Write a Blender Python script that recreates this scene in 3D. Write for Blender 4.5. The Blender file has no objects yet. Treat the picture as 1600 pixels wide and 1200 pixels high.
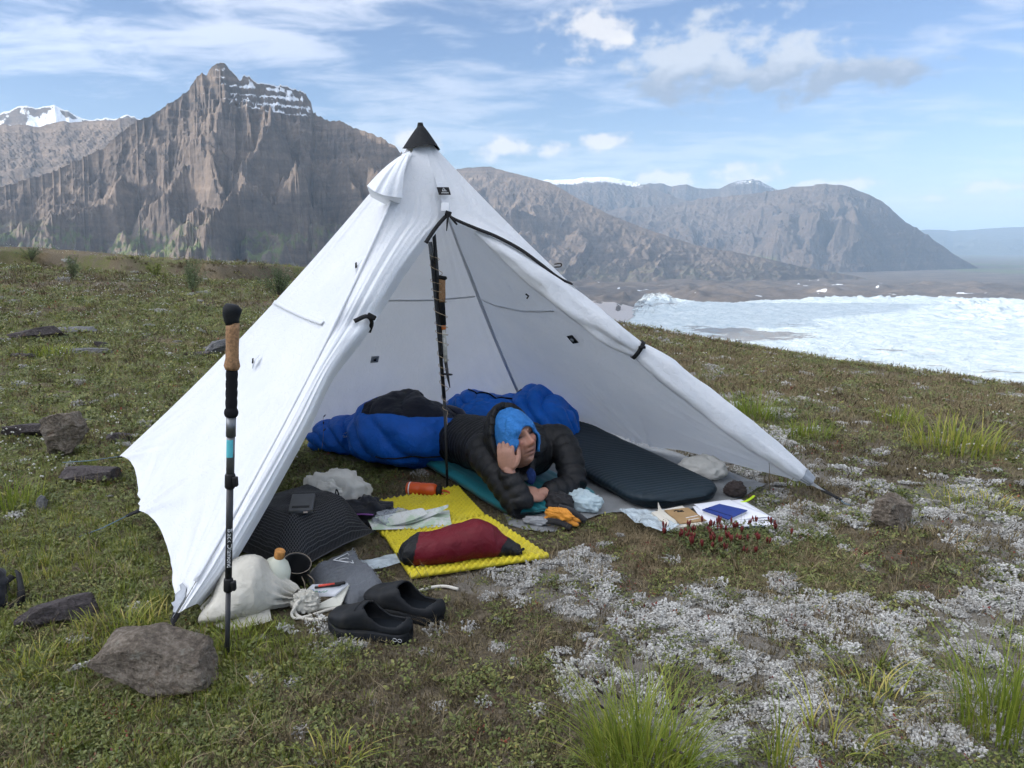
import bpy, bmesh, math, random
import numpy as np
from mathutils import Vector, Matrix, Euler

# ------------------------------------------------------------------ camera, world, sun, exposure
SC = bpy.context.scene
COL = SC.collection
CAM_H, PITCH, FPX = 1.12, math.radians(10.5), 1209.0      # eye height (crouching), pitch down, focal length in 1600-px pixels
cam_data = bpy.data.cameras.new("camera")
cam_data.sensor_width = 36.0
cam_data.lens = 36.0 * FPX / 1600.0
cam_data.clip_start = 0.05
cam_data.clip_end = 120000.0
cam = bpy.data.objects.new("camera", cam_data)
COL.objects.link(cam)
cam.location = (0, 0, CAM_H)
cam.rotation_euler = (math.radians(90) - PITCH, 0, 0)
SC.camera = cam

SUN_AZ, SUN_EL = math.radians(-103), math.radians(16)      # azimuth from +Y, negative = left
SUN_STRENGTH, SKY_STRENGTH, EXPOSURE = 5.0, 0.13, 0.60
SC.view_settings.view_transform = 'Standard'
SC.view_settings.look = 'None'
SC.view_settings.exposure = EXPOSURE
SC.view_settings.gamma = 1.0
SC.view_settings.use_curve_mapping = False
SC.cycles.use_denoising = True
try:
    SC.cycles.denoiser = 'OPENIMAGEDENOISE'
    SC.cycles.denoising_input_passes = 'RGB_ALBEDO_NORMAL'
    SC.cycles.denoising_prefilter = 'ACCURATE'
except Exception:
    pass
SC.cycles.use_adaptive_sampling = True
SC.cycles.adaptive_threshold = 0.04
SC.cycles.adaptive_min_samples = 16
SC.cycles.max_bounces = 7
SC.cycles.diffuse_bounces = 2
SC.cycles.glossy_bounces = 2
SC.cycles.transmission_bounces = 5
SC.cycles.transparent_max_bounces = 8
SC.cycles.volume_bounces = 0
SC.cycles.use_light_tree = False
SC.cycles.caustics_reflective = False
SC.cycles.caustics_refractive = False
SC.cycles.sample_clamp_indirect = 4.0

sun_data = bpy.data.lights.new("sun", 'SUN')
sun_data.energy = SUN_STRENGTH
sun_data.angle = math.radians(0.53)
sun_data.color = (1.0, 0.89, 0.75)
sun = bpy.data.objects.new("sun", sun_data)
COL.objects.link(sun)
_sd = Vector((math.sin(SUN_AZ) * math.cos(SUN_EL), math.cos(SUN_AZ) * math.cos(SUN_EL), math.sin(SUN_EL)))
sun.rotation_euler = (-_sd).to_track_quat('-Z', 'Y').to_euler()
sun.location = (-60, 10, 60)


class NT:
    """small helper to write node trees"""
    def __init__(self, tree):
        self.t = tree
        tree.nodes.clear()

    def n(self, kind, ins=None, **props):
        nd = self.t.nodes.new(kind)
        for k, v in props.items():
            setattr(nd, k, v)
        if ins:
            for k, v in ins.items():
                self.set(nd.inputs[k], v)
        return nd

    def set(self, sock, v):
        if isinstance(v, bpy.types.NodeSocket):
            self.t.links.new(v, sock)
        elif isinstance(v, bpy.types.Node):
            self.t.links.new(v.outputs[0], sock)
        else:
            if isinstance(v, (tuple, list)) and len(v) == 3 and sock.type == 'RGBA':
                v = (*v, 1.0)
            sock.default_value = v

    def m(self, op, a, b=None, c=None, clamp=False):
        nd = self.t.nodes.new('ShaderNodeMath')
        nd.operation = op
        nd.use_clamp = clamp
        self.set(nd.inputs[0], a)
        if b is not None:
            self.set(nd.inputs[1], b)
        if c is not None:
            self.set(nd.inputs[2], c)
        return nd.outputs[0]

    def step(self, v, a, b):
        """smoothstep a..b"""
        nd = self.t.nodes.new('ShaderNodeMapRange')
        nd.interpolation_type = 'SMOOTHSTEP'
        self.set(nd.inputs[0], v)
        nd.inputs[1].default_value = a
        nd.inputs[2].default_value = b
        return nd.outputs[0]

    def mix(self, f, a, b, mode='MIX'):
        nd = self.t.nodes.new('ShaderNodeMix')
        nd.data_type = 'RGBA'
        nd.blend_type = mode
        self.set(nd.inputs[0], f)
        self.set(nd.inputs[6], a)
        self.set(nd.inputs[7], b)
        return nd.outputs[2]

    def noise(self, vec, scale, detail=4.0, rough=0.55, dist=0.0, dim='3D'):
        nd = self.t.nodes.new('ShaderNodeTexNoise')
        nd.noise_dimensions = dim
        if vec is not None:
            self.set(nd.inputs['Vector'], vec)
        nd.inputs['Scale'].default_value = scale
        nd.inputs['Detail'].default_value = detail
        nd.inputs['Roughness'].default_value = rough
        nd.inputs['Distortion'].default_value = dist
        return nd.outputs[0]

    def ramp(self, v, stops, interp='LINEAR'):
        nd = self.t.nodes.new('ShaderNodeValToRGB')
        nd.color_ramp.interpolation = interp
        el = nd.color_ramp.elements
        while len(el) < len(stops):
            el.new(0.5)
        for e, (p, c) in zip(el, stops):
            e.position = p
            e.color = (*c, 1.0) if len(c) == 3 else c
        self.set(nd.inputs[0], v)
        return nd.outputs[0]

    def scalev(self, vec, s):
        nd = self.t.nodes.new('ShaderNodeVectorMath')
        nd.operation = 'MULTIPLY'
        self.set(nd.inputs[0], vec)
        nd.inputs[1].default_value = s if isinstance(s, (tuple, list)) else (s, s, s)
        return nd.outputs[0]


def pix_dir(px, py):
    """direction of a photograph pixel in the world (not normalised, forward component about 1)"""
    r, u = (px - 800.0) / FPX, (600.0 - py) / FPX
    c, s = math.cos(PITCH), math.sin(PITCH)
    return Vector((r, c + u * s, -s + u * c))


def at(px, py, y):
    """point on a pixel's ray at depth y"""
    d = pix_dir(px, py)
    return Vector((0, 0, CAM_H)) + d * (y / d.y)


def gp(px, py, z=0.0):
    """point on a pixel's ray at height z"""
    d = pix_dir(px, py)
    return Vector((0, 0, CAM_H)) + d * ((z - CAM_H) / d.z)


def az_el(px, py):
    d = pix_dir(px, py)
    return math.atan2(d.x, d.y), math.atan2(d.z, math.hypot(d.x, d.y))


# ------------------------------------------------------------------ sky
world = bpy.data.worlds.new("World")
SC.world = world
world.use_nodes = True
w = NT(world.node_tree)
sky = w.n('ShaderNodeTexSky', sky_type='NISHITA')
sky.sun_disc = False
sky.sun_elevation = SUN_EL
sky.sun_rotation = SUN_AZ
sky.altitude = 900.0
sky.air_density = 1.0
sky.dust_density = 1.2
sky.ozone_density = 2.2
tc = w.n('ShaderNodeTexCoord')
dirv = tc.outputs['Generated']
sep = w.n('ShaderNodeSeparateXYZ', {0: dirv})
dx, dy, dz = sep.outputs
zpos = w.m('MAXIMUM', dz, 0.0)
az = w.m('ARCTAN2', dx, dy)
el = w.m('ARCSINE', dz)
# high thin cloud: a broken layer seen in perspective, closing up overhead
den = w.m('ADD', zpos, 0.11)
cx, cy = w.m('DIVIDE', dx, den), w.m('DIVIDE', dy, den)
lay = w.n('ShaderNodeCombineXYZ', {0: cx, 1: cy, 2: 0.0}).outputs[0]
n_big = w.noise(w.scalev(lay, (0.75, 1.25, 1)), 1.0, 2, 0.5, 0.0, '2D')
n_med = w.noise(w.scalev(lay, (3.0, 4.6, 1)), 1.0, 5, 0.58, 0.25, '2D')
thin = w.m('MULTIPLY_ADD', n_big, 0.9, w.m('MULTIPLY', n_med, 0.75))
thin = w.m('MULTIPLY_ADD', w.step(dz, 0.22, 0.6), 0.30, thin)
thin = w.step(thin, 0.72, 1.10)
thin = w.m('MULTIPLY', thin, w.m('MULTIPLY_ADD', w.step(dz, 0.10, 0.45), 0.62, 0.28))
# cumulus: soft heaps where the photograph has them, edges broken by noise
ae = w.n('ShaderNodeCombineXYZ', {0: az, 1: el, 2: 0.0}).outputs[0]
cn1 = w.noise(w.scalev(ae, (1.0, 1.5, 1)), 24.0, 4, 0.52, 0.0, '2D')
edge = w.m('SUBTRACT', cn1, 0.5)


def heaps(lst, heights=False):
    """field of ellipses (px, py, half width px, half height px): 1 in the middle, 0 at the rim; and the height within it"""
    tot = hgt = None
    for px, py, hw, hh in lst:
        a0, e0 = az_el(px, py)
        sx, sy = FPX / hw, FPX / hh
        v = w.n('ShaderNodeVectorMath', {0: ae, 1: (sx, sy, 0), 2: (-a0 * sx, -e0 * sy, 0)}, operation='MULTIPLY_ADD').outputs[0]
        g = w.m('SUBTRACT', 1.0, w.n('ShaderNodeVectorMath', {0: v}, operation='LENGTH').outputs['Value'])
        tot = g if tot is None else w.m('MAXIMUM', tot, g)
        if heights:
            yy = w.n('ShaderNodeSeparateXYZ', {0: v}).outputs[1]
            hgt = yy if hgt is None else w.m('MAXIMUM', hgt, yy)
    return tot, hgt


white_h, _ = heaps([(792, 232, 62, 20), (868, 236, 40, 17), (944, 222, 42, 15), (1040, 281, 66, 22), (1155, 281, 95, 24), (1290, 291, 100, 13),
                    (1585, 292, 75, 17), (1455, 310, 26, 9), (650, 222, 50, 24), (-120, 190, 120, 26), (925, 42, 90, 44)])
grey_h, grey_y = heaps([(1085, 98, 125, 66), (1228, 97, 80, 62), (1325, 114, 130, 28)], True)
a_white = w.step(w.m('MULTIPLY_ADD', edge, 2.2, white_h), 0.0, 0.75)
a_grey = w.step(w.m('MULTIPLY_ADD', edge, 2.0, grey_h), 0.0, 0.65)
c_white = w.mix(a_white, (3.5, 3.8, 4.4), (5.3, 5.15, 5.1))
c_grey = w.mix(w.step(w.m('MULTIPLY_ADD', edge, 2.0, grey_y), -0.1, 1.15), (1.95, 2.35, 3.05), (3.7, 4.0, 4.5))
# ice and droplets scatter forwards: thin cloud is brighter towards the sun
sdot = w.n('ShaderNodeVectorMath', {0: dirv, 1: tuple(_sd)}, operation='DOT_PRODUCT').outputs['Value']
fwd = w.m('POWER', w.m('MULTIPLY_ADD', sdot, -1.2, 1.36), -1.5)
lit = w.m('MULTIPLY_ADD', fwd, 0.55, 0.72)
thin_col = w.n('ShaderNodeVectorMath', {0: (6.0, 6.1, 6.5), 1: lit}, operation='MULTIPLY').outputs[0]
sky_c = w.n('ShaderNodeVectorMath', {0: sky.outputs[0], 1: (0.84, 0.82, 0.93)}, operation='MULTIPLY').outputs[0]
col = w.mix(thin, sky_c, thin_col)
bank = w.noise(w.scalev(ae, (6.0, 40.0, 1)), 1.0, 3, 0.6, 0.0, '2D')
bank_a = w.m('MULTIPLY', w.step(bank, 0.50, 0.68), w.m('MULTIPLY', w.step(el, 0.0, 0.02), w.step(el, 0.085, 0.045)))
col = w.mix(w.m('MULTIPLY', bank_a, 0.5), col, (3.9, 4.3, 4.9))
col = w.mix(w.m('MULTIPLY', a_grey, 0.9), col, c_grey)
col = w.mix(w.m('MULTIPLY', a_white, 0.80), col, c_white)
bg = w.n('ShaderNodeBackground', {'Color': col, 'Strength': SKY_STRENGTH})
w.n('ShaderNodeOutputWorld', {'Surface': bg.outputs[0]})
world.cycles.sampling_method = 'MANUAL'
world.cycles.sample_map_resolution = 512

# ------------------------------------------------------------------ numpy noise
def _hash(ix, iy, iz, seed):
    with np.errstate(over='ignore'):
        h = (ix.astype(np.uint32) * np.uint32(374761393) + iy.astype(np.uint32) * np.uint32(668265263)
             + iz.astype(np.uint32) * np.uint32(2147483647 & 1274126177) + np.uint32((seed * 974711) & 0xffffffff))
        h = (h ^ (h >> np.uint32(13))) * np.uint32(1274126177)
        h = (h ^ (h >> np.uint32(16))) * np.uint32(2246822519)
        h = h ^ (h >> np.uint32(15))
    return h.astype(np.float64) / 4294967295.0


def vnoise(x, y, z=0.0, seed=0):
    """smooth value noise, about -1..1"""
    x = np.asarray(x, float); y = np.asarray(y, float); z = np.asarray(z, float) + 0 * x
    xi, yi, zi = np.floor(x), np.floor(y), np.floor(z)
    fx, fy, fz = x - xi, y - yi, z - zi
    fx = fx * fx * fx * (fx * (fx * 6 - 15) + 10)
    fy = fy * fy * fy * (fy * (fy * 6 - 15) + 10)
    fz = fz * fz * fz * (fz * (fz * 6 - 15) + 10)
    xi, yi, zi = xi.astype(np.int64), yi.astype(np.int64), zi.astype(np.int64)
    r = 0
    for a in (0, 1):
        wx = fx if a else 1 - fx
        for b in (0, 1):
            wy = fy if b else 1 - fy
            for c in (0, 1):
                wz = fz if c else 1 - fz
                r = r + wx * wy * wz * _hash(xi + a, yi + b, zi + c, seed)
    return r * 2 - 1


def fbm(x, y, z=0.0, seed=0, octv=4, gain=0.5, lac=2.03):
    s, a, f, t = 0, 1.0, 1.0, 0.0
    for o in range(octv):
        s = s + a * vnoise(np.asarray(x) * f + 17.3 * o, np.asarray(y) * f - 9.1 * o, np.asarray(z) * f + 3.7 * o, seed + o)
        t += a
        a *= gain
        f *= lac
    return s / t


def ridged(x, y, z=0.0, seed=0, octv=4, gain=0.5, lac=2.1):
    s, a, f, t, wgt = 0, 1.0, 1.0, 0.0, 1.0
    for o in range(octv):
        n = 1 - np.abs(vnoise(np.asarray(x) * f + 31.7 * o, np.asarray(y) * f + 11.9 * o, np.asarray(z) * f, seed + o)) * 1.6
        n = np.clip(n, 0, 1)
        s = s + a * n * wgt
        wgt = np.clip(n * 1.4, 0.25, 1)
        t += a
        a *= gain
        f *= lac
    return s / t


def sstep(x, a, b):
    t = np.clip((np.asarray(x, float) - a) / (b - a), 0, 1)
    return t * t * (3 - 2 * t)


# ------------------------------------------------------------------ object helpers
def link(o, parent=None):
    COL.objects.link(o)
    if parent is not None:
        o.parent = parent
    return o


def tag(o, label=None, cat=None, group=None, kind=None):
    if label: o["label"] = label
    if cat: o["category"] = cat
    if group: o["group"] = group
    if kind: o["kind"] = kind
    return o


def empty(name, loc=(0, 0, 0), rz=0.0):
    o = bpy.data.objects.new(name, None)
    o.empty_display_size = 0.1
    o.location = loc
    o.rotation_euler = (0, 0, rz)
    COL.objects.link(o)
    return o


def mesh_from(name, V, F, smooth=True):
    me = bpy.data.meshes.new(name)
    V = np.asarray(V, dtype=np.float64)
    if isinstance(F, np.ndarray):
        n, k = F.shape
        me.vertices.add(len(V))
        me.vertices.foreach_set("co", V.astype(np.float32).ravel())
        me.loops.add(n * k)
        me.loops.foreach_set("vertex_index", F.astype(np.int32).ravel())
        me.polygons.add(n)
        me.polygons.foreach_set("loop_start", np.arange(0, n * k, k, dtype=np.int32))
        me.polygons.foreach_set("loop_total", np.full(n, k, dtype=np.int32))
        me.update(calc_edges=True)
    else:
        me.from_pydata([tuple(v) for v in V], [], F)
        me.update()
    me.polygons.foreach_set("use_smooth", np.full(len(me.polygons), smooth, dtype=bool))
    return me


def mobj(name, V, F, mat, parent=None, smooth=True, auto=None):
    me = mesh_from(name, V, F, smooth)
    for mm in (mat if isinstance(mat, (list, tuple)) else [mat]):
        me.materials.append(mm)
    o = link(bpy.data.objects.new(name, me), parent)
    return o


def grid_faces(nu, nv, cu=False, cv=False):
    iu = np.arange(nu if cu else nu - 1)
    iv = np.arange(nv if cv else nv - 1)
    a, b = np.meshgrid(iu, iv, indexing='ij')
    a2, b2 = (a + 1) % nu, (b + 1) % nv
    return np.stack([a * nv + b, a2 * nv + b, a2 * nv + b2, a * nv + b2], -1).reshape(-1, 4)


def grid_obj(name, P, mat, parent=None, cu=False, cv=False, smooth=True):
    nu, nv = P.shape[:2]
    return mobj(name, P.reshape(-1, 3), grid_faces(nu, nv, cu, cv), mat, parent, smooth)


def set_color(o, name, arr):
    a = o.data.attributes.new(name, 'FLOAT_COLOR', 'POINT')
    arr = np.asarray(arr, np.float32)
    if arr.shape[1] == 3:
        arr = np.concatenate([arr, np.ones((len(arr), 1), np.float32)], 1)
    a.data.foreach_set("color", arr.ravel())


class MB:
    """collects pieces of one part into one mesh"""
    def __init__(self):
        self.V, self.F, self.M = [], [], []
        self.n = 0

    def add(self, V, F, mi=0):
        V = [tuple(v) for v in V]
        self.V += V
        for f in F:
            self.F.append([i + self.n for i in f])
            self.M.append(mi)
        self.n += len(V)
        return self

    def grid(self, P, cu=False, cv=False, mi=0):
        nu, nv = P.shape[:2]
        return self.add(P.reshape(-1, 3), grid_faces(nu, nv, cu, cv).tolist(), mi)

    def tube(self, pts, rad, seg=8, cap=True, mi=0, flat=1.0, twist=0.0):
        pts = [Vector(p) for p in pts]
        if not hasattr(rad, '__len__'):
            rad = [rad] * len(pts)
        V, F = [], []
        n = len(pts)
        up = Vector((0, 0, 1))
        t0 = (pts[1] - pts[0]).normalized()
        if abs(t0.dot(up)) > 0.95:
            up = Vector((0, 1, 0))
        side = t0.cross(up).normalized()
        for i, p in enumerate(pts):
            t = (pts[min(i + 1, n - 1)] - pts[max(i - 1, 0)]).normalized()
            side = (side - t * side.dot(t)).normalized()
            nor = side.cross(t).normalized()
            for k in range(seg):
                a = 2 * math.pi * k / seg + twist * i
                V.append(p + side * (math.cos(a) * rad[i]) + nor * (math.sin(a) * rad[i] * flat))
        for i in range(n - 1):
            for k in range(seg):
                k2 = (k + 1) % seg
                F.append([i * seg + k, i * seg + k2, (i + 1) * seg + k2, (i + 1) * seg + k])
        if cap:
            F.append(list(range(seg))[::-1])
            F.append([(n - 1) * seg + k for k in range(seg)])
        return self.add(V, F, mi)

    def ribbon(self, pts, wid, nrm, thick=0.0015, mi=0):
        """flat strap along pts; nrm = approximate face normal"""
        pts = [Vector(p) for p in pts]
        n = len(pts)
        if not hasattr(wid, '__len__'):
            wid = [wid] * n
        V, F = [], []
        for i, p in enumerate(pts):
            t = (pts[min(i + 1, n - 1)] - pts[max(i - 1, 0)]).normalized()
            nn = Vector(nrm(i) if callable(nrm) else nrm)
            s = t.cross(nn).normalized()
            q = s.cross(t).normalized()
            for a, b in ((-1, -1), (1, -1), (1, 1), (-1, 1)):
                V.append(p + s * a * wid[i] / 2 + q * b * thick / 2)
        for i in range(n - 1):
            for k in range(4):
                k2 = (k + 1) % 4
                F.append([i * 4 + k, i * 4 + k2, i * 4 + 4 + k2, i * 4 + 4 + k])
        F += [[3, 2, 1, 0], [(n - 1) * 4 + k for k in range(4)]]
        return self.add(V, F, mi)

    def box(self, c, size, M=None, mi=0, bev=0.0):
        hx, hy, hz = [s / 2 for s in size]
        bm = bmesh.new()
        bmesh.ops.create_cube(bm, size=1.0)
        for v in bm.verts:
            v.co = Vector((v.co.x * 2 * hx, v.co.y * 2 * hy, v.co.z * 2 * hz))
        if bev > 0:
            bmesh.ops.bevel(bm, geom=bm.edges[:], offset=bev, segments=2, affect='EDGES', profile=0.6)
        bm.verts.ensure_lookup_table()
        bm.verts.index_update()
        M = M or Matrix()
        V = [Vector(c) + (M.to_3x3() @ v.co) for v in bm.verts]
        F = [[v.index for v in f.verts] for f in bm.faces]
        bm.free()
        return self.add(V, F, mi)

    def lathe(self, prof, seg=20, origin=(0, 0, 0), axis=(0, 0, 1), mi=0, cap=True):
        """prof: list of (radius, height along axis)"""
        ax = Vector(axis).normalized()
        q = Vector((0, 0, 1)).rotation_difference(ax)
        o = Vector(origin)
        V, F = [], []
        for r, h in prof:
            for k in range(seg):
                a = 2 * math.pi * k / seg
                V.append(o + q @ Vector((r * math.cos(a), r * math.sin(a), h)))
        for i in range(len(prof) - 1):
            for k in range(seg):
                k2 = (k + 1) % seg
                F.append([i * seg + k, i * seg + k2, (i + 1) * seg + k2, (i + 1) * seg + k])
        if cap:
            F.append(list(range(seg))[::-1])
            F.append([(len(prof) - 1) * seg + k for k in range(seg)])
        return self.add(V, F, mi)

    def build(self, name, mat, parent=None, smooth=True):
        o = mobj(name, self.V, self.F, mat, parent, smooth)
        if any(self.M):
            o.data.polygons.foreach_set("material_index", np.array(self.M, dtype=np.int32))
        return o


def spline(pts, n):
    """Catmull-Rom through pts, n samples"""
    P = np.array([tuple(p) for p in pts], float)
    k = len(P)
    Q = np.vstack([2 * P[0] - P[1], P, 2 * P[-1] - P[-2]])
    t = np.linspace(0, k - 1, n)
    i = np.minimum(t.astype(int), k - 2)
    f = (t - i)[:, None]
    p0, p1, p2, p3 = Q[i], Q[i + 1], Q[i + 2], Q[i + 3]
    return 0.5 * (2 * p1 + (p2 - p0) * f + (2 * p0 - 5 * p1 + 4 * p2 - p3) * f ** 2 + (3 * p1 - p0 - 3 * p2 + p3) * f ** 3)


def vnormals(P, cu=False, cv=False):
    """normals of a grid of points"""
    def d(A, ax, c):
        if c:
            return np.roll(A, -1, ax) - np.roll(A, 1, ax)
        return np.gradient(A, axis=ax)
    N = np.cross(d(P, 0, cu), d(P, 1, cv))
    return N / np.maximum(np.linalg.norm(N, axis=-1, keepdims=True), 1e-9)


# ------------------------------------------------------------------ materials
MATS = {}


def mat(name, color=(0.5, 0.5, 0.5), rough=0.6, spec=0.5, metal=0.0, var=0.0, vscale=20.0, bump=0.0, bscale=60.0, sheen=0.0,
        coat=0.0, bdist=0.002, dirt=None, dirt_amt=0.0, dscale=8.0):
    """plain procedural material: base colour with mottling, optional dirt, fine relief"""
    if name in MATS:
        return MATS[name]
    m = bpy.data.materials.new(name)
    m.use_nodes = True
    t = NT(m.node_tree)
    tcn = t.n('ShaderNodeTexCoord')
    P = tcn.outputs['Object']
    b = t.n('ShaderNodeBsdfPrincipled')
    colr = tuple(color)
    src = None
    if var > 0:
        nz = t.noise(P, vscale, 5, 0.6)
        lo = tuple(c * (1 - var) for c in colr)
        hi = tuple(min(1, c * (1 + var)) for c in colr)
        src = t.ramp(nz, [(0.3, lo), (0.7, hi)])
    if dirt is not None:
        nz = t.noise(P, dscale, 6, 0.65, 0.4)
        f = t.m('MULTIPLY', t.step(nz, 0.45, 0.72), dirt_amt)
        src = t.mix(f, src if src is not None else colr, dirt)
    t.set(b.inputs['Base Color'], src if src is not None else colr)
    b.inputs['Roughness'].default_value = rough
    b.inputs['Specular IOR Level'].default_value = spec
    b.inputs['Metallic'].default_value = metal
    if sheen:
        b.inputs['Sheen Weight'].default_value = sheen
    if coat:
        b.inputs['Coat Weight'].default_value = coat
    if bump > 0:
        bn = t.n('ShaderNodeBump', {'Height': t.noise(P, bscale, 5, 0.6), 'Strength': bump, 'Distance': bdist})
        t.set(b.inputs['Normal'], bn.outputs[0])
    t.n('ShaderNodeOutputMaterial', {'Surface': b.outputs[0]})
    MATS[name] = m
    return m

# ------------------------------------------------------------------ the hill the camp stands on
VALLEY = -450.0
_TH = [-180, -150, -60, -33, -18, -5, 8, 23, 34, 60, 110, 180]
_M = [-0.02, 0.0, -0.004, -0.012, -0.036, -0.072, -0.113, -0.160, -0.180, -0.19, -0.10, -0.02]
_RE = [20, 26, 40, 34, 30, 22, 17, 14, 13.5, 13, 15, 20]


def ground_base(x, y):
    x = np.asarray(x, float); y = np.asarray(y, float)
    r = np.hypot(x, y)
    th = np.degrees(np.arctan2(x, y))
    m = np.interp(th, _TH, _M)
    re = np.interp(th, _TH, _RE)
    ze = CAM_H + m * re
    s = np.clip((r - 4.2) / (re - 4.2), 0, 1)
    z = ze * s ** 1.45
    o = np.maximum(r - re, 0)
    z = z - 0.55 * o * sstep(o, 0, 25) - 0.05 * o * sstep(o, 0, 3)
    # slope rising to the left of the camp, out of the picture: it keeps the low sun off the camp
    hill = sstep(th, -50, -68) * sstep(th, -165, -140)
    hr = np.clip(r - 26, 0, 330)
    z = z * (1 - hill * sstep(r, 20, 60)) + hill * 0.36 * hr * sstep(r, 20, 60)
    z = np.where(r > 420, z - hill * 0.62 * (r - 420), z)
    return np.maximum(z, VALLEY - 6)


def ground_z(x, y):
    x = np.asarray(x, float); y = np.asarray(y, float)
    r = np.hypot(x, y)
    z = ground_base(x, y)
    near = 1 - sstep(r, 60, 200)
    # hummocks, kept low where the tent stands
    camp = 1 - sstep(np.hypot((x + 0.2) / 1.5, (y - 3.4)), 0.9, 2.2)
    amp = (0.012 + 0.05 * sstep(r, 4, 14)) * (1 - 0.75 * camp)
    z = z + near * amp * fbm(x * 0.9, y * 0.9, seed=3, octv=3)
    z = z + near * 0.012 * (1 - 0.5 * camp) * fbm(x * 5, y * 5, seed=8, octv=3)
    # the small bank with an eroded lip near the left skyline
    th = np.degrees(np.arctan2(x, y))
    rb = 25.5 + 1.6 * np.sin(th * 0.35) + 1.2 * fbm(th * 0.25, 0 * th, seed=21, octv=2)
    left = sstep(th, -9, -14) * sstep(th, -48, -40)
    z = z + left * 0.34 * sstep(r, rb, rb + 0.35) * (1 - sstep(r, rb + 2, rb + 9) * 0.6) - left * 0.16 * np.exp(-((r - rb + 0.5) / 0.7) ** 2)
    z = z + (1 - near) * 9 * fbm(x * 0.012, y * 0.012, seed=5, octv=4) * sstep(r, 150, 500)
    return z


def gz(x, y):
    return float(ground_z(np.array([x]), np.array([y]))[0])


# where the ground is lichen, green, dry
def cover(x, y):
    x = np.asarray(x, float); y = np.asarray(y, float)
    r = np.hypot(x, y)
    th = np.degrees(np.arctan2(x, y))
    n1 = fbm(x * 1.5, y * 1.5, seed=31, octv=4, gain=0.55)
    n2 = fbm(x * 4.5, y * 4.5, seed=37, octv=3, gain=0.6)
    camp = 1 - sstep(np.hypot((x + 0.35) / 1.35, (y - 3.55)), 0.75, 1.15)
    bias = np.interp(x, [-3.5, -1.2, -0.7, -0.2, 0.3, 0.9, 2.2, 4.0], [-0.75, -0.75, -0.42, -0.06, 0.16, 0.26, 0.20, 0.05])
    bias = bias - 0.30 * sstep(y, 3.4, 5.0) - 0.10 * sstep(y, 6, 9) - 0.55 * camp * sstep(x, 0.9, 0.3)
    far_left = sstep(th, -12, -16) * sstep(r, 9, 15)
    bias = bias + 0.45 * far_left
    lich = sstep(n1 * 0.9 + n2 * 0.55 + bias, 0.02, 0.30)
    g1 = fbm(x * 0.8 + 5, y * 0.8, seed=41, octv=4)
    gb = np.interp(x, [-4, -1.0, -0.3, 0.6, 2, 6], [0.40, 0.34, 0.05, -0.10, -0.14, -0.18]) - 0.32 * far_left
    green = sstep(g1 * 1.1 + 0.4 * n2 + gb, -0.15, 0.35)
    dry = sstep(fbm(x * 1.1 - 3, y * 1.1 + 8, seed=47, octv=4) + 0.35 * sstep(y, 4.2, 6.5) * sstep(x, -0.5, 1.0) - 0.1, -0.05, 0.4)
    return lich, green, dry


def view_angles(n_in, n_out, lim=42):
    a = np.linspace(-lim, lim, n_in)
    b = np.linspace(lim, 360 - lim, n_out + 2)[1:-1]
    return np.radians(np.concatenate([a, b]))


def ground_material():
    m = bpy.data.materials.new("tundra_ground")
    m.use_nodes = True
    t = NT(m.node_tree)
    P = t.n('ShaderNodeTexCoord').outputs['Object']
    cv = t.n('ShaderNodeVertexColor', layer_name='cover').outputs['Color']
    s = t.n('ShaderNodeSeparateColor', {0: cv})
    lich, green, dry = s.outputs
    f1 = t.noise(P, 55, 6, 0.7)
    f2 = t.noise(P, 210, 4, 0.7)
    f3 = t.noise(P, 14, 5, 0.65)
    fl = t.noise(P, 3.0, 4, 0.6)
    soil = t.ramp(f1, [(0.25, (0.05, 0.042, 0.03)), (0.5, (0.125, 0.105, 0.075)), (0.62, (0.19, 0.16, 0.12)), (0.8, (0.27, 0.24, 0.19))])
    grn = t.ramp(f1, [(0.25, (0.05, 0.06, 0.02)), (0.5, (0.115, 0.13, 0.042)), (0.75, (0.18, 0.195, 0.07))])
    dr = t.ramp(f1, [(0.25, (0.08, 0.058, 0.032)), (0.5, (0.18, 0.14, 0.08)), (0.75, (0.29, 0.235, 0.15))])
    lc = t.ramp(f2, [(0.3, (0.10, 0.09, 0.075)), (0.5, (0.27, 0.265, 0.25)), (0.7, (0.46, 0.465, 0.45))])
    c = t.mix(t.m('MULTIPLY', dry, 0.8), soil, dr)
    c = t.mix(t.m('MULTIPLY', green, t.step(f3, 0.36, 0.56)), c, grn)
    red = t.m('MULTIPLY', t.step(t.noise(P, 9, 4, 0.7), 0.60, 0.70), 0.55)
    c = t.mix(red, c, (0.085, 0.028, 0.02))
    lm = t.m('MULTIPLY', 0.38, t.step(t.m('ADD', lich, t.m('MULTIPLY', t.m('SUBTRACT', f1, 0.5), 1.3)), 0.45, 0.72))
    c = t.mix(lm, c, lc)
    c = t.mix(t.m('MULTIPLY', t.step(fl, 0.5, 0.75), 0.3), c, (0.05, 0.04, 0.03))
    b = t.n('ShaderNodeBsdfPrincipled', {'Base Color': c, 'Roughness': 0.95, 'Specular IOR Level': 0.12})
    hgt = t.m('ADD', t.m('MULTIPLY', f1, 0.7), t.m('MULTIPLY', f2, 0.3))
    bp = t.n('ShaderNodeBump', {'Height': hgt, 'Strength': 0.9, 'Distance': 0.02})
    t.set(b.inputs['Normal'], bp.outputs[0])
    t.n('ShaderNodeOutputMaterial', {'Surface': b.outputs[0]})
    return m


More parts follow.
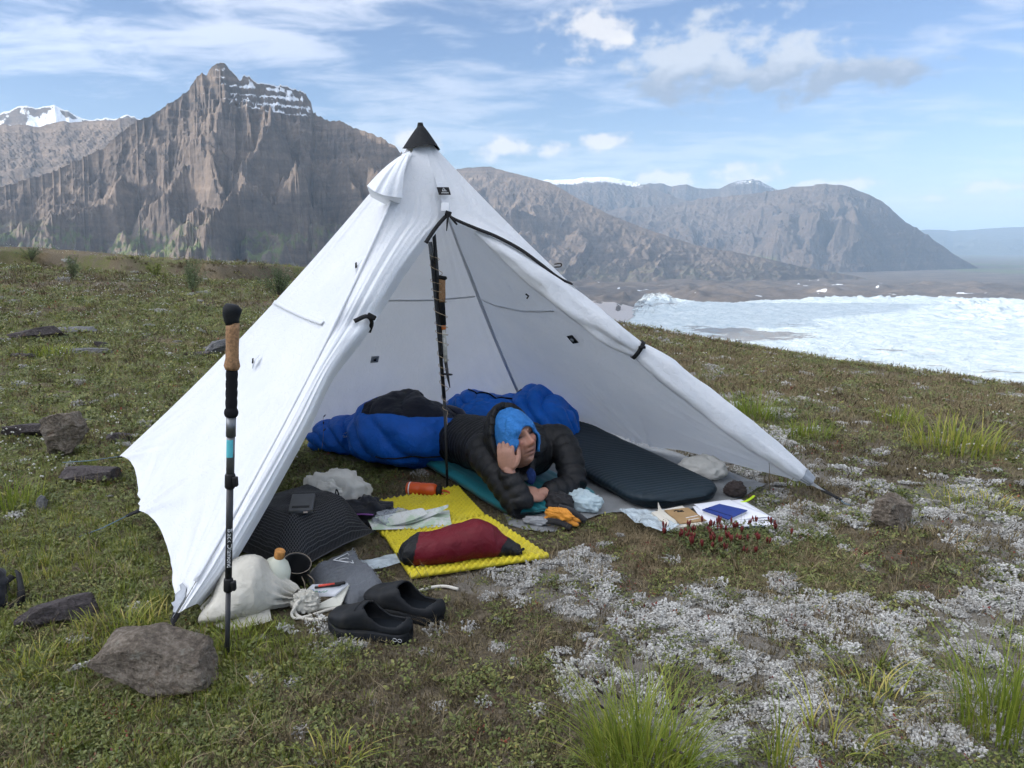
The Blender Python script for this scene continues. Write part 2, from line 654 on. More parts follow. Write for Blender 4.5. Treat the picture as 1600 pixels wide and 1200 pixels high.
ths = view_angles(430, 70)
rs = np.concatenate([[0.05, 0.3, 0.6], np.geomspace(0.9, 60, 300), np.geomspace(62, 1400, 60)])
TT, RR = np.meshgrid(ths, rs, indexing='ij')
GX, GY = RR * np.sin(TT), RR * np.cos(TT)
GP = np.stack([GX, GY, ground_z(GX, GY)], -1)
ground = grid_obj("ground", GP, ground_material(), cu=True)
_l, _g, _d = cover(GX.ravel(), GY.ravel())
_dark = (GP[..., 2].ravel() < -3) | (GP[..., 2].ravel() > 8)
set_color(ground, 'cover', np.stack([np.where(_dark, 0, _l), _g, _d], -1))
tag(ground, "tundra hillside of moss, lichen and short grass that the tent stands on", "ground", kind="structure")


# ------------------------------------------------------------------ valley floor, moraine, lake, glacier
def dist_at(py):
    """distance at which the valley floor shows at picture height py (along the view axis)"""
    d = pix_dir(800, py)
    return (VALLEY - CAM_H) / d.z * math.hypot(d.x, d.y)


def rock_material(name, ramp_cols, scale, snow_col=(0.62, 0.66, 0.72), green_col=(0.085, 0.115, 0.042), bump_d=14.0, strata=0.02):
    m = bpy.data.materials.new(name)
    m.use_nodes = True
    t = NT(m.node_tree)
    P = t.n('ShaderNodeTexCoord').outputs['Object']
    cv = t.n('ShaderNodeVertexColor', layer_name='cover').outputs['Color']
    s = t.n('ShaderNodeSeparateColor', {0: cv})
    n1 = t.noise(P, scale, 8, 0.62, 0.3)
    warp = t.noise(P, scale * 0.6, 4, 0.6)
    sp = t.n('ShaderNodeSeparateXYZ', {0: P})
    zz = t.m('ADD', t.m('MULTIPLY', sp.outputs[2], strata), t.m('MULTIPLY', warp, 3.0))
    st = t.n('ShaderNodeCombineXYZ', {0: 0.0, 1: 0.0, 2: zz})
    band = t.noise(st.outputs[0], 1.0, 3, 0.6)
    v = t.m('ADD', t.m('MULTIPLY', n1, 0.6), t.m('MULTIPLY', band, 0.4))
    c = t.ramp(v, ramp_cols)
    fine = t.noise(P, scale * 9, 6, 0.7)
    c = t.mix(0.55, c, t.ramp(fine, [(0.3, (0.3, 0.3, 0.3)), (0.7, (0.75, 0.75, 0.75))]), 'OVERLAY')
    c = t.mix(t.m('MULTIPLY', s.outputs[1], t.step(t.noise(P, scale * 3, 5, 0.6), 0.34, 0.55)), c, green_col)
    sn = t.step(t.m('ADD', s.outputs[0], t.m('MULTIPLY', t.m('SUBTRACT', fine, 0.5), 0.9)), 0.42, 0.6)
    c = t.mix(sn, c, snow_col)
    b = t.n('ShaderNodeBsdfPrincipled', {'Base Color': c, 'Roughness': 0.93, 'Specular IOR Level': 0.15})
    bp = t.n('ShaderNodeBump', {'Height': t.noise(P, scale * 5, 8, 0.65), 'Strength': 0.7, 'Distance': bump_d})
    t.set(b.inputs['Normal'], bp.outputs[0])
    t.n('ShaderNodeOutputMaterial', {'Surface': b.outputs[0]})
    return m


GA = [0.135, 0.146, 0.16, 0.19, 0.21, 0.235, 0.27, 0.33, 0.39, 0.46, 0.52, 0.56, 0.60, 0.66, 0.8, 1.2]
GFp = [496, 472, 461, 463, 470, 476, 474, 470, 467, 466, 467, 469, 476, 492, 500, 505]
ths = view_angles(340, 50)
rs = np.concatenate([np.geomspace(560, 4800, 12), np.geomspace(4850, 10500, 150), np.geomspace(10700, 52000, 40)])
TT, RR = np.meshgrid(ths, rs, indexing='ij')
VX, VY = RR * np.sin(TT), RR * np.cos(TT)
mor = sstep(RR, 5200, 6000) * (1 - sstep(RR, 8500, 10500))
_th = (TT + np.pi) % (2 * np.pi) - np.pi
_gf = np.array([dist_at(q) for q in GFp]) / np.cos(np.minimum(GA, 0.8))
mor = np.where(_th > 0.135, sstep(RR - np.interp(_th, GA, _gf), -60, 350) * (1 - sstep(RR, 8500, 10500)), mor)      # the ice lies clear of the rubble
VZ = VALLEY + mor * (75 * ridged(VX / 620, VY / 700, seed=61, octv=5) ** 1.8 + 22 * fbm(VX / 90, VY / 130, seed=66, octv=4) + 6) \
    + (1 - mor) * 2 * fbm(VX / 300, VY / 300, seed=64, octv=3)
VZ = np.where((RR < 5000) | (mor < 0.01) & (RR < 8000), VALLEY - 2.5, VZ)
m_valley = rock_material("moraine_rubble", [(0.28, (0.040, 0.036, 0.035)), (0.45, (0.080, 0.068, 0.060)), (0.6, (0.13, 0.106, 0.086)), (0.78, (0.20, 0.163, 0.128))], 0.003, bump_d=8.0)
valley = grid_obj("valley_floor", np.stack([VX, VY, VZ], -1), m_valley, cu=True)
_sn = 0.8 * sstep(fbm(VX / 120, VY / 200, seed=71, octv=3), 0.52, 0.62) * mor
_gr = 0.9 * sstep(RR, 11000, 14000) * sstep(fbm(VX / 900, VY / 3000, seed=73, octv=3), -0.1, 0.3)
set_color(valley, 'cover', np.stack([_sn.ravel(), _gr.ravel(), 0 * _gr.ravel()], -1))
tag(valley, "brown moraine and rubble on the floor of the valley", "valley", kind="structure")

# lake at the glacier's snout
water = bpy.data.materials.new("silty_water")
water.use_nodes = True
t = NT(water.node_tree)
b = t.n('ShaderNodeBsdfPrincipled', {'Base Color': (0.36, 0.325, 0.31), 'Roughness': 0.35, 'Specular IOR Level': 0.35})
bp = t.n('ShaderNodeBump', {'Height': t.noise(t.n('ShaderNodeTexCoord').outputs['Object'], 0.02, 4, 0.6), 'Strength': 0.15, 'Distance': 2.0})
t.set(b.inputs['Normal'], bp.outputs[0])
t.n('ShaderNodeOutputMaterial', {'Surface': b.outputs[0]})
_nl = 60
_a = np.linspace(-0.16, 0.175, _nl)
_far = np.interp(_a, [-0.16, 0.05, 0.1, 0.14, 0.175], [6100, 6050, 5900, 5600, 5000]) + 90 * fbm(_a * 60, 0 * _a, seed=81)
_R = np.linspace(0, 1, 12)[None, :] * (_far[:, None] - 2500) + 2500
lake = grid_obj("lake", np.stack([_R * np.sin(_a[:, None]), _R * np.cos(_a[:, None]), 0 * _R + VALLEY + 6.5], -1), water)
tag(lake, "grey brown silty lake at the snout of the glacier", "lake", kind="structure")

# glacier tongue
_a = np.concatenate([np.linspace(0.135, 0.64, 330), np.linspace(0.645, 1.25, 40)])
_far = np.array([dist_at(p) for p in np.interp(_a, GA, GFp)])
_far = _far / np.cos(np.minimum(_a, 0.8)) + 120 * fbm(_a * 25, 0 * _a, seed=83, octv=4)
_v = np.linspace(0, 1, 200)
_R = 1900 + (_far[:, None] - 1900) * _v[None, :]
_edge_r = [dist_at(p) for p in (520, 505, 496, 488, 476, 460)]
_edge_a = [0.10, 0.118, 0.142, 0.165, 0.150, 0.150]
_a0 = np.interp(_R[20], _edge_r, _edge_a)[None, :] + 0.006 * fbm(_R[20:21] / 160, 0 * _R[20:21], seed=82, octv=3)
_A2 = _a[:, None] + (_a0 - 0.135) * (1 - sstep(_a[:, None], 0.135, 0.24))
IX, IY = _R * np.sin(_A2), _R * np.cos(_A2)
edge_u = sstep(_a[:, None], 0.135, 0.155) * sstep(1 - _v[None, :], 0.0, 0.03)
crev_zone = sstep(_a[:, None], 0.47, 0.56) * sstep(_v[None, :], 0.45, 0.7) * (0.5 + 0.5 * sstep(fbm(IX / 300, IY / 300, seed=85), -0.2, 0.3))
crev_zone = np.maximum(crev_zone, 0.8 * (1 - sstep(_a[:, None], 0.16, 0.26)) * sstep(_v[None, :], 0.55, 0.8))
crev_zone = np.maximum(crev_zone, 0.6 * sstep(_v[None, :], 0.93, 0.97) * sstep(_a[:, None], 0.3, 0.4))
_w = fbm(IX / 400, IY / 400, seed=86, octv=3)
crev = ridged(IX / 75 + _w, (IY + 0.4 * IX) / 130 + _w, seed=87, octv=3)
IZ = VALLEY + 7 + edge_u * (14 + 9 * fbm(IX / 350, IY / 500, seed=88, octv=4) + 11 * (ridged((IX + 0.5 * IY) / 70, (IY - 0.3 * IX) / 150, seed=89, octv=4) - 0.5)
                            + crev_zone * 46 * (crev - 0.35)) - (1 - edge_u) * 6
ice = bpy.data.materials.new("glacier_ice")
ice.use_nodes = True
t = NT(ice.node_tree)
P = t.n('ShaderNodeTexCoord').outputs['Object']
cvn = t.n('ShaderNodeSeparateColor', {0: t.n('ShaderNodeVertexColor', layer_name='cover').outputs['Color']})
n1 = t.noise(P, 0.02, 7, 0.7)
c = t.ramp(n1, [(0.3, (0.33, 0.41, 0.46)), (0.5, (0.46, 0.53, 0.56)), (0.7, (0.56, 0.61, 0.63))])
dn = t.noise(t.scalev(P, (0.004, 0.012, 0.01)), 1.0, 8, 0.68, 0.6)
dm = t.step(t.m('ADD', cvn.outputs[0], t.m('MULTIPLY', t.m('SUBTRACT', dn, 0.5), 2.2)), 0.42, 0.62)
c = t.mix(t.m('MULTIPLY', dm, 0.85), c, (0.16, 0.15, 0.145))
crk = t.n('ShaderNodeTexVoronoi', {'Vector': t.scalev(P, (1.0, 0.45, 1.0)), 'Scale': 0.016}, feature='DISTANCE_TO_EDGE').outputs['Distance']
c = t.mix(t.m('MULTIPLY', t.step(t.m('MULTIPLY_ADD', n1, 0.12, crk), 0.11, 0.07), 0.30), c, (0.20, 0.30, 0.37))
sp = t.step(t.noise(P, 0.06, 5, 0.7), 0.60, 0.70)
c = t.mix(t.m('MULTIPLY', sp, 0.4), c, (0.30, 0.33, 0.35))
b = t.n('ShaderNodeBsdfPrincipled', {'Base Color': c, 'Roughness': 0.75, 'Specular IOR Level': 0.25})
bp = t.n('ShaderNodeBump', {'Height': t.noise(P, 0.05, 8, 0.7), 'Strength': 0.8, 'Distance': 10.0})
t.set(b.inputs['Normal'], bp.outputs[0])
t.n('ShaderNodeOutputMaterial', {'Surface': b.outputs[0]})
glacier = grid_obj("glacier", np.stack([IX, IY, IZ], -1), ice)


def near_px(px, py, wx, wy):
    """soft spot on the valley floor round a place in the valley"""
    p = gp(px, py, VALLEY)
    rr = math.hypot(p.x, p.y)
    aa = math.atan2(p.x, p.y)
    p1 = gp(px, py - wy, VALLEY)
    r1 = math.hypot(p1.x, p1.y) - rr
    return np.exp(-((_a[:, None] - aa) / (wx / FPX)) ** 2 - ((_R - rr) / max(r1, 50)) ** 2)


_deb = 1.0 * near_px(1180, 530, 80, 7) + 0.8 * near_px(1120, 521, 60, 4) + 0.5 * near_px(1400, 556, 60, 4) + 0.45 * near_px(1240, 512, 50, 3) \
    + 0.55 * near_px(1560, 590, 120, 4) + 0.5 * near_px(1330, 572, 80, 4) + 0.55 * (1 - sstep(_a[:, None], 0.17, 0.27)) * sstep(_v[None, :], 0.6, 0.85) + 0 * _R
set_color(glacier, 'cover', np.stack([_deb.ravel()] * 3, -1))
tag(glacier, "pale blue white glacier tongue crossing the valley floor", "glacier", kind="structure")


# ------------------------------------------------------------------ mountains
def mountain(name, label, crest, run, mat_, nu=400, nv=160, spur=300.0, amp=150.0, jag=8.0, seed=1, back=0.5, prof=0.8, ang=0.0,
             terr=0.0, terr_h=70.0, terr_above=1e9, snow=None, green=None, u_step=None, base=VALLEY - 10, crest_fade=0.10, octv=5, slant=0.0, jsc=60.0, fan=0.5, crag=0.02, cliff=0.0):
    """crest: (px, py, depth) along the ridge line as seen; the face runs down towards the valley"""
    ends = []
    for (a_, b_, d_), sg in ((crest[0], -1), (crest[-1], 1)):
        hh = at(a_, b_, d_).z - base
        ends.append((a_ + sg * max(30, 1.3 * hh / d_ * FPX), 600 - FPX * math.tan(PITCH + math.atan2(base - CAM_H, d_ * 1.02)), d_))
    cr = np.array([ends[0]] + list(crest) + [ends[1]], float)
    pxs = 0.5 * np.linspace(cr[0, 0], cr[-1, 0], nu) + 0.5 * np.interp(np.linspace(0, len(cr) - 1, nu), np.arange(len(cr)), cr[:, 0])
    pys = np.interp(pxs, cr[:, 0], cr[:, 1])
    dep = np.interp(pxs, cr[:, 0], cr[:, 2])
    C = np.array([tuple(at(a, b_, d_)) for a, b_, d_ in zip(pxs, pys, dep)])
    arc = np.concatenate([[0], np.cumsum(np.hypot(np.diff(C[:, 0]), np.diff(C[:, 1])))])
    C[:, 2] += jag * sstep(C[:, 2] - base, 50, 300) * (ridged(arc / jsc, 0 * arc, seed=seed + 40, octv=4) - 0.5)
    v = np.concatenate([np.linspace(-back, -0.02, 16), np.linspace(0, 1, nv) ** 1.15])
    rad = -C[:, :2] / np.linalg.norm(C[:, :2], axis=1, keepdims=True)
    ca, sa = math.cos(ang), math.sin(ang)
    d2 = np.stack([rad[:, 0] * ca - rad[:, 1] * sa, rad[:, 0] * sa + rad[:, 1] * ca], -1)
    H = C[:, 2] - base
    H = np.maximum(H, 1.0)
    scale = (H / H.max()) ** 0.8
    V_ = v[None, :]
    S = arc[:, None] + 0 * V_
    L = (run * scale)[:, None]
    X = C[:, 0][:, None] + d2[:, 0][:, None] * L * V_
    Y = C[:, 1][:, None] + d2[:, 1][:, None] * L * V_
    vv = np.clip(V_, 0, 1)
    f = vv ** prof * (1 - 0.12 * np.sin(vv * math.pi))
    Z = C[:, 2][:, None] - H[:, None] * f - np.clip(-V_, 0, None) * 1.2 * H[:, None]
    # spurs and gullies
    S0 = arc[int(np.argmax(C[:, 2]))]
    wrp = fbm(S / spur * 0.7, vv * 2.6, seed=seed, octv=3) * 1.0
    a = (S - S0) / spur / (1 + fan * vv) + wrp + slant * vv
    def tri(q):
        return np.abs(q - np.floor(q) - 0.5) * 2
    nz1 = fbm(S / spur * 0.9, vv * 1.5, seed=seed + 21, octv=2)
    rg = tri(a) * (0.80 + 0.6 * nz1) + 0.52 * tri(a * 2.17 + 0.6 * fbm(S / spur * 2, vv * 4, seed=seed + 23, octv=2) + 0.7) * (1 + nz1) \
        + 0.11 * tri(a * 4.9 + 1.0 * fbm(S / spur * 4, vv * 9, seed=seed + 24, octv=2)) + 0.03 * tri(a * 10.3 + 1.5 * fbm(S / spur * 8, vv * 16, seed=seed + 25, octv=2))
    rg = rg * 1.1
    rg = rg / 1.82
    fine = ridged(a * 3.7 + 2 * fbm(S / spur * 3, vv * 5, seed=seed + 8, octv=2), vv * 3.0, seed=seed + 11, octv=4)
    env = sstep(V_, 0.02, crest_fade * 5) * (1 - 0.75 * sstep(V_, 0.72, 1.0))
    Z = Z + env * amp * scale[:, None] * ((rg - 0.5) * 1.5 + (fine - 0.5) * 0.14)
    flute = tri(S / 70 + 0.6 * fbm(S / 90, vv * 8, seed=seed + 31, octv=2)) + 0.5 * tri(S / 31 + 0.8 * fbm(S / 40, vv * 14, seed=seed + 32, octv=2))
    Z = Z + cliff * (flute - 0.75) * sstep(V_, 0.0, 0.02) * sstep(Z, 420, 640)
    cr2 = ridged(X / 38, Y / 60, Z / 90, seed=seed + 27, octv=3)
    Z = Z + sstep(V_, 0.0, 0.05) * (1 - 0.8 * sstep(V_, 0.75, 1)) * amp * crag * (cr2 - 0.5)
    Z = Z + sstep(V_, 0, 0.06) * amp * 0.10 * fbm(X / 45, Y / 45, seed=seed + 15, octv=4)
    if terr > 0:
        zt = Z + 10 * fbm(X / 160, Y / 160, seed=seed + 19, octv=3)
        q = zt / terr_h
        fr = q - np.floor(q)
        tz = (np.floor(q) + sstep(fr, 0.28, 0.95)) * terr_h
        k = terr * sstep(Z, terr_above - 80, terr_above + 40) * sstep(V_, 0.0, 0.03)
        Z = Z * (1 - k) + (tz - (zt - Z)) * k
    Z = np.where(V_ > 0, np.minimum(Z, C[:, 2][:, None] - 0.22 * V_ * H[:, None]), Z)
    P_ = np.stack([X, Y, Z], -1)
    N = vnormals(P_)
    nz = np.abs(N[..., 2])
    o = grid_obj(name, P_, mat_, smooth=False)
    sn = snow(P_, nz, V_, pxs) if snow else 0 * Z
    gr = green(P_, nz, V_, pxs) if green else 0 * Z
    set_color(o, 'cover', np.stack([sn.ravel(), gr.ravel(), nz.ravel()], -1))
    tag(o, label, "mountain", kind="structure")
    return o


m_rock = rock_material("banded_rock", [(0.28, (0.044, 0.040, 0.041)), (0.42, (0.082, 0.070, 0.064)), (0.55, (0.132, 0.107, 0.090)), (0.72, (0.215, 0.172, 0.137))], 0.005, strata=0.03)
m_rock_far = rock_material("far_rock", [(0.3, (0.036, 0.033, 0.033)), (0.5, (0.072, 0.058, 0.051)), (0.75, (0.125, 0.098, 0.078))], 0.0022, bump_d=30.0)
m_blue = rock_material("far_forest_slope", [(0.3, (0.05, 0.055, 0.05)), (0.7, (0.08, 0.085, 0.07))], 0.001, bump_d=30.0)

D0 = 4300
mountain("mountain", "tall craggy peak with a castle shaped summit and gullied flanks", [
    (-420, 345, 3500), (-200, 325, 3600), (0, 292, 3750), (80, 268, 3850), (160, 232, 3980), (180, 212, 4000), (200, 197, 4050), (216, 186, 4080), (240, 178, 4130), (262, 163, 4170),
    (280, 150, 4200), (296, 141, 4230), (303, 124, 4250), (309, 118, 4260), (316, 112, 4265), (322, 117, 4268), (328, 107, 4270), (338, 99, 4280), (345, 95, 4290), (352, 101, 4295), (362, 109, 4300),
    (372, 121, 4310), (376, 124, 4312), (378, 118, 4314), (390, 119, 4325), (401, 127, 4340), (420, 131, 4360), (445, 133, 4390), (462, 138, 4410), (474, 141, 4420), (480, 150, 4425),
    (486, 158, 4425), (489, 174, 4420), (500, 182, 4405), (520, 189, 4370), (530, 186, 4350), (545, 196, 4330), (562, 201, 4300), (590, 212, 4240), (612, 224, 4190), (627, 238, 4150),
    (660, 262, 4080), (720, 310, 3950), (800, 380, 3800), (880, 440, 3700)],
    1900, m_rock, nu=560, nv=230, spur=520, amp=370, jag=16, jsc=26, seed=101, prof=0.78, ang=-0.05, terr=0.85, terr_h=44, terr_above=600, crest_fade=0.055, slant=0.0, fan=0.8, crag=0.05, cliff=30.0,
    snow=lambda P_, nz, V_, pxs: (0.30 + 0.55 * sstep(pxs[:, None], 330, 400) * (1 - 0.6 * sstep(pxs[:, None], 470, 500))) * sstep(P_[..., 2], 560, 720) * sstep(nz + 0.30 * fbm(P_[..., 0] / 70, P_[..., 1] / 70, P_[..., 2] / 40, seed=9), 0.34, 0.70)
    + 0.12 * sstep(P_[..., 2], 640, 800),
    green=lambda P_, nz, V_, pxs: 0.9 * sstep(P_[..., 2], 130, 10) * sstep(nz, 0.42, 0.62))
mountain("mountain", "low grey ridge in front of the snowy peak at the left edge", [
    (-400, 200, 6500), (-100, 196, 6400), (0, 193, 6300), (60, 196, 6250), (130, 187, 6200), (170, 186, 6150), (205, 184, 6100), (240, 190, 6100), (330, 240, 6000), (500, 330, 6000)],
    2600, m_rock, nu=260, nv=110, spur=1500, amp=110, crag=0.25, jag=25, jsc=110, seed=131, prof=0.9,
    snow=lambda P_, nz, V_, pxs: 0.42 * sstep(P_[..., 2], 900, 1000) * sstep(nz, 0.5, 0.8))
mountain("mountain", "snow covered jagged peak far behind at the left edge", [
    (-380, 190, 9200), (-200, 172, 9100), (-60, 186, 9000), (-20, 178, 9000), (8, 174, 9000), (28, 163, 9000), (42, 162, 9000), (56, 167, 9000), (68, 163, 9000), (84, 163, 9000), (100, 172, 9000), (120, 180, 9000),
    (140, 185, 9000), (155, 186, 9000), (165, 181, 9000), (178, 184, 9000), (200, 179, 9000), (215, 185, 9000), (330, 230, 9000)],
    2600, m_rock, nu=300, nv=90, spur=300, amp=210, jag=45, jsc=260, seed=151, prof=0.8,
    snow=lambda P_, nz, V_, pxs: 0.80 * sstep(P_[..., 2], 1080, 1260) * sstep(nz + 0.35 * fbm(P_[..., 0] / 120, P_[..., 1] / 120, seed=5), 0.36, 0.66) + 0.05)
mountain("mountain", "brown ribbed mountain sloping down to the right behind the tent", [
    (470, 380, 10792), (560, 330, 10508), (640, 285, 10224), (700, 266, 9940), (730, 262, 9869), (765, 260, 9798), (785, 266, 9727), (830, 277, 9585), (860, 285, 9514), (900, 308, 9372), (950, 334, 9230), (1000, 354, 9159), (1050, 371, 9088),
    (1100, 386, 9088), (1150, 394, 9088), (1200, 404, 9088), (1260, 418, 9159), (1330, 430, 9230)],
    1750, m_rock, nu=330, nv=130, spur=460, amp=290, jag=9, seed=171, prof=0.82, ang=-0.35, slant=1.2,
    green=lambda P_, nz, V_, pxs: 0.3 * sstep(P_[..., 2], -200, -330) * sstep(nz, 0.55, 0.75))
mountain("mountain", "far snow topped plateau between the brown mountain and the broad one", [
    (700, 300, 16875), (800, 284, 16875), (855, 281, 16875), (900, 279, 16875), (938, 275, 16875), (960, 278, 16875), (990, 284, 16875), (1010, 290, 16625), (1050, 305, 16250), (1100, 322, 16000), (1180, 360, 15625)],
    3600, m_rock_far, nu=240, nv=90, spur=520, amp=230, jag=30, jsc=300, seed=191, prof=0.85,
    snow=lambda P_, nz, V_, pxs: 0.62 * (1 - sstep(V_, 0.02, 0.09)) * sstep(pxs[:, None], 1040, 980) * sstep(nz, 0.2, 0.6))
mountain("mountain", "small pointed summit dusted with snow behind the broad mountain", [
    (960, 330, 18600), (1005, 287, 18600), (1030, 285, 18600), (1050, 291, 18600), (1072, 288, 18600), (1100, 296, 18600), (1125, 293, 18600), (1145, 285, 18600), (1163, 280, 18600), (1185, 280, 18600), (1196, 286, 18600), (1215, 295, 18600),
    (1300, 330, 18600)],
    3800, m_rock_far, nu=200, nv=70, spur=600, amp=200, jag=50, jsc=300, seed=211, prof=0.85,
    snow=lambda P_, nz, V_, pxs: 0.46 * (1 - sstep(V_, 0.02, 0.07)) * sstep(nz, 0.3, 0.6) * sstep(pxs[:, None], 1120, 1150))
mountain("mountain", "broad dark mountain at the right falling steeply to the plain", [
    (780, 400, 15250), (900, 345, 15006), (960, 326, 14884), (1050, 318, 14640), (1100, 310, 14396), (1150, 304, 14152), (1200, 298, 13908), (1240, 291, 13664), (1290, 287, 13420), (1320, 290, 13298), (1345, 299, 13237), (1360, 303, 13176), (1380, 316, 13115),
    (1396, 328, 13054), (1415, 345, 12993), (1440, 360, 12932), (1470, 381, 12932), (1500, 402, 12932), (1530, 420, 12932), (1560, 432, 12932)],
    2500, m_rock_far, nu=320, nv=120, spur=1050, amp=360, jag=40, jsc=200, seed=231, prof=0.95, slant=-0.7, ang=-0.1,
    green=lambda P_, nz, V_, pxs: sstep(P_[..., 2], -180, -300) * sstep(nz, 0.45, 0.65) * sstep(pxs[:, None], 1120, 1160) * sstep(pxs[:, None], 1260, 1220))
mountain("mountain", "faint blue range on the horizon at the right edge", [
    (1300, 372, 30000), (1380, 364, 30000), (1450, 358, 30000), (1490, 361, 30000), (1540, 356, 30000), (1600, 354, 30000), (1700, 350, 30000), (1900, 362, 30000)],
    6500, m_blue, nu=120, nv=40, spur=2200, amp=160, jag=60, jsc=900, seed=251, prof=0.9)

# ------------------------------------------------------------------ the air
hz_mat = bpy.data.materials.new("valley_haze")
hz_mat.use_nodes = True
t = NT(hz_mat.node_tree)
pv = t.n('ShaderNodeVolumePrincipled', {'Color': (0.50, 0.72, 1.0), 'Density': 3.1e-5, 'Anisotropy': 0.0})
t.n('ShaderNodeOutputMaterial', {'Volume': pv.outputs[0]})
hb = MB()
hb.box((0, 10000, 530), (110000, 110000, 2000))
haze = hb.build("haze", hz_mat, smooth=False)
tag(haze, "thin blue haze filling the valley", "haze", kind="stuff")

# ------------------------------------------------------------------ the tent
def fabric_material():
    m = bpy.data.materials.new("white_tent_fabric")
    m.use_nodes = True
    t = NT(m.node_tree)
    tcn = t.n('ShaderNodeTexCoord')
    P = tcn.outputs['Object']
    n_crinkle = t.noise(P, 26, 6, 0.66, 0.6)
    vor = t.n('ShaderNodeTexVoronoi', {'Vector': P, 'Scale': 34.0}, feature='DISTANCE_TO_EDGE').outputs['Distance']
    wx = t.n('ShaderNodeTexWave', {'Vector': P, 'Scale': 75.0, 'Distortion': 3.0, 'Detail': 2.0, 'Detail Scale': 3.0}, wave_type='BANDS', bands_direction='X').outputs['Fac']
    wz = t.n('ShaderNodeTexWave', {'Vector': P, 'Scale': 75.0, 'Distortion': 3.0, 'Detail': 2.0, 'Detail Scale': 3.0}, wave_type='BANDS', bands_direction='Z').outputs['Fac']
    weave = t.m('MULTIPLY', t.m('ADD', wx, wz), 0.5)
    n_big = t.noise(P, 5, 4, 0.6)
    c = t.ramp(n_big, [(0.3, (0.75, 0.785, 0.83)), (0.7, (0.82, 0.84, 0.865))])
    c = t.mix(t.m('MULTIPLY', weave, 0.16), c, (0.60, 0.64, 0.70))
    hgt = t.m('ADD', t.m('MULTIPLY', n_crinkle, 0.8), t.m('MULTIPLY', t.m('MINIMUM', vor, 0.12), 2.0))
    bp = t.n('ShaderNodeBump', {'Height': hgt, 'Strength': 0.38, 'Distance': 0.008})
    di = t.n('ShaderNodeBsdfDiffuse', {'Color': c, 'Normal': bp.outputs[0]})
    tr = t.n('ShaderNodeBsdfTranslucent', {'Color': t.mix(0.5, c, (0.86, 0.90, 0.97)), 'Normal': bp.outputs[0]})
    gl = t.n('ShaderNodeBsdfGlossy', {'Color': (1, 1, 1), 'Roughness': 0.38, 'Normal': bp.outputs[0]})
    m1 = t.n('ShaderNodeMixShader', {0: 0.23, 1: di.outputs[0], 2: tr.outputs[0]})
    m2 = t.n('ShaderNodeMixShader', {0: 0.05, 1: m1.outputs[0], 2: gl.outputs[0]})
    t.n('ShaderNodeOutputMaterial', {'Surface': m2.outputs[0]})
    return m


m_fab = fabric_material()
m_tape = mat("grey_seam_tape", (0.74, 0.77, 0.82), 0.5)
m_black = mat("black_webbing", (0.012, 0.0125, 0.014), 0.75, spec=0.25, var=0.3, vscale=60, bump=0.3, bscale=300)
m_cap = mat("black_mesh_cap", (0.016, 0.018, 0.021), 0.8, spec=0.2, bump=0.8, bscale=220, bdist=0.004, var=0.5, vscale=150)
m_cord = mat("dark_cord", (0.03, 0.035, 0.045), 0.7)
m_bluecord = mat("blue_grey_guy_cord", (0.10, 0.17, 0.22), 0.7)
m_whiteprint = mat("white_print", (0.72, 0.74, 0.76), 0.6)
m_patch = mat("grey_reinforcement", (0.30, 0.33, 0.37), 0.5, var=0.15, vscale=30)

APEX = at(657, 205, 3.50)
FL = gp(272, 968, 0.045)
FR = gp(1290, 768, 0.035)
BL = gp(187, 713, 0.09)
BR = gp(828, 649, 0.0)
TC = (FL + FR + BL + BR) / 4
AXIS = Vector((APEX.x, APEX.y, 0))


def ridge(corner, n, sag=0.07):
    """hip of the tent from the peak to a corner, hollow like a hanging line"""
    s = np.linspace(0, 1, n)
    A, B = np.array(APEX), np.array(corner)
    P = A[None] * (1 - s[:, None]) + B[None] * s[:, None]
    inward = np.array([TC.x, TC.y, 0]) - np.array([corner.x, corner.y, 0])
    inward /= np.linalg.norm(inward)
    k = 4 * s * (1 - s)
    P = P + (inward[None] * 0.75 + np.array([0, 0, -1])[None] * 0.65) * (sag * k)[:, None]
    return P


NS = 130
R_FL, R_FR, R_BL, R_BR = ridge(FL, NS, 0.055), ridge(FR, NS, 0.065), ridge(BL, NS, 0.04), ridge(BR, NS, 0.05)


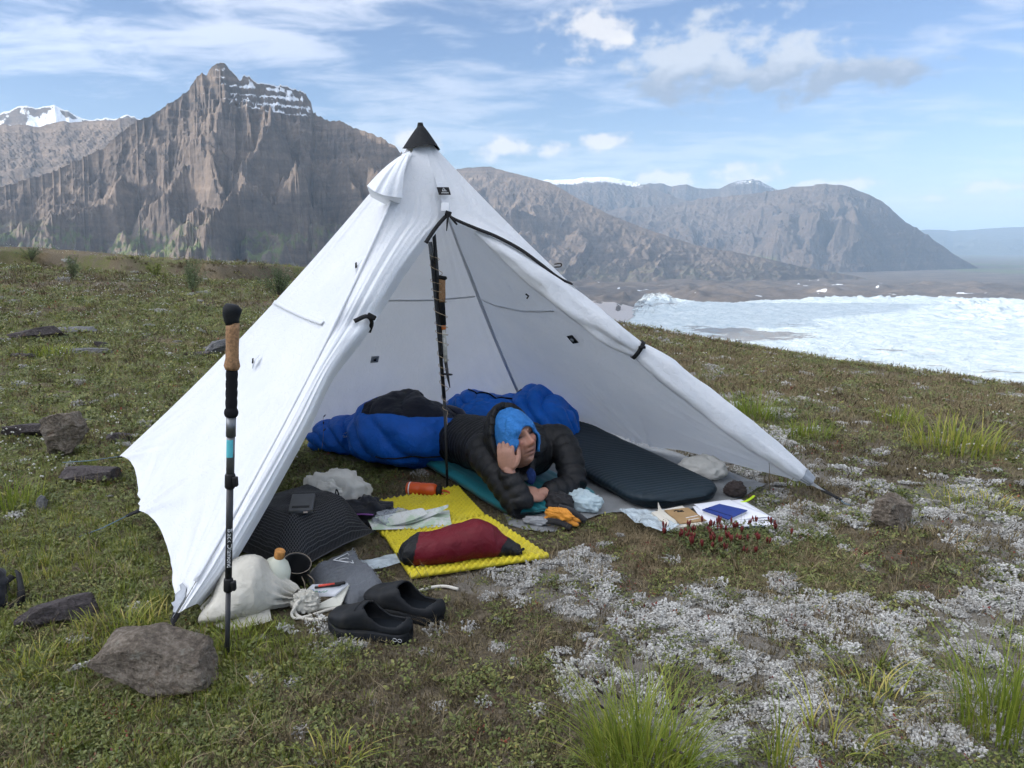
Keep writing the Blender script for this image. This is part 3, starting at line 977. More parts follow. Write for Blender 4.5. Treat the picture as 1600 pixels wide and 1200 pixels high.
def wall(Ra, Rb, nt=130, hollow=0.05, hem=0.16, mids=(0.5,), seed=0, wr=0.012, t0=0.0, t1=1.0, lift=0.0):
    """panel between two hips: hollow across, hem scalloped between corners and tie-outs, tension folds"""
    t_ = np.linspace(t0, t1, nt)
    s_ = np.linspace(0, 1, NS)
    P = Ra[:, None] * (1 - t_)[None, :, None] + Rb[:, None] * t_[None, :, None]
    N = np.cross(Rb[-1] - APEX, Ra[-1] - APEX)
    N = N / np.linalg.norm(N)
    cen = np.array([TC.x, TC.y, 0.4])
    if np.dot(N, Ra[-1] - cen) < 0:
        N = -N
    k = (4 * t_ * (1 - t_))[None, :] * np.sin(np.pi * np.clip(s_, 0, 1) ** 0.8)[:, None]
    P = P - N[None, None] * (hollow * k)[..., None]
    # scalloped hem: pull rows near the bottom up between the fixed points
    fix = np.array(sorted([0.0, 1.0] + list(mids)))
    j = np.clip(np.searchsorted(fix, t_, side='right') - 1, 0, len(fix) - 2)
    q = (t_ - fix[j]) / (fix[j + 1] - fix[j])
    sc = (4 * q * (1 - q)) ** 0.8 * hem * (fix[j + 1] - fix[j]) / 0.5
    pull = (s_[:, None] ** 5) * sc[None, :]
    P = P + (np.array(APEX)[None, None] - P) * pull[..., None] * 0.55
    P[..., 2] += lift * (s_[:, None] ** 3) * (1 - np.abs(2 * t_[None, :] - 1))
    # folds run along the pull from peak to corners and out of the tie-outs
    fold = np.zeros((NS, nt))
    for f0 in fix:
        d = np.abs(t_[None, :] - f0)
        ang = np.arctan2(t_[None, :] - f0, np.maximum(1.02 - s_[:, None], 0.01))
        rad = np.hypot((t_[None, :] - f0), 1.02 - s_[:, None])
        fold += np.exp(-rad / 0.20) * vnoise(ang * 11, rad * 1.5, seed=seed + int(f0 * 10)) * 1.0
    top = np.exp(-s_[:, None] / 0.25) * vnoise(t_[None, :] * 13, s_[:, None] * 2, seed=seed + 5) * 0.55
    hips = (np.exp(-t_[None, :] / 0.10) + np.exp(-(1 - t_[None, :]) / 0.10)) * vnoise(t_[None, :] * 38, s_[:, None] * 3, seed=seed + 7) * 0.5
    soft = 0.5 * fbm(t_[None, :] * 5, s_[:, None] * 4, seed=seed + 9, octv=3)
    amp = wr * (fold + top + hips + soft) * (sstep(s_, 0.0, 0.12) * 1.0)[:, None]
    edge_keep = (sstep(t_, 0, 0.04) * sstep(1 - t_, 0, 0.04))[None, :]
    P = P + N[None, None] * (amp * (0.15 + 0.85 * edge_keep))[..., None]
    return P, N


def on_wall(P, s, t):
    """point of a wall panel at fraction s down and t across"""
    a, b_ = s * (P.shape[0] - 1), t * (P.shape[1] - 1)
    return Vector(P[int(round(a)), int(round(b_))])


tent = empty("pyramid_tent", (TC.x, TC.y, 0))
tent_inv = Matrix.Translation(-Vector((TC.x, TC.y, 0)))


def loc(P):
    """world points to the tent's own space"""
    return np.asarray(P) - np.array([TC.x, TC.y, 0.0])


class TB(MB):
    def build(self, name, mat_, parent=None, smooth=True):
        self.V = [tuple(np.array(v) - np.array([TC.x, TC.y, 0.0])) for v in self.V]
        return MB.build(self, name, mat_, parent, smooth)


W_left, N_left = wall(R_BL, R_FL, seed=11, hollow=0.045, hem=0.055, mids=(0.46,), wr=0.013)
W_back, N_back = wall(R_BR, R_BL, seed=23, hollow=0.05, hem=0.03, mids=(0.5,), wr=0.010)
W_right, N_right = wall(R_FR, R_BR, seed=37, hollow=0.075, hem=0.03, mids=(0.52,), wr=0.014)
o = grid_obj("wall_panel", loc(W_left), m_fab, tent); o["label"] = "left wall panel with creased scalloped hem"
o = grid_obj("wall_panel", loc(W_back), m_fab, tent)
o = grid_obj("wall_panel", loc(W_right), m_fab, tent)

def depth_front(px, py, frac):
    """depth of the front plane (through peak and both front corners) along a pixel's ray, set back a little"""
    n = (Vector(FL) - APEX).cross(Vector(FR) - APEX)
    d = pix_dir(px, py)
    o_ = Vector((0, 0, CAM_H))
    k = (APEX - o_).dot(n) / d.dot(n)
    p = o_ + d * k
    return p



Nf = np.array((Vector(FR) - APEX).cross(Vector(FL) - APEX).normalized())
if Nf[1] > 0:
    Nf = -Nf
ZIP = depth_front(697, 337, 0)                           # where the zip stops
ZT = np.array(ZIP)
# front wall: zipped shut above, the two door leaves drawn back and rolled along the hips
# left leaf: between the left hip and the drawn-back edge
edge_px = [(697, 337), (672, 372), (628, 432), (572, 520), (520, 588), (482, 668), (440, 745), (398, 820), (350, 898), (300, 958)]
hipL = R_FL


edge3 = [depth_front(a, b_, 0) + Vector((0.0, 0.05, 0)) for a, b_ in edge_px]
edgeL = spline([APEX + (ZIP - APEX) * 0.0, APEX + (ZIP - APEX) * 0.5] + edge3, NS)
# walk both lines by height so that rows stay level
zz = np.linspace(0, 1, NS)


def by_height(P, zs):
    o_ = np.argsort(-P[:, 2])
    Q = P[o_]
    return np.stack([np.interp(-zs, -Q[:, 2], Q[:, i]) for i in range(2)] + [zs], -1)


zs = np.linspace(APEX.z - 0.01, max(FL.z, edgeL[-1, 2]) + 0.005, NS)
hl, el_ = by_height(R_FL, zs), by_height(edgeL, zs)
nt = 46
tt = np.linspace(0, 1, nt)
PL = hl[:, None] * (1 - tt)[None, :, None] + el_[:, None] * tt[None, :, None]
Nf = np.array((Vector(FR) - APEX).cross(Vector(FL) - APEX).normalized())
if Nf[1] > 0:
    Nf = -Nf
row = (zs[0] - zs) / (zs[0] - zs[-1])
foldL = vnoise(tt[None, :] * 7 + 1.2 * row[:, None], row[:, None] * 2.5, seed=51) * 0.5 + vnoise(tt[None, :] * 17 + 3 * row[:, None], row[:, None] * 4, seed=52) * 0.35
pinch = 1 - 0.75 * np.exp(-((row - np.interp(585, [205, 968], [0, 1])) / 0.03) ** 2)
bulge = np.sin(np.pi * tt)[None, :] ** 0.7 * (0.042 * sstep(row, 0.22, 0.4) * (1 - 0.55 * sstep(row, 0.75, 1.0)) * pinch)[:, None]
PL = PL + Nf[None, None] * (bulge + 0.014 * foldL * sstep(row, 0.1, 0.3)[:, None] * np.sin(np.pi * tt)[None, :] ** 0.5)[..., None]
# the free edge turns back on itself
turn = sstep(tt, 0.82, 1.0)[None, :] * (0.05 * sstep(row, 0.25, 0.4) * pinch)[:, None]
PL = PL - Nf[None, None] * turn[..., None]
o = grid_obj("door_leaf", loc(PL), m_fab, tent); o["label"] = "left door leaf drawn back and gathered along the hip"

# right part of the front: closed above the zip line, rolled into a tube below it
zip_px = [(697, 337), (712, 346), (740, 358), (775, 372), (812, 392), (845, 416), (872, 436), (893, 446)]
zip3 = spline([depth_front(a, b_, 0) for a, b_ in zip_px], 60)
zs2 = np.linspace(APEX.z - 0.01, zip3[-1, 2], 90)
hr_ = by_height(R_FR, zs2)
inner = []
for z in zs2:
    if z > ZIP.z:
        f = (APEX.z - z) / (APEX.z - ZIP.z)
        inner.append(np.array(APEX) * (1 - f) + ZT * f)
    else:
        inner.append(np.array([np.interp(-z, -zip3[:, 2], zip3[:, 0]), np.interp(-z, -zip3[:, 2], zip3[:, 1]), z]))
inner = np.array(inner)
nt2 = 30
t2_ = np.linspace(0, 1, nt2)
PR = inner[:, None] * (1 - t2_)[None, :, None] + hr_[:, None] * t2_[None, :, None]
rw = np.linspace(0, 1, 90)
PR = PR + Nf[None, None] * (0.006 * vnoise(t2_[None, :] * 6, rw[:, None] * 7, seed=55) * np.sin(np.pi * t2_)[None, :])[..., None]
o = grid_obj("front_panel", loc(PR), m_fab, tent); o["label"] = "closed upper front panel above the zip"

roll_px = [(742, 362), (790, 395), (842, 432), (880, 462), (925, 497), (962, 524), (1000, 549), (1045, 583), (1100, 624), (1150, 663), (1200, 700), (1240, 730), (1272, 755)]
roll_r = [0.012, 0.035, 0.055, 0.062, 0.062, 0.055, 0.036, 0.058, 0.064, 0.060, 0.050, 0.040, 0.024]
rc = spline([depth_front(a, b_, 0) + Vector((0, 0.03, 0)) for a, b_ in roll_px], 150)
rr_ = np.interp(np.linspace(0, 12, 150), range(13), roll_r)
tb = TB()
seg = 28
PT = np.zeros((150, seg, 3))
side = np.array(Nf)
for i in range(150):
    tg = rc[min(i + 1, 149)] - rc[max(i - 1, 0)]
    tg /= np.linalg.norm(tg)
    s1 = side - tg * side.dot(tg)
    s1 /= np.linalg.norm(s1)
    s2 = np.cross(tg, s1)
    aa = np.linspace(0, 2 * np.pi, seg, endpoint=False)
    wob = 1 + 0.20 * vnoise(aa * 1.6 + 0 * aa, 0 * aa + i * 0.05, seed=57) + 0.10 * vnoise(aa * 4 + i * 0.01, 0 * aa + i * 0.14, seed=58)
    PT[i] = rc[i][None] + rr_[i] * wob[:, None] * (np.cos(aa)[:, None] * s1[None] * 0.75 + np.sin(aa)[:, None] * s2[None])
o = grid_obj("door_leaf", loc(PT), m_fab, tent, cv=True); o["label"] = "right door leaf rolled into a tube along the hip"

# peak cap
cap = TB()
prof = []
capP = np.zeros((12, 24, 3))
for i in range(12):
    f = i / 11
    zc = APEX.z + 0.02 - f * 0.092
    rad = 0.011 + 0.064 * f ** 0.9
    for k in range(24):
        a_ = 2 * math.pi * k / 24
        sq = 1 / max(abs(math.cos(a_ + 0.5)), abs(math.sin(a_ + 0.5)))
        rr = rad * (0.75 + 0.25 * sq)
        capP[i, k] = (APEX.x + 0.004 + rr * math.cos(a_), APEX.y - 0.012 + rr * math.sin(a_), zc - 0.008 * math.sin(a_ * 2) * f)
cap.grid(capP, cv=True)
cap.add([tuple(capP[0, k]) for k in range(24)], [list(range(24))])
capo = cap.build("peak_cap", m_cap, tent)
knob = TB()
knob.tube([APEX + Vector((0, 0, 0.012)), APEX + Vector((0, 0, 0.035))], [0.016, 0.011], 10)
knob.build("peak_loop", m_black, capo)

# vent with a stiff brim, high on the left
v_top = at(640, 236, 3.33)
v_tip = at(573, 290, 3.22)
v_in = at(628, 309, 3.20)
v_b1 = at(580, 308, 3.42)
v_b2 = at(622, 330, 3.38)
n1, n2 = 26, 20
VP = np.zeros((n1, n2, 3))
for i in range(n1):
    f = i / (n1 - 1)
    brim = np.array(v_tip) * (1 - f) + np.array(v_in) * f
    brim = brim + np.array([-0.008, -0.05, -0.012]) * math.sin(math.pi * f)
    root = np.array(at(632, 240, 3.45)) * (1 - f) + np.array(v_top) * f
    for j in range(n2):
        g = j / (n2 - 1)
        p = root * (1 - g) + brim * g
        p = p + np.array([-0.2, -0.9, 0.3]) * 0.02 * math.sin(math.pi * g)
        p[1] -= 0.010 * vnoise(np.array([f * 9.0]), np.array([g * 1.5]), seed=61)[0]
        VP[i, j] = p
vent = grid_obj("vent", loc(VP), m_fab, tent); vent["label"] = "hooded vent high on the left wall"
LP = np.zeros((n1, 6, 3))
for i in range(n1):
    f = i / (n1 - 1)
    e = VP[i, -1]
    back = np.array(v_b1) * (1 - f) + np.array(v_b2) * f
    for j in range(6):
        g = j / 5
        LP[i, j] = e * (1 - g) + back * g + np.array([0, -0.012, 0.002]) * math.sin(math.pi * g)
grid_obj("brim", loc(LP), m_fab, vent)

# zip with dark flaps, pull and tie
tb = TB()
lz = [depth_front(a, b_, 0) + Vector(Nf) * 0.012 for a, b_ in [(699, 337), (690, 346), (680, 358), (671, 371), (664, 382)]]
tb.ribbon(spline(lz, 16), [0.010] * 2 + [0.016] * 14, Nf, 0.003)
tb.build("zip", m_black, tent)
tb = TB()
rz = [Vector(p) + Vector(Nf) * 0.010 for p in zip3]
tb.ribbon(rz, list(np.interp(range(60), [0, 10, 40, 59], [0.008, 0.015, 0.017, 0.010])), Nf, 0.003)
tb.build("zip", m_black, tent)
tb = TB()
k0 = depth_front(698, 338, 0) + Vector(Nf) * 0.02
tb.box(k0, (0.026, 0.012, 0.020), Matrix.Rotation(0.3, 4, 'Y'), bev=0.003)
tb.ribbon([k0, depth_front(704, 346, 0) + Vector(Nf) * 0.02, depth_front(712, 355, 0) + Vector(Nf) * 0.018], [0.012, 0.011, 0.006], Nf, 0.004)
tb.ribbon([k0, depth_front(697, 350, 0) + Vector(Nf) * 0.018, depth_front(696, 364, 0) + Vector(Nf) * 0.015], [0.010, 0.008, 0.003], Nf, 0.003)
tb.build("zip_pull", m_black, tent)
tb = TB()
tb.box(depth_front(695, 325, 0) + Vector(Nf) * 0.006, (0.034, 0.006, 0.042), Matrix.Rotation(-0.55, 4, 'X'), bev=0.002)
tb.build("zip_flap", m_fab, tent)

# name patch: black with a small white triangle mark and a line of lettering
pc = [depth_front(a, b_, 0) + Vector(Nf) * 0.020 for a, b_ in [(680, 297.5), (698.5, 297.5), (702, 309), (683.5, 309)]]
tb = TB()
q = [p + Vector(Nf) * 0.0025 for p in pc]
tb.add(pc + q, [[4, 5, 6, 7], [0, 3, 2, 1], [0, 1, 5, 4], [1, 2, 6, 5], [2, 3, 7, 6], [3, 0, 4, 7]])
patch = tb.build("name_patch", m_black, tent, smooth=False)


def on_patch(u, v, e=0.0035):
    p = q[0] * (1 - u) * (1 - v) + q[1] * u * (1 - v) + q[2] * u * v + q[3] * (1 - u) * v
    return p + Vector(Nf) * e * 0.5


tb = TB()
tb.tube([on_patch(0.36, 0.56), on_patch(0.50, 0.12), on_patch(0.70, 0.56), on_patch(0.36, 0.56)], 0.0011, 5)
tb.tube([on_patch(0.46, 0.56), on_patch(0.53, 0.34), on_patch(0.60, 0.56)], 0.0009, 5)
for k in range(11):
    u0 = 0.24 + k * 0.056
    tb.ribbon([on_patch(u0, 0.72), on_patch(u0 + 0.01, 0.88)], 0.0012, Nf, 0.0005)
tb.build("emblem", m_whiteprint, patch, smooth=False)


# ties that hold the rolled doors
def band(center, tangent, r, name="door_tie"):
    tb_ = TB()
    tg = Vector(tangent).normalized()
    s1 = (Vector(Nf) - tg * Vector(Nf).dot(tg)).normalized()
    s2 = tg.cross(s1)
    pts = [Vector(center) + (s1 * math.cos(a_) * 0.8 + s2 * math.sin(a_)) * r for a_ in np.linspace(0, 2 * math.pi, 18)]
    tb_.ribbon(pts, 0.018, lambda i: (pts[i] - Vector(center)), 0.004)
    tb_.box(Vector(center) + s1 * r * 0.95 + s2 * r * 0.3, (0.03, 0.012, 0.012), bev=0.003)
    return tb_.build(name, m_black, tent)


band(rc[74], rc[80] - rc[68], 0.047)
iL = int(np.argmin(np.abs(row - np.interp(585, [205, 968], [0, 1]))))
ctr = PL[iL, int(nt * 0.72)] - Nf * 0.012
tb = TB()
tb.ribbon(spline([PL[iL + 1, int(nt * 0.46)] + Nf * 0.014, PL[iL, int(nt * 0.7)] + Nf * 0.024, PL[iL + 1, int(nt * 0.92)] + Nf * 0.02, PL[iL + 2, nt - 1] - Nf * 0.02], 14), 0.016, Nf, 0.004)
tb.box(Vector(PL[iL, int(nt * 0.84)]) + Vector(Nf) * 0.028, (0.034, 0.014, 0.018), Matrix.Rotation(0.5, 4, 'Y'), bev=0.004)
tb.build("door_tie", m_black, tent)


# seam tapes seen on the inside and the bonded seams across the panels
def tape(pts, wid, nrm, mat_=m_tape, name="seam_tape", thick=0.0012):
    tb_ = TB()
    tb_.ribbon(pts, wid, nrm, thick)
    return tb_.build(name, mat_, tent)


inside = (Vector((TC.x, TC.y, 0.5)) - Vector(R_BR[60])).normalized()
tape([Vector(p) + inside * 0.014 for p in R_BR[12:126:3]], 0.018, inside)
tape([Vector(W_right[58, j]) - Vector(N_right) * 0.012 for j in range(30, 127, 4)], 0.010, -Vector(N_right))
tape([Vector(W_back[58, j]) - Vector(N_back) * 0.012 for j in range(4, 122, 4)], 0.008, -Vector(N_back), m_fab)
tape([Vector(W_left[62, j]) + Vector(N_left) * 0.008 for j in range(2, 100, 4)], 0.020, N_left, m_fab)
tape([Vector(p) + Vector(N_left) * 0.004 + Vector(Nf) * 0.004 for p in R_FL[8:124:3]], 0.014, Vector(N_left) + Vector(Nf), m_fab)


# square tie-out patches
def tie_patch(P, s, t, N, size, mats=(m_patch, m_black), rot=0.0):
    c = on_wall(P, s, t) + Vector(N) * 0.014
    z = Vector(N).normalized()
    x = z.cross(Vector((0, 0, 1))).normalized()
    y = z.cross(x)
    M = Matrix((x, y, z)).transposed().to_4x4() @ Matrix.Rotation(rot, 4, 'Z')
    tb_ = TB()
    tb_.box(c, (size, size, 0.003), M, bev=0.001)
    p_ = tb_.build("tie_out_patch", mats[0], tent, smooth=False)
    tb_ = TB()
    tb_.lathe([(size * 0.20, 0.002), (size * 0.20, 0.005), (size * 0.1, 0.007)], 10, c, z)
    tb_.build("tie_out_loop", mats[1], p_)


def wall_pix(P, px, py):
    """fractions (s, t) of the place on a wall panel that lies on a pixel's ray"""
    d = np.array(pix_dir(px, py))
    Q = P - np.array([0, 0, CAM_H])
    dn = d / np.linalg.norm(d)
    k = np.linalg.norm(np.cross(Q, dn[None, None]), axis=-1)
    i, j = np.unravel_index(np.argmin(k), k.shape)
    return i / (P.shape[0] - 1), j / (P.shape[1] - 1)


tie_patch(W_back, *wall_pix(W_back, 584, 559), -N_back, 0.042)
tie_patch(W_right, *wall_pix(W_right, 897, 528), -N_right, 0.048, (m_black, m_patch), 0.3)
for px, py in ((570, 424), (404, 567)):
    s_, t__ = wall_pix(W_left, px, py)
    c = on_wall(W_left, s_, t__) + Vector(N_left) * 0.012
    tb = TB()
    side_ = Vector(N_left).cross(Vector((0, 0, 1))).normalized()
    updn = side_.cross(Vector(N_left)).normalized()
    tb.ribbon([c - side_ * 0.02 - updn * 0.03, c + Vector(N_left) * 0.010, c + side_ * 0.024 + updn * 0.035], [0.004, 0.028, 0.003], N_left, 0.002)
    fl_ = tb.build("tie_out_patch", m_fab, tent)
    tb = TB()
    tb.ribbon([c - side_ * 0.012 - updn * 0.012 + Vector(N_left) * 0.012, c + Vector(N_left) * 0.02 + updn * 0.006], 0.008, N_left, 0.003)
    tb.build("tie_out_loop", m_black, fl_)
# small loop on the right skyline of the tent, and a hook on the inner seam
tb = TB()
p = depth_front(866, 413, 0)
tb.tube(spline([p, p + Vector((0.028, 0, 0.004)), p + Vector((0.028, 0, -0.010)), p + Vector((0, 0, -0.012))], 12), 0.003, 6)
tb.build("tie_out_loop", m_black, tent)
tb = TB()
s_, t__ = wall_pix(W_right, 826, 455)
p = on_wall(W_right, s_, t__) - Vector(N_right) * 0.02
tb.tube([p, p + Vector((0.012, -0.01, -0.008)), p + Vector((0.004, -0.01, -0.02))], 0.004, 6)
tb.build("seam_hook", m_black, tent)


# corners: grey reinforcement, webbing and cord
def corner(Pw, j, cpt, stake, strap_l, name="corner_strap"):
    tb_ = TB()
    d = (Vector(stake) - Vector(cpt)).normalized()
    c0 = Vector(cpt) - d * 0.02
    tb_.ribbon([c0, c0 + d * strap_l * 0.5, c0 + d * strap_l], [0.022, 0.016, 0.014], Vector((0, -0.6, 0.8)), 0.003)
    st = tb_.build(name, m_black, tent)
    tb_ = TB()
    a_ = c0 + d * strap_l * 0.9
    b_ = Vector(stake)
    mid = (a_ + b_) / 2 + Vector((0, 0, -0.006))
    tb_.tube([a_, mid, b_], 0.0022, 6)
    tb_.build("guy_line", m_bluecord, tent)
    return st


s_fl = gp(262, 1000, 0.0); s_fl.z = gz(s_fl.x, s_fl.y) + 0.01
corner(W_left, -1, FL, s_fl, 0.075)
s_fr = gp(1330, 793, 0.0); s_fr.z = gz(s_fr.x, s_fr.y) + 0.01
corner(W_right, 0, FR, s_fr, 0.10)
s_bl = BL + Vector((-0.34, 0.10, -0.06))
corner(W_left, 0, BL, s_bl, 0.03)
midL = on_wall(W_left, 1.0, 0.46)
s_ml = gp(120, 845, 0.0); s_ml.z = gz(s_ml.x, s_ml.y) + 0.01
corner(W_left, 0, midL, s_ml, 0.07)
# grey corner reinforcements: bonded over the lowest part of the panels
grid_obj("corner_reinforcement", loc(W_left[125:, 124:] + np.array(N_left) * 0.004), m_patch, tent)
grid_obj("corner_reinforcement", loc(PT[-7:] + Nf * 0.002), m_patch, tent, cv=True)
tag(tent, "white pyramid tent with its front doors rolled open, black peak cap", "tent")

# ------------------------------------------------------------------ camp gear
def hit(px, py):
    """where a pixel's ray meets the hill"""
    d = pix_dir(px, py)
    k = np.geomspace(1.0, 90, 3000)
    X, Y, Z = d.x * k, d.y * k, CAM_H + d.z * k
    below = Z < ground_z(X, Y)
    i = int(np.argmax(below)) if below.any() else len(k) - 1
    return Vector((X[i], Y[i], gz(X[i], Y[i])))


def on_ground(px, py, dz=0.0):
    p = hit(px, py)
    p.z += dz
    return p


def puffy(stations, nseg=64, nring=140, power=0.75, baffle=0.0, bstep=0.09, wr=0.004, wfreq=16.0, seed=0, dz=0.0, diag=0.0, endround=True, under=0.15):
    """soft lofted body lying on the ground: stations (x, y, half width, height[, base z])"""
    st = np.array([(list(s) + [0.0])[:5] for s in stations], float)
    C = spline(st[:, :3], nring)
    Hh = spline(np.stack([st[:, 3], st[:, 4], st[:, 4] * 0], -1), nring)
    xy = C[:, :2]
    wd = np.maximum(C[:, 2], 0.004)
    h = np.maximum(Hh[:, 0], 0.006)
    z0 = Hh[:, 1]
    tg = np.gradient(xy, axis=0)
    tg /= np.linalg.norm(tg, axis=1, keepdims=True)
    sd = np.stack([tg[:, 1], -tg[:, 0]], -1)
    arc = np.concatenate([[0], np.cumsum(np.linalg.norm(np.diff(xy, axis=0), axis=1))])
    a = np.linspace(0, 2 * np.pi, nseg, endpoint=False)
    ca, sa = np.cos(a), np.sin(a)
    cx = np.sign(ca) * np.abs(ca) ** power
    cz = np.sign(sa) * np.abs(sa) ** power
    gzv = ground_z(xy[:, 0], xy[:, 1])
    P = np.zeros((nring, nseg, 3))
    P[..., 0] = xy[:, 0:1] + sd[:, 0:1] * wd[:, None] * cx[None]
    P[..., 1] = xy[:, 1:2] + sd[:, 1:2] * wd[:, None] * cx[None]
    P[..., 2] = (gzv + z0)[:, None] + h[:, None] * (0.5 + 0.5 * cz[None]) + dz
    N = vnormals(P, cv=True)
    cen = np.stack([xy[:, 0], xy[:, 1], gzv + z0 + h / 2], -1)[:, None]
    N = N * np.sign((N * (P - cen)).sum(-1, keepdims=True).mean())
    if baffle > 0:
        ph = (arc[:, None] + diag * sa[None]) / bstep
        puff = np.abs(np.sin(np.pi * ph)) ** 0.6
        P = P + N * (baffle * (puff - 0.75))[..., None]
    nz = fbm(P[..., 0] * wfreq, P[..., 1] * wfreq, P[..., 2] * wfreq, seed=seed, octv=4, gain=0.55)
    cr = ridged(P[..., 0] * wfreq * 0.5, P[..., 1] * wfreq * 0.5, P[..., 2] * wfreq * 0.5, seed=seed + 7, octv=3)
    P = P + N * (wr * (nz + 0.8 * (cr - 0.5)))[..., None]
    return P, arc, a


def loft_obj(name, P, mat_, parent=None, cap=True):
    nu, nv = P.shape[:2]
    F = grid_faces(nu, nv, False, True).tolist()
    V = P.reshape(-1, 3).tolist()
    if cap:
        for r in (0, nu - 1):
            V.append(P[r].mean(0).tolist())
            c = len(V) - 1
            for k in range(nv):
                k2 = (k + 1) % nv
                F.append([c, r * nv + k2, r * nv + k] if r == 0 else [c, r * nv + k, r * nv + k2])
    return mobj(name, V, F, mat_, parent)


def blob_P(c, rad, rz=0.0, amp=0.15, freq=3.0, seed=0, nu=44, nv=64, flat=0.35, crease=0.0, cfreq=5.0, power=1.0):
    """lumpy closed body; flat = how much of its underside is pressed flat"""
    u = np.linspace(0.02, np.pi - 0.02, nu)
    v = np.linspace(0, 2 * np.pi, nv, endpoint=False)
    D = np.stack([np.sin(u)[:, None] * np.cos(v)[None], np.sin(u)[:, None] * np.sin(v)[None], np.cos(u)[:, None] + 0 * v[None]], -1)
    if power != 1.0:
        D = np.sign(D) * np.abs(D) ** power
    n = fbm(D[..., 0] * freq, D[..., 1] * freq, D[..., 2] * freq, seed=seed, octv=3)
    k = 1 + amp * n
    if crease:
        k = k + crease * (ridged(D[..., 0] * cfreq, D[..., 1] * cfreq, D[..., 2] * cfreq, seed=seed + 5, octv=3) - 0.5)
    P = D * k[..., None] * np.array(rad)
    zmin = -rad[2] * flat
    P[..., 2] = np.where(P[..., 2] < zmin, zmin + (P[..., 2] - zmin) * 0.12, P[..., 2])
    P[..., 2] -= P[..., 2].min()
    ca, sa = math.cos(rz), math.sin(rz)
    X = P[..., 0] * ca - P[..., 1] * sa
    Y = P[..., 0] * sa + P[..., 1] * ca
    return np.stack([X + c[0], Y + c[1], P[..., 2] + c[2]], -1)


def blob(name, c, rad, mat_, parent=None, **kw):
    return loft_obj(name, blob_P(c, rad, **kw), mat_, parent)


def fabric(name, color, rough=0.55, var=0.12, bump=0.5, bscale=40, bdist=0.004, sheen=0.1, mask_color=None, spec=0.35):
    """woven shell fabric; mask_color: second colour where the vertex mask is set"""
    m = bpy.data.materials.new(name)
    m.use_nodes = True
    t = NT(m.node_tree)
    P = t.n('ShaderNodeTexCoord').outputs['Object']
    nz = t.noise(P, 9, 5, 0.6)
    c = t.ramp(nz, [(0.3, tuple(x * (1 - var) for x in color)), (0.7, tuple(min(1, x * (1 + var)) for x in color))])
    if mask_color is not None:
        cv = t.n('ShaderNodeVertexColor', layer_name='mask').outputs['Color']
        s_ = t.n('ShaderNodeSeparateColor', {0: cv})
        c = t.mix(t.step(s_.outputs[0], 0.45, 0.55), c, mask_color)
    cr = t.noise(P, bscale, 6, 0.65, 0.8)
    bp = t.n('ShaderNodeBump', {'Height': cr, 'Strength': bump, 'Distance': bdist})
    b_ = t.n('ShaderNodeBsdfPrincipled', {'Base Color': c, 'Roughness': rough, 'Specular IOR Level': spec, 'Sheen Weight': sheen, 'Normal': bp.outputs[0]})
    t.n('ShaderNodeOutputMaterial', {'Surface': b_.outputs[0]})
    return m


def text_mesh(s, size, depth=0.0004):
    cu = bpy.data.curves.new("lettering", 'FONT')
    cu.body = s
    cu.size = size
    cu.extrude = depth
    cu.align_x = 'CENTER'
    cu.align_y = 'CENTER'
    ob = bpy.data.objects.new("lettering", cu)
    COL.objects.link(ob)
    dg = bpy.context.evaluated_depsgraph_get()
    me = bpy.data.meshes.new_from_object(ob.evaluated_get(dg))
    bpy.data.objects.remove(ob)
    bpy.data.curves.remove(cu)
    return me


def lettering(s, size, M, mat_, parent, name="lettering", wrap=None, depth=0.0004):
    """lettering as a part; M places it in the parent's space; wrap bends each vertex"""
    me = text_mesh(s, size, depth)
    me.name = name
    for v in me.vertices:
        v.co = wrap(v.co) if wrap else M @ v.co
    me.materials.clear()
    me.materials.append(mat_)
    return link(bpy.data.objects.new(name, me), parent)


m_cork = mat("cork", (0.30, 0.17, 0.085), 0.85, var=0.45, vscale=160, bump=0.6, bscale=250, bdist=0.001)
m_foam = mat("black_foam", (0.010, 0.011, 0.013), 0.9, spec=0.2, bump=0.3, bscale=300)
m_rubber = mat("black_rubber", (0.010, 0.012, 0.015), 0.7, spec=0.22, var=0.35, vscale=25, bump=0.3, bscale=120, dirt=(0.05, 0.047, 0.04), dirt_amt=0.35, dscale=14)
m_greyalu = mat("grey_anodised_tube", (0.16, 0.17, 0.18), 0.42, metal=0.6, var=0.25, vscale=40)
m_blackalu = mat("black_anodised_tube", (0.02, 0.021, 0.024), 0.45, spec=0.5, var=0.3, vscale=40)
m_cyan = mat("cyan_sticker", (0.10, 0.50, 0.58), 0.5)
m_plastic = mat("black_plastic", (0.010, 0.0105, 0.012), 0.55, spec=0.3)
m_tancord = mat("tan_cord", (0.48, 0.38, 0.26), 0.8)
m_whitecord = mat("off_white_rope", (0.58, 0.56, 0.50), 0.85, bump=0.6, bscale=260)


# ---------------- trekking pole standing in front of the tent
def pole_points(pb, ptp, pys):
    """points of the pole line at given picture heights"""
    out = []
    for py in pys:
        best, bk = None, 1e9
        for k in np.linspace(-0.02, 1.02, 400):
            p = pb + (ptp - pb) * k
            f = p.y * math.cos(PITCH) - (p.z - CAM_H) * math.sin(PITCH)
            u = p.y * math.sin(PITCH) + (p.z - CAM_H) * math.cos(PITCH)
            e = abs(600 - FPX * u / f - py)
            if e < bk:
                bk, best = e, p
        out.append(best)
    return out


pb = on_ground(355, 1026)
pt = at(364, 481, pb.y + 0.03)
root = empty("trekking_pole", pb)
keys = pole_points(pb, pt, [481, 490, 505, 540, 560, 572, 578, 652, 682, 742, 760, 905, 922, 1026])


def pl(p):
    return Vector(p) - pb


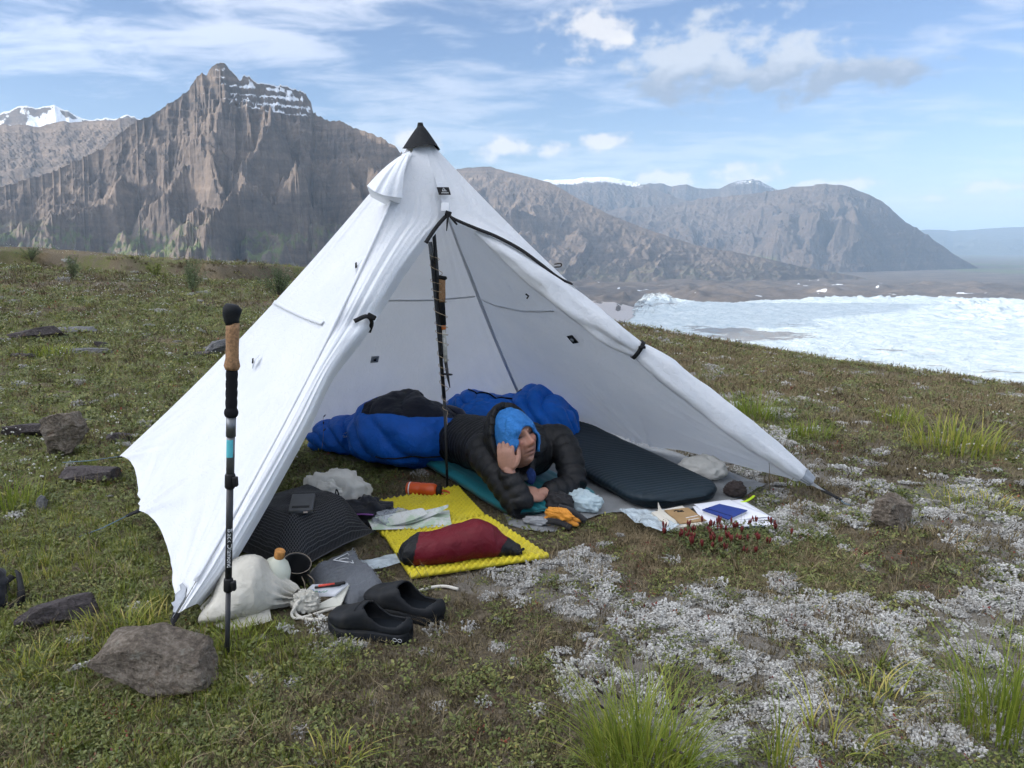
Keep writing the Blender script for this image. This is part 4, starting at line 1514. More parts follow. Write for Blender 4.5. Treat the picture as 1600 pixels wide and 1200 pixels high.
ax_ = (pt - pb).normalized()
b_ = MB()
b_.tube([pl(keys[2]), pl(keys[2]) * 0.7 + pl(keys[3]) * 0.3, pl(keys[3]), pl(keys[4]), pl(keys[5]), pl(keys[6])], [0.0165, 0.0170, 0.0160, 0.0165, 0.0205, 0.0165], 20)
b_.build("cork_grip", m_cork, root)
b_ = MB()
hd = pl(keys[2])
prof = [(hd - ax_ * 0.006, 0.0165, 0), (hd + ax_ * 0.006, 0.0185, 0.003), (hd + ax_ * 0.020, 0.0215, 0.004), (hd + ax_ * 0.032, 0.0235, 0.002), (hd + ax_ * 0.041, 0.0205, -0.003), (hd + ax_ * 0.046, 0.010, -0.004)]
b_.tube([p + Vector((-o_, 0, 0)) for p, r, o_ in prof], [r for p, r, o_ in prof], 20)
b_.build("grip_top", m_rubber, root)
b_ = MB()
fo = []
fr = []
for i in range(41):
    f = i / 40
    fo.append(pl(keys[6]) * (1 - f) + pl(keys[7]) * f)
    rr = 0.0140 + 0.0012 * abs(math.sin(f * math.pi * 5))
    if f > 0.82:
        rr = 0.0140 + 0.0040 * max(0.0, math.sin((f - 0.82) / 0.18 * math.pi)) ** 0.7
    fr.append(rr)
b_.tube(fo, fr, 18)
b_.build("foam_grip", m_foam, root)
b_ = MB()
b_.tube([pl(keys[7]), pl(keys[8])], 0.0125, 16)
b_.build("sleeve", m_greyalu, root)
b_ = MB()
b_.tube([pl(keys[8]), pl(keys[9])], 0.0105, 16)
up_sh = b_.build("upper_shaft", m_greyalu, root)
b_ = MB()
sk = pole_points(pb, pt, [686, 713])
s0, s1 = pl(sk[0]), pl(sk[1])
GPs = np.zeros((2, 9, 3))
for i, e in enumerate((s0, s1)):
    for k in range(9):
        a_ = math.radians(-150 + k * 14)
        GPs[i, k] = e + Vector((math.cos(a_), math.sin(a_), 0)) * 0.0109
b_.grid(GPs)
b_.build("sticker", m_cyan, up_sh)
b_ = MB()
b_.tube([pl(keys[9]), pl(keys[11])], 0.0090, 16)
mid_sh = b_.build("middle_shaft", m_blackalu, root)
for (ka, kb, rr) in ((9, 10, 0.0135), (11, 12, 0.0125)):
    b_ = MB()
    b_.tube([pl(keys[ka]) + ax_ * 0.004, pl(keys[ka]), pl(keys[kb]), pl(keys[kb]) - ax_ * 0.004], [rr * 0.85, rr, rr, rr * 0.85], 16)
    lk = b_.build("lever_lock", m_plastic, root)
    b_ = MB()
    c_ = (pl(keys[ka]) + pl(keys[kb])) / 2
    b_.box(c_ + Vector((0.016, -0.006, 0)), (0.012, 0.016, 0.026), bev=0.003)
    b_.build("lever", m_plastic, lk)
b_ = MB()
b_.tube([pl(keys[12]), pl(keys[13]) * 0.97 + pl(keys[12]) * 0.03, pl(keys[13])], [0.0070, 0.0068, 0.004], 12)
b_.build("lower_shaft", m_blackalu, root)
tk = pole_points(pb, pt, [812, 898])
tA, tB = pl(tk[0]), pl(tk[1])
tl = (tA - tB).length
adir = (tB - tA).normalized()


def wrap_pole(co):
    u = co.x                                   # along the pole
    a_ = math.radians(-62) + co.y / 0.0092
    c_ = (tA + tB) / 2 + adir * u
    r_ = 0.0092 + co.z
    return c_ + Vector((math.cos(a_) * r_, math.sin(a_) * r_, 0))


lettering("Black Diamond", 0.018, None, m_whiteprint, mid_sh, wrap=wrap_pole)
tag(root, "trekking pole with cork grip standing upright in front of the tent's left side", "trekking pole")

# ---------------- poles lashed together as the tent's centre support
cb = on_ground(699, 764)
ctop = at(671, 372, 3.44)


def cpole(px, py, off=0.0):
    f = (py - 372) / (764 - 372)
    return at(px, py, 3.44 + (cb.y - 3.44) * f + off)


root = empty("trekking_pole", cb)
b_ = MB()
b_.tube([Vector((0, 0, 0.0)), cpole(697, 690) - cb, cpole(694, 620) - cb], [0.006, 0.0065, 0.007], 10)
b_.build("lower_shaft", m_blackalu, root)
b_ = MB()
b_.tube([cpole(694, 622) - cb, cpole(684, 500) - cb, cpole(675, 405) - cb], 0.0085, 12)
b_.build("upper_shaft", m_blackalu, root)
b_ = MB()
b_.tube([cpole(675, 406) - cb, cpole(672, 378) - cb], 0.0095, 12)
b_.build("sleeve", m_greyalu, root)
b_ = MB()
b_.tube([cpole(690.5, 548) - cb, cpole(691.5, 560) - cb], 0.013, 12)
b_.build("lever_lock", m_plastic, root)
tag(root, "long black pole holding up the tent's peak, planted beside the person", "tent pole")
root = empty("trekking_pole", cpole(703, 606, -0.02))
c0 = Vector(root.location)


def cq(px, py, off=-0.022):
    return cpole(px, py, off) - c0


b_ = MB()
b_.tube([cq(691, 436), cq(691, 450), cq(691, 464), cq(691, 472)], [0.0145, 0.0135, 0.015, 0.0125], 16)
b_.build("cork_grip", m_cork, root)
b_ = MB()
b_.tube([cq(692, 431), cq(691.5, 434), cq(691, 437)], [0.016, 0.021, 0.0145], 16)
b_.build("grip_top", m_rubber, root)
b_ = MB()
b_.tube([cq(691, 472), cq(693, 508)], [0.0115, 0.0120], 14)
b_.build("foam_grip", m_foam, root)
b_ = MB()
b_.tube([cq(693, 508), cq(693.6, 515)], 0.0100, 12)
b_.build("orange_ring", mat("orange_plastic", (0.62, 0.17, 0.04), 0.5), root)
b_ = MB()
b_.tube([cq(693.6, 515), cq(696.5, 566)], 0.0090, 12)
b_.build("pale_shaft", mat("pale_printed_tube", (0.5, 0.5, 0.47), 0.45, var=0.5, vscale=60), root)
b_ = MB()
b_.tube([cq(696.5, 566), cq(700, 590), cq(703, 606)], [0.0075, 0.006, 0.002], 10)
b_.build("lower_shaft", m_blackalu, root)
b_ = MB()
b_.lathe([(0.005, -0.004), (0.022, -0.001), (0.022, 0.002), (0.005, 0.004)], 14, cq(699.5, 585), (0.1, 0, 1))
b_.build("basket", m_plastic, root)
tag(root, "short pole with cork grip lashed to the centre support", "trekking pole")
root = empty("tent_pole", cpole(690, 556, 0.02))
c0 = Vector(root.location)
b_ = MB()
b_.tube([cq(690, 556, 0.015), cq(684, 440, 0.010), cq(678, 366, 0.0)], 0.0085, 12)
b_.build("shaft", m_blackalu, root)
b_ = MB()
b_.tube([cq(678, 366, 0.0), at(664, 250, 3.46) - c0], 0.0075, 10)
b_.build("tip_section", m_blackalu, root)
tag(root, "black shaft that carries the upper end of the centre support", "tent pole")
b_ = MB()
pts = []
for i in range(260):
    f = i / 259
    py = 392 + f * 250
    px = np.interp(py, [380, 480, 560, 642], [676, 688, 692.5, 696])
    c_ = cpole(px, py, -0.008)
    a_ = f * 2 * math.pi * 15 + 1.5 * math.sin(f * 25)
    r_ = np.interp(py, [392, 440, 520, 600, 642], [0.017, 0.030, 0.028, 0.020, 0.011])
    pts.append(c_ + Vector((math.cos(a_) * r_, math.sin(a_) * r_ * 1.1, 0)))
pts += [cpole(698, 652, -0.02), cpole(699, 664, -0.03)]
b_.tube(pts, 0.0014, 5)
cord = b_.build("lashing_cord", m_tancord)
tag(cord, "tan cord wound round the lashed centre poles", "cord")

# ---------------- sleeping bags
m_bagblue = fabric("royal_blue_nylon", (0.010, 0.112, 0.50), 0.5, 0.16, 0.8, 22, 0.010, 0.0, mask_color=(0.004, 0.006, 0.016), spec=0.25)
m_bagbright = fabric("bright_blue_nylon", (0.010, 0.150, 0.62), 0.5, 0.16, 0.8, 22, 0.010, 0.0, spec=0.25)
m_navy = fabric("navy_lining", (0.010, 0.014, 0.035), 0.5, 0.2, 0.5, 40)


def gst(px, py, w_, h_, z0=0.0):
    p = gp(px, py)
    return (p.x, p.y, w_, h_, z0)


st = [gst(489, 700, 0.02, 0.05, 0.03), gst(496, 701, 0.085, 0.125, 0.005), gst(515, 702, 0.120, 0.170), gst(540, 704, 0.135, 0.200), gst(560, 706, 0.135, 0.210), gst(578, 709, 0.140, 0.215),
      gst(600, 715, 0.225, 0.325), gst(614, 718, 0.260, 0.355), gst(632, 721, 0.270, 0.360), gst(654, 722, 0.270, 0.352), gst(672, 720, 0.250, 0.325), gst(690, 716, 0.215, 0.280), gst(703, 713, 0.195, 0.250)]
P, arc, ang = puffy(st, 96, 230, 0.82, baffle=0.026, bstep=0.105, wr=0.015, wfreq=11, seed=71, diag=0.10)
bag = empty("sleeping_bag", (P[..., 0].mean(), P[..., 1].mean(), 0))
bl = np.array(bag.location)
shell = loft_obj("quilted_shell", P - bl, m_bagblue, bag)
u_ = np.linspace(0, 1, P.shape[0])[:, None]
sn_ = np.sin(ang)[None, :]
cs_ = np.cos(ang)[None, :]
# navy yoke on the upper side of the wide part, its front border slanting down to the right
mk = (u_ > 0.515 + 0.10 * (1 - sn_) * 0.9 + 0.02) & (sn_ > 0.30 - 0.15 * (u_ - 0.55)) & (u_ < 0.97)
front = cs_ * 1.0
mk = mk & ((front < 0.80) | (front > 1.5))
mkf = mk.astype(float)
mkf = np.concatenate([mkf.ravel(), [0, 0]])
set_color(shell, 'mask', np.stack([mkf] * 3, -1))
# rim of the mouth
rimP = P[-1]
b_ = MB()
b_.tube([Vector(p - bl) for p in np.vstack([rimP[::3], rimP[:1]])], 0.026, 10, cap=False)
b_.build("mouth_lining", m_navy, bag)
zipb = MB()
zipb.tube([Vector(P[i, int(96 * 0.93)] - bl) + Vector((0, -0.004, 0.002)) for i in range(150, 229, 4)], 0.004, 6)
zipb.build("zip", m_black, bag)
ip, jp = np.unravel_index(np.argmin(np.linalg.norm(np.cross(P - np.array([0, 0, CAM_H]), np.array(pix_dir(549, 678).normalized())[None, None]), axis=-1) + 10 * (P[..., 1] > np.median(P[..., 1]) + 0.02)), P.shape[:2])
pc_ = Vector(P[ip, jp])
nn = (Vector((0, 0, CAM_H)) - pc_).normalized()
xx = Vector((1, 0, 0.30)).normalized()
xx = (xx - nn * xx.dot(nn)).normalized()
yy = nn.cross(xx)
M = Matrix.Translation(pc_ - Vector(bl) + nn * 0.012) @ Matrix((xx, yy, nn)).transposed().to_4x4()
Ploc = P.reshape(-1, 3)


def on_bag(co, dx=0.0, dy=0.0):
    """lay a lettering point on the bag's surface"""
    q = np.array(pc_ + xx * (co.x + dx) + yy * (co.y + dy))
    d = Ploc - q
    al_ = d @ np.array(nn)
    lat = np.linalg.norm(d - al_[:, None] * np.array(nn), axis=1)
    near_ = np.where(lat < 0.012)[0]
    h_ = al_[near_].max() if len(near_) else 0.0
    return Vector(q + np.array(nn) * (min(max(h_, -0.05), 0.06) + 0.003) - bl)


lettering("Summit", 0.022, None, m_whiteprint, shell, wrap=lambda co: on_bag(co, -0.012, 0))
lettering("15", 0.022, None, m_whiteprint, shell, wrap=lambda co: on_bag(co, 0.040, 0))
lettering("mountain series", 0.008, None, m_whiteprint, shell, wrap=lambda co: on_bag(co, -0.012, 0.016))
tag(bag, "royal blue quilted sleeping bag with navy panel, the person's legs inside", "sleeping bag")

st = [gst(700, 676, 0.10, 0.16), gst(716, 675, 0.17, 0.245), gst(745, 676, 0.19, 0.255), gst(775, 678, 0.18, 0.225), gst(800, 680, 0.18, 0.235), gst(825, 684, 0.20, 0.300), gst(850, 688, 0.20, 0.300), gst(874, 692, 0.17, 0.245), gst(893, 694, 0.12, 0.19), gst(903, 695, 0.04, 0.08)]
P, arc, ang = puffy(st, 96, 220, 0.85, baffle=0.030, bstep=0.115, wr=0.020, wfreq=8, seed=83, diag=0.16)
bag2 = empty("sleeping_bag", (P[..., 0].mean(), P[..., 1].mean(), 0))
bl = np.array(bag2.location)
loft_obj("quilted_shell", P - bl, m_bagbright, bag2)
Pf = blob_P(on_ground(792, 700) + Vector((-0.10, 0.02, 0.10)), (0.19, 0.12, 0.12), rz=0.2, amp=0.25, freq=2.2, seed=88, crease=0.12, cfreq=3)
loft_obj("folded_hood", Pf - bl, m_bagbright, bag2)
b_ = MB()
b_.tube([Vector(P[i, 22] - bl) + Vector((0, 0, 0.004)) for i in range(40, 120, 4)], 0.005, 6)
b_.build("zip", m_black, bag2)
tag(bag2, "bright blue down sleeping bag heaped at the back of the tent behind the person", "sleeping bag")


# ---------------- mats
def mat_body(F, axis, length, width, thick, rib, ribd, nlen=260, nwid=60, corner=0.16, z0=0.0, noise=0.004, seed=0, lengthwise=False, taper=0.0):
    """inflated mat: ribs across (or along) it, rounded ends; returns closed loft"""
    ax2 = Vector((axis[0], axis[1])).normalized()
    px_ = Vector((ax2.y, -ax2.x))
    u = np.linspace(0, length, nlen)
    rings = []
    nv = nwid * 2
    for ui in u:
        e = min(ui, length - ui)
        w_ = width / 2 * (1 - taper * ui / length)
        if e < corner:
            w_ = w_ - corner + math.sqrt(max(corner ** 2 - (corner - e) ** 2, 1e-8))
        te = thick * min(1.0, math.sqrt(max(1 - (1 - min(e / (thick * 0.6), 1)) ** 2, 0.02)))
        v = np.linspace(-1, 1, nwid)
        prof_ = np.sqrt(np.clip(1 - np.abs(v) ** 9, 0.0, 1))
        rb = ribd * (np.abs(np.sin(np.pi * (v * width / 2 if lengthwise else ui) / rib)) ** 0.5 - 0.6)
        top = te / 2 * prof_ + rb * prof_
        bot = -te / 2 * prof_ - rb * prof_ * 0.5
        xs = np.concatenate([v, v[::-1]]) * w_
        zs_ = np.concatenate([top, bot[::-1]])
        X = F[0] + ax2.x * ui + px_.x * xs
        Y = F[1] + ax2.y * ui + px_.y * xs
        rings.append(np.stack([X, Y, zs_], -1))
    P_ = np.array(rings)
    g = ground_z(P_[..., 0], P_[..., 1])
    gs = g.mean() * 0.5 + g * 0.5
    P_[..., 2] += gs + thick / 2 + z0 + noise * fbm(P_[..., 0] * 5, P_[..., 1] * 5, seed=seed, octv=3)
    return P_


m_slate = fabric("slate_mat_fabric", (0.014, 0.026, 0.036), 0.55, 0.12, 0.2, 60, 0.002, 0.0, spec=0.3)
m_teal = fabric("teal_mat_fabric", (0.005, 0.17, 0.20), 0.45, 0.1, 0.2, 60, 0.002, 0.1)
P = mat_body((0.74, 3.135), (-0.374, 0.927), 1.50, 0.47, 0.062, 0.030, 0.0065, z0=0.012, seed=5, nlen=300, nwid=36)
airmat = empty("air_mattress", (P[..., 0].mean(), P[..., 1].mean(), 0))
al = np.array(airmat.location)
loft_obj("ribbed_shell", P - al, m_slate, airmat)
b_ = MB()
lp = at(889, 716, 3.78)
lp.z = gz(lp.x, lp.y) + 0.0785
b_.box(lp - Vector(al), (0.05, 0.028, 0.002), Matrix.Rotation(0.2, 4, 'Z'), bev=0.0008)
b_.build("white_label", mat("white_label_fabric", (0.70, 0.72, 0.74), 0.6), airmat)
b_ = MB()
b_.lathe([(0.014, 0), (0.014, 0.012), (0.010, 0.016)], 14, gp(905, 748, 0.03) - Vector(al) + Vector((0.0, -0.01, 0)), (-0.4, -0.8, 0.3))
b_.build("valve", m_plastic, airmat)
tag(airmat, "dark slate air mattress with ribs across, empty beside the person", "sleeping mat")
P = mat_body((0.20, 3.06), (-0.5, 0.87), 1.25, 0.46, 0.050, 0.055, 0.005, z0=0.010, seed=9, lengthwise=True, nwid=60, nlen=50, corner=0.10)
tealmat = empty("air_mattress", (P[..., 0].mean(), P[..., 1].mean(), 0))
tl_ = np.array(tealmat.location)
loft_obj("ribbed_shell", P - tl_, m_teal, tealmat)
b_ = MB()
lp = gp(928, 775, 0.06)
b_.box(lp - Vector(tl_), (0.05, 0.006, 0.001), Matrix.Rotation(0.5, 4, 'Z'))
b_.build("white_lettering_strip", m_whiteprint, tealmat, smooth=False)
tag(tealmat, "teal sleeping mat underneath the lying person", "sleeping mat")


# ---------------- sheets lying on the ground
def sheet(name, edge_a, edge_b, mat_, n=70, m_=50, lift=0.012, crumple=0.006, freq=14, seed=0, parent=None, origin=None, thick=0.0):
    """sheet between two edge lines given as ground points"""
    A, B = spline(edge_a, n), spline(edge_b, n)
    f = np.linspace(0, 1, m_)[None, :, None]
    P_ = A[:, None] * (1 - f) + B[:, None] * f
    g = ground_z(P_[..., 0], P_[..., 1])
    P_[..., 2] = g + lift + crumple * (ridged(P_[..., 0] * freq, P_[..., 1] * freq, seed=seed, octv=4) - 0.35) + 0.5 * crumple * fbm(P_[..., 0] * freq * 2, P_[..., 1] * freq * 2, seed=seed + 3)
    if origin is not None:
        P_ = P_ - np.array(origin)
    return grid_obj(name, P_, mat_, parent)


m_tyvek = fabric("grey_ground_cloth", (0.20, 0.21, 0.215), 0.7, 0.15, 0.6, 30, 0.004)
gs_ = sheet("ground_sheet", [gp(796, 824), gp(848, 834), gp(900, 822), gp(945, 806), gp(1030, 800), gp(1120, 792), gp(1196, 760)],
            [gp(735, 715), gp(760, 700), gp(800, 690), gp(840, 680), gp(870, 670), gp(900, 664), gp(922, 660)], m_tyvek, 120, 90, 0.008, 0.010, 9, 17)
tag(gs_, "grey ground sheet spread under the sleeping mats", "ground sheet")

# ---------------- yellow foam pad in two hinged sections
m_yellow = mat("yellow_closed_cell_foam", (0.62, 0.52, 0.022), 0.75, var=0.10, vscale=12, bump=0.2, bscale=200, dirt=(0.35, 0.30, 0.08), dirt_amt=0.4, dscale=7)


def pad_section(c0, c1, c2, c3, origin, parent, bump_n=(22, 24), thick=0.013, curl=0.0):
    """egg-box foam slab between four ground corners"""
    k = 6
    nu, nv = bump_n[0] * k, bump_n[1] * k
    u = np.linspace(0, 1, nu)[:, None, None]
    v = np.linspace(0, 1, nv)[None, :, None]
    C = [np.array((p.x, p.y, 0.0)) for p in (c0, c1, c2, c3)]
    P_ = (C[0] * (1 - u) + C[1] * u) * (1 - v) + (C[3] * (1 - u) + C[2] * u) * v
    su = np.sin(np.linspace(0, bump_n[0] * 2 * np.pi, nu))[:, None]
    sv = np.sin(np.linspace(0, bump_n[1] * 2 * np.pi, nv))[None, :]
    g = ground_base(P_[..., 0], P_[..., 1]) + 0.010
    top = P_.copy()
    e = sstep(np.minimum(np.linspace(0, 1, nu), np.linspace(1, 0, nu)), 0, 0.012)[:, None] * sstep(np.minimum(np.linspace(0, 1, nv), np.linspace(1, 0, nv)), 0, 0.012)[None, :]
    cu = curl * (np.linspace(0, 1, nu)[:, None] ** 4) + 0.008 * vnoise(P_[..., 0] * 3.2, P_[..., 1] * 3.2, seed=91)
    top[..., 2] = g + thick + e * 0.0115 * (su * sv) + cu
    o_ = np.array(origin)
    V = (top - o_).reshape(-1, 3).tolist()
    F = grid_faces(nu, nv).tolist()
    # skirt and underside
    ring = [(i, 0) for i in range(nu)] + [(nu - 1, j) for j in range(1, nv)] + [(i, nv - 1) for i in range(nu - 2, -1, -1)] + [(0, j) for j in range(nv - 2, 0, -1)]
    base = len(V)
    for i, j in ring:
        p = top[i, j] - o_
        V.append([p[0], p[1], p[2] - thick])
    nR = len(ring)
    for a in range(nR):
        b2 = (a + 1) % nR
        ia, ja = ring[a]
        ib, jb = ring[b2]
        F.append([ia * nv + ja, base + a, base + b2, ib * nv + jb])
    F.append([base + a for a in range(nR)][::-1])
    return mobj("pad_section", V, F, m_yellow, parent)


yp = empty("foam_pad", gp(690, 840))
yo = Vector(yp.location)
pad_section(gp(553, 797), gp(716, 766), gp(757, 813), gp(598, 843), yo, yp, (17, 13))
pad_section(gp(600, 844), gp(759, 814), gp(858, 877), gp(642, 909), yo, yp, (17, 15))
tag(yp, "yellow egg box foam pad lying open in two hinged sections", "foam pad")


# ---------------- folded map
def paper_mat(name, base, print_col=None, amt=0.3, scale=30, lines=False):
    m = bpy.data.materials.new(name)
    m.use_nodes = True
    t = NT(m.node_tree)
    P_ = t.n('ShaderNodeTexCoord').outputs['Object']
    c = base
    if print_col:
        f = t.m('MULTIPLY', t.step(t.noise(P_, scale, 6, 0.65, 0.5), 0.46, 0.6), amt)
        c = t.mix(f, base, print_col)
        ct = t.noise(P_, scale * 0.6, 2, 0.5)
        ln = t.step(t.m('ABSOLUTE', t.m('SUBTRACT', t.m('FRACT', t.m('MULTIPLY', ct, 26.0)), 0.5)), 0.42, 0.5)
        c = t.mix(t.m('MULTIPLY', ln, 0.35), c, (0.35, 0.30, 0.22))
    d_ = t.n('ShaderNodeBsdfPrincipled', {'Base Color': c, 'Roughness': 0.7, 'Specular IOR Level': 0.3})
    t.n('ShaderNodeOutputMaterial', {'Surface': d_.outputs[0]})
    return m


m_map = paper_mat("map_paper", (0.62, 0.64, 0.62), (0.36, 0.50, 0.34), 0.75, 16)
m_paper = mat("white_paper", (0.74, 0.76, 0.82), 0.6)
mp = empty("folded_map", gp(640, 825))
mo = Vector(mp.location)


def leaf(pts_a, pts_b, name, parent, mt, org, n=30, m_=14, sag=0.0):
    A, B = spline(pts_a, n), spline(pts_b, n)
    f = np.linspace(0, 1, m_)[None, :, None]
    P_ = A[:, None] * (1 - f) + B[:, None] * f
    P_[..., 2] += sag * np.sin(np.pi * f[..., 0])
    return grid_obj(name, P_ - np.array(org), mt, parent)


zb = 0.034
leaf([gp(574, 812, zb), gp(640, 803, zb + 0.004), gp(702, 797, zb + 0.010)], [gp(582, 828, zb), gp(645, 826, zb), gp(705, 822, zb)], "map_leaf", mp, m_map, mo, sag=0.004)
leaf([gp(574, 812, zb + 0.004), gp(610, 806, zb + 0.022), gp(660, 798, zb + 0.032), gp(701, 791, zb + 0.036)], [gp(606, 822, zb + 0.002), gp(640, 818, zb + 0.012), gp(675, 806, zb + 0.026), gp(700, 793, zb + 0.037)], "map_leaf", mp, m_map, mo, sag=0.010)
leaf([gp(574, 811, zb + 0.006), gp(612, 803, zb + 0.030), gp(652, 797, zb + 0.045)], [gp(606, 822, zb + 0.003), gp(638, 815, zb + 0.022), gp(668, 803, zb + 0.040)], "map_leaf", mp, m_map, mo, sag=0.016)
leaf([gp(640, 822, zb + 0.002), gp(672, 808, zb + 0.020), gp(704, 812, zb + 0.012)], [gp(646, 828, zb), gp(676, 820, zb + 0.004), gp(706, 822, zb + 0.002)], "map_leaf", mp, m_map, mo, sag=0.003)
tag(mp, "folded paper map on the yellow foam pad", "map")

# ---------------- maroon stuff sack with black ends
m_maroon = fabric("maroon_ripstop", (0.125, 0.004, 0.012), 0.5, 0.12, 0.8, 24, 0.009, 0.0, mask_color=(0.008, 0.009, 0.011), spec=0.3)
st = [(*gp(637, 885)[:2], 0.02, 0.05, 0.04), (*gp(640, 886)[:2], 0.060, 0.088, 0.022), (*gp(652, 887)[:2], 0.068, 0.105, 0.020), (*gp(680, 886)[:2], 0.070, 0.108, 0.020), (*gp(715, 881)[:2], 0.074, 0.122, 0.020),
      (*gp(745, 877)[:2], 0.076, 0.135, 0.020), (*gp(770, 875)[:2], 0.066, 0.115, 0.020), (*gp(785, 875)[:2], 0.046, 0.075, 0.022), (*gp(800, 876)[:2], 0.032, 0.048, 0.022), (*gp(811, 877)[:2], 0.026, 0.036, 0.022), (*gp(813, 877)[:2], 0.01, 0.014, 0.03)]
P, arc, ang = puffy(st, 72, 150, 0.9, wr=0.006, wfreq=18, seed=97)
sack = empty("stuff_sack", (P[..., 0].mean(), P[..., 1].mean(), 0))
so = np.array(sack.location)
sh = loft_obj("sack_body", P - so, m_maroon, sack)
uu = np.linspace(0, 1, P.shape[0])[:, None] + 0 * ang[None, :]
mk = ((uu < 0.20 + 0.02 * np.sin(ang)[None, :]) | (uu > 0.70 + 0.05 * np.sin(ang)[None, :])).astype(float)
set_color(sh, 'mask', np.stack([np.concatenate([mk.ravel(), [1, 1]])] * 3, -1))
b_ = MB()
b_.tube([Vector(P[-2, 10] - so), Vector(P[-2, 10] - so) + Vector((0.012, 0, 0.006)), Vector(P[-2, 30] - so) + Vector((0.01, 0, 0))], 0.005, 8)
b_.build("drawcord_end", m_black, sack)
b_ = MB()
b_.ribbon([Vector(P[6, k] - so) * 1.0 + Vector((-0.003, -0.003, 0)) for k in range(50, 72, 3)], 0.012, (-1, -0.4, 0.2), 0.003)
b_.build("grab_loop", m_black, sack)
tag(sack, "maroon stuff sack with black ends on the yellow foam pad", "stuff sack")

# ---------------- orange water bottle
m_orange = mat("orange_bottle", (0.60, 0.085, 0.012), 0.35, spec=0.5, dirt=(0.4, 0.1, 0.03), dirt_amt=0.5)
bo = on_ground(658, 776)
root = empty("water_bottle", bo)
ba, bb = gp(636, 776), gp(683, 779)
dv = (bb - ba).normalized()
b_ = MB()
L_ = (bb - ba).length
b_.lathe([(0.012, 0.0), (0.027, 0.002), (0.0305, 0.008), (0.0305, L_ * 0.42), (0.0285, L_ * 0.46), (0.0305, L_ * 0.50), (0.0305, L_ * 0.86), (0.026, L_ * 0.95), (0.020, L_)], 28, ba - bo + Vector((0, 0, 0.038)), dv)
b_.build("bottle_body", m_orange, root)
b_ = MB()
b_.lathe([(0.020, 0), (0.022, 0.003), (0.022, 0.018), (0.018, 0.022)], 20, bb - bo + Vector((0, 0, 0.038)), dv)
b_.build("cap", m_plastic, root)
b_ = MB()
e_ = bb - bo + Vector((0, 0, 0.038)) + dv * 0.022
b_.tube(spline([e_, e_ + Vector((0.020, 0.010, -0.006)), e_ + Vector((0.034, 0.004, -0.014)), e_ + Vector((0.022, -0.008, -0.018)), e_ + Vector((0.0, -0.006, -0.010))], 16), 0.005, 8)
b_.build("carry_loop", m_orange, root)
b_ = MB()
b_.lathe([(0.0308, L_ * 0.10), (0.0311, L_ * 0.11), (0.0311, L_ * 0.125), (0.0308, L_ * 0.135)], 28, ba - bo + Vector((0, 0, 0.038)), dv, cap=False)
b_.build("printed_band", m_whiteprint, root)
tag(root, "orange water bottle lying on its side by the foam pad", "bottle")

# ---------------- black pillow-like sack of gridded fabric
m_grid = bpy.data.materials.new("black_gridstop")
m_grid.use_nodes = True
t = NT(m_grid.node_tree)
uvn = t.n('ShaderNodeVertexColor', layer_name='uvw').outputs['Color']
sc_ = t.n('ShaderNodeSeparateColor', {0: uvn})
gu = t.m('ABSOLUTE', t.m('SUBTRACT', t.m('FRACT', t.m('MULTIPLY', sc_.outputs[0], 58.0)), 0.5))
gv = t.m('ABSOLUTE', t.m('SUBTRACT', t.m('FRACT', t.m('MULTIPLY', sc_.outputs[1], 58.0)), 0.5))
ln = t.m('MAXIMUM', t.step(gu, 0.36, 0.46), t.step(gv, 0.36, 0.46))
c = t.mix(t.m('MULTIPLY', ln, 0.55), (0.006, 0.0065, 0.008), (0.11, 0.115, 0.125))
bp = t.n('ShaderNodeBump', {'Height': t.noise(t.n('ShaderNodeTexCoord').outputs['Object'], 22, 5, 0.6), 'Strength': 0.5, 'Distance': 0.01})
bs = t.n('ShaderNodeBsdfPrincipled', {'Base Color': c, 'Roughness': 0.65, 'Specular IOR Level': 0.2, 'Normal': bp.outputs[0]})
t.n('ShaderNodeOutputMaterial', {'Surface': bs.outputs[0]})
pcs = [Vector((-0.73, 2.40, 0.0)), Vector((-0.515, 2.745, 0.03)), Vector((-0.80, 3.05, 0.04)), Vector((-1.10, 2.66, 0.02))]
n_ = 70
u = np.linspace(0, 1, n_)
U, Vv = np.meshgrid(u, u, indexing='ij')
C = [np.array(p) for p in pcs]
base = (C[0] * (1 - U[..., None]) + C[1] * U[..., None]) * (1 - Vv[..., None]) + (C[3] * (1 - U[..., None]) + C[2] * U[..., None]) * Vv[..., None]
eu = np.minimum(U, 1 - U)
ev = np.minimum(Vv, 1 - Vv)
prof_ = (np.clip(eu * 4.2, 0, 1) ** 0.55) * (np.clip(ev * 4.2, 0, 1) ** 0.55)
# hollow the sides between the corners
ctr_ = base.mean((0, 1))
pin = 0.10 * ((4 * U * (1 - U)) * (1 - np.clip(ev * 5, 0, 1)) + (4 * Vv * (1 - Vv)) * (1 - np.clip(eu * 5, 0, 1)))
base = base + (ctr_ - base) * pin[..., None]
lump = 0.018 * fbm(base[..., 0] * 7, base[..., 1] * 7, seed=111, octv=3)
edge_f = np.exp(-np.minimum(eu, ev) / 0.10) * vnoise(U * 22, Vv * 22, seed=113) * 0.010
top = base.copy()
top[..., 2] = ground_z(base[..., 0], base[..., 1]) + 0.03 + 0.145 * prof_ + (lump + edge_f) * prof_ + base[..., 2] * 0.6
bot = base.copy()
bot[..., 2] = ground_z(base[..., 0], base[..., 1]) + 0.03 - 0.024 * prof_ + base[..., 2] * 0.6
V = np.concatenate([top.reshape(-1, 3), bot.reshape(-1, 3)])
F = grid_faces(n_, n_)
F2 = F[:, ::-1] + n_ * n_
ring = [(i, 0) for i in range(n_)] + [(n_ - 1, j) for j in range(1, n_)] + [(i, n_ - 1) for i in range(n_ - 2, -1, -1)] + [(0, j) for j in range(n_ - 2, 0, -1)]
R_ = np.array([i * n_ + j for i, j in ring])
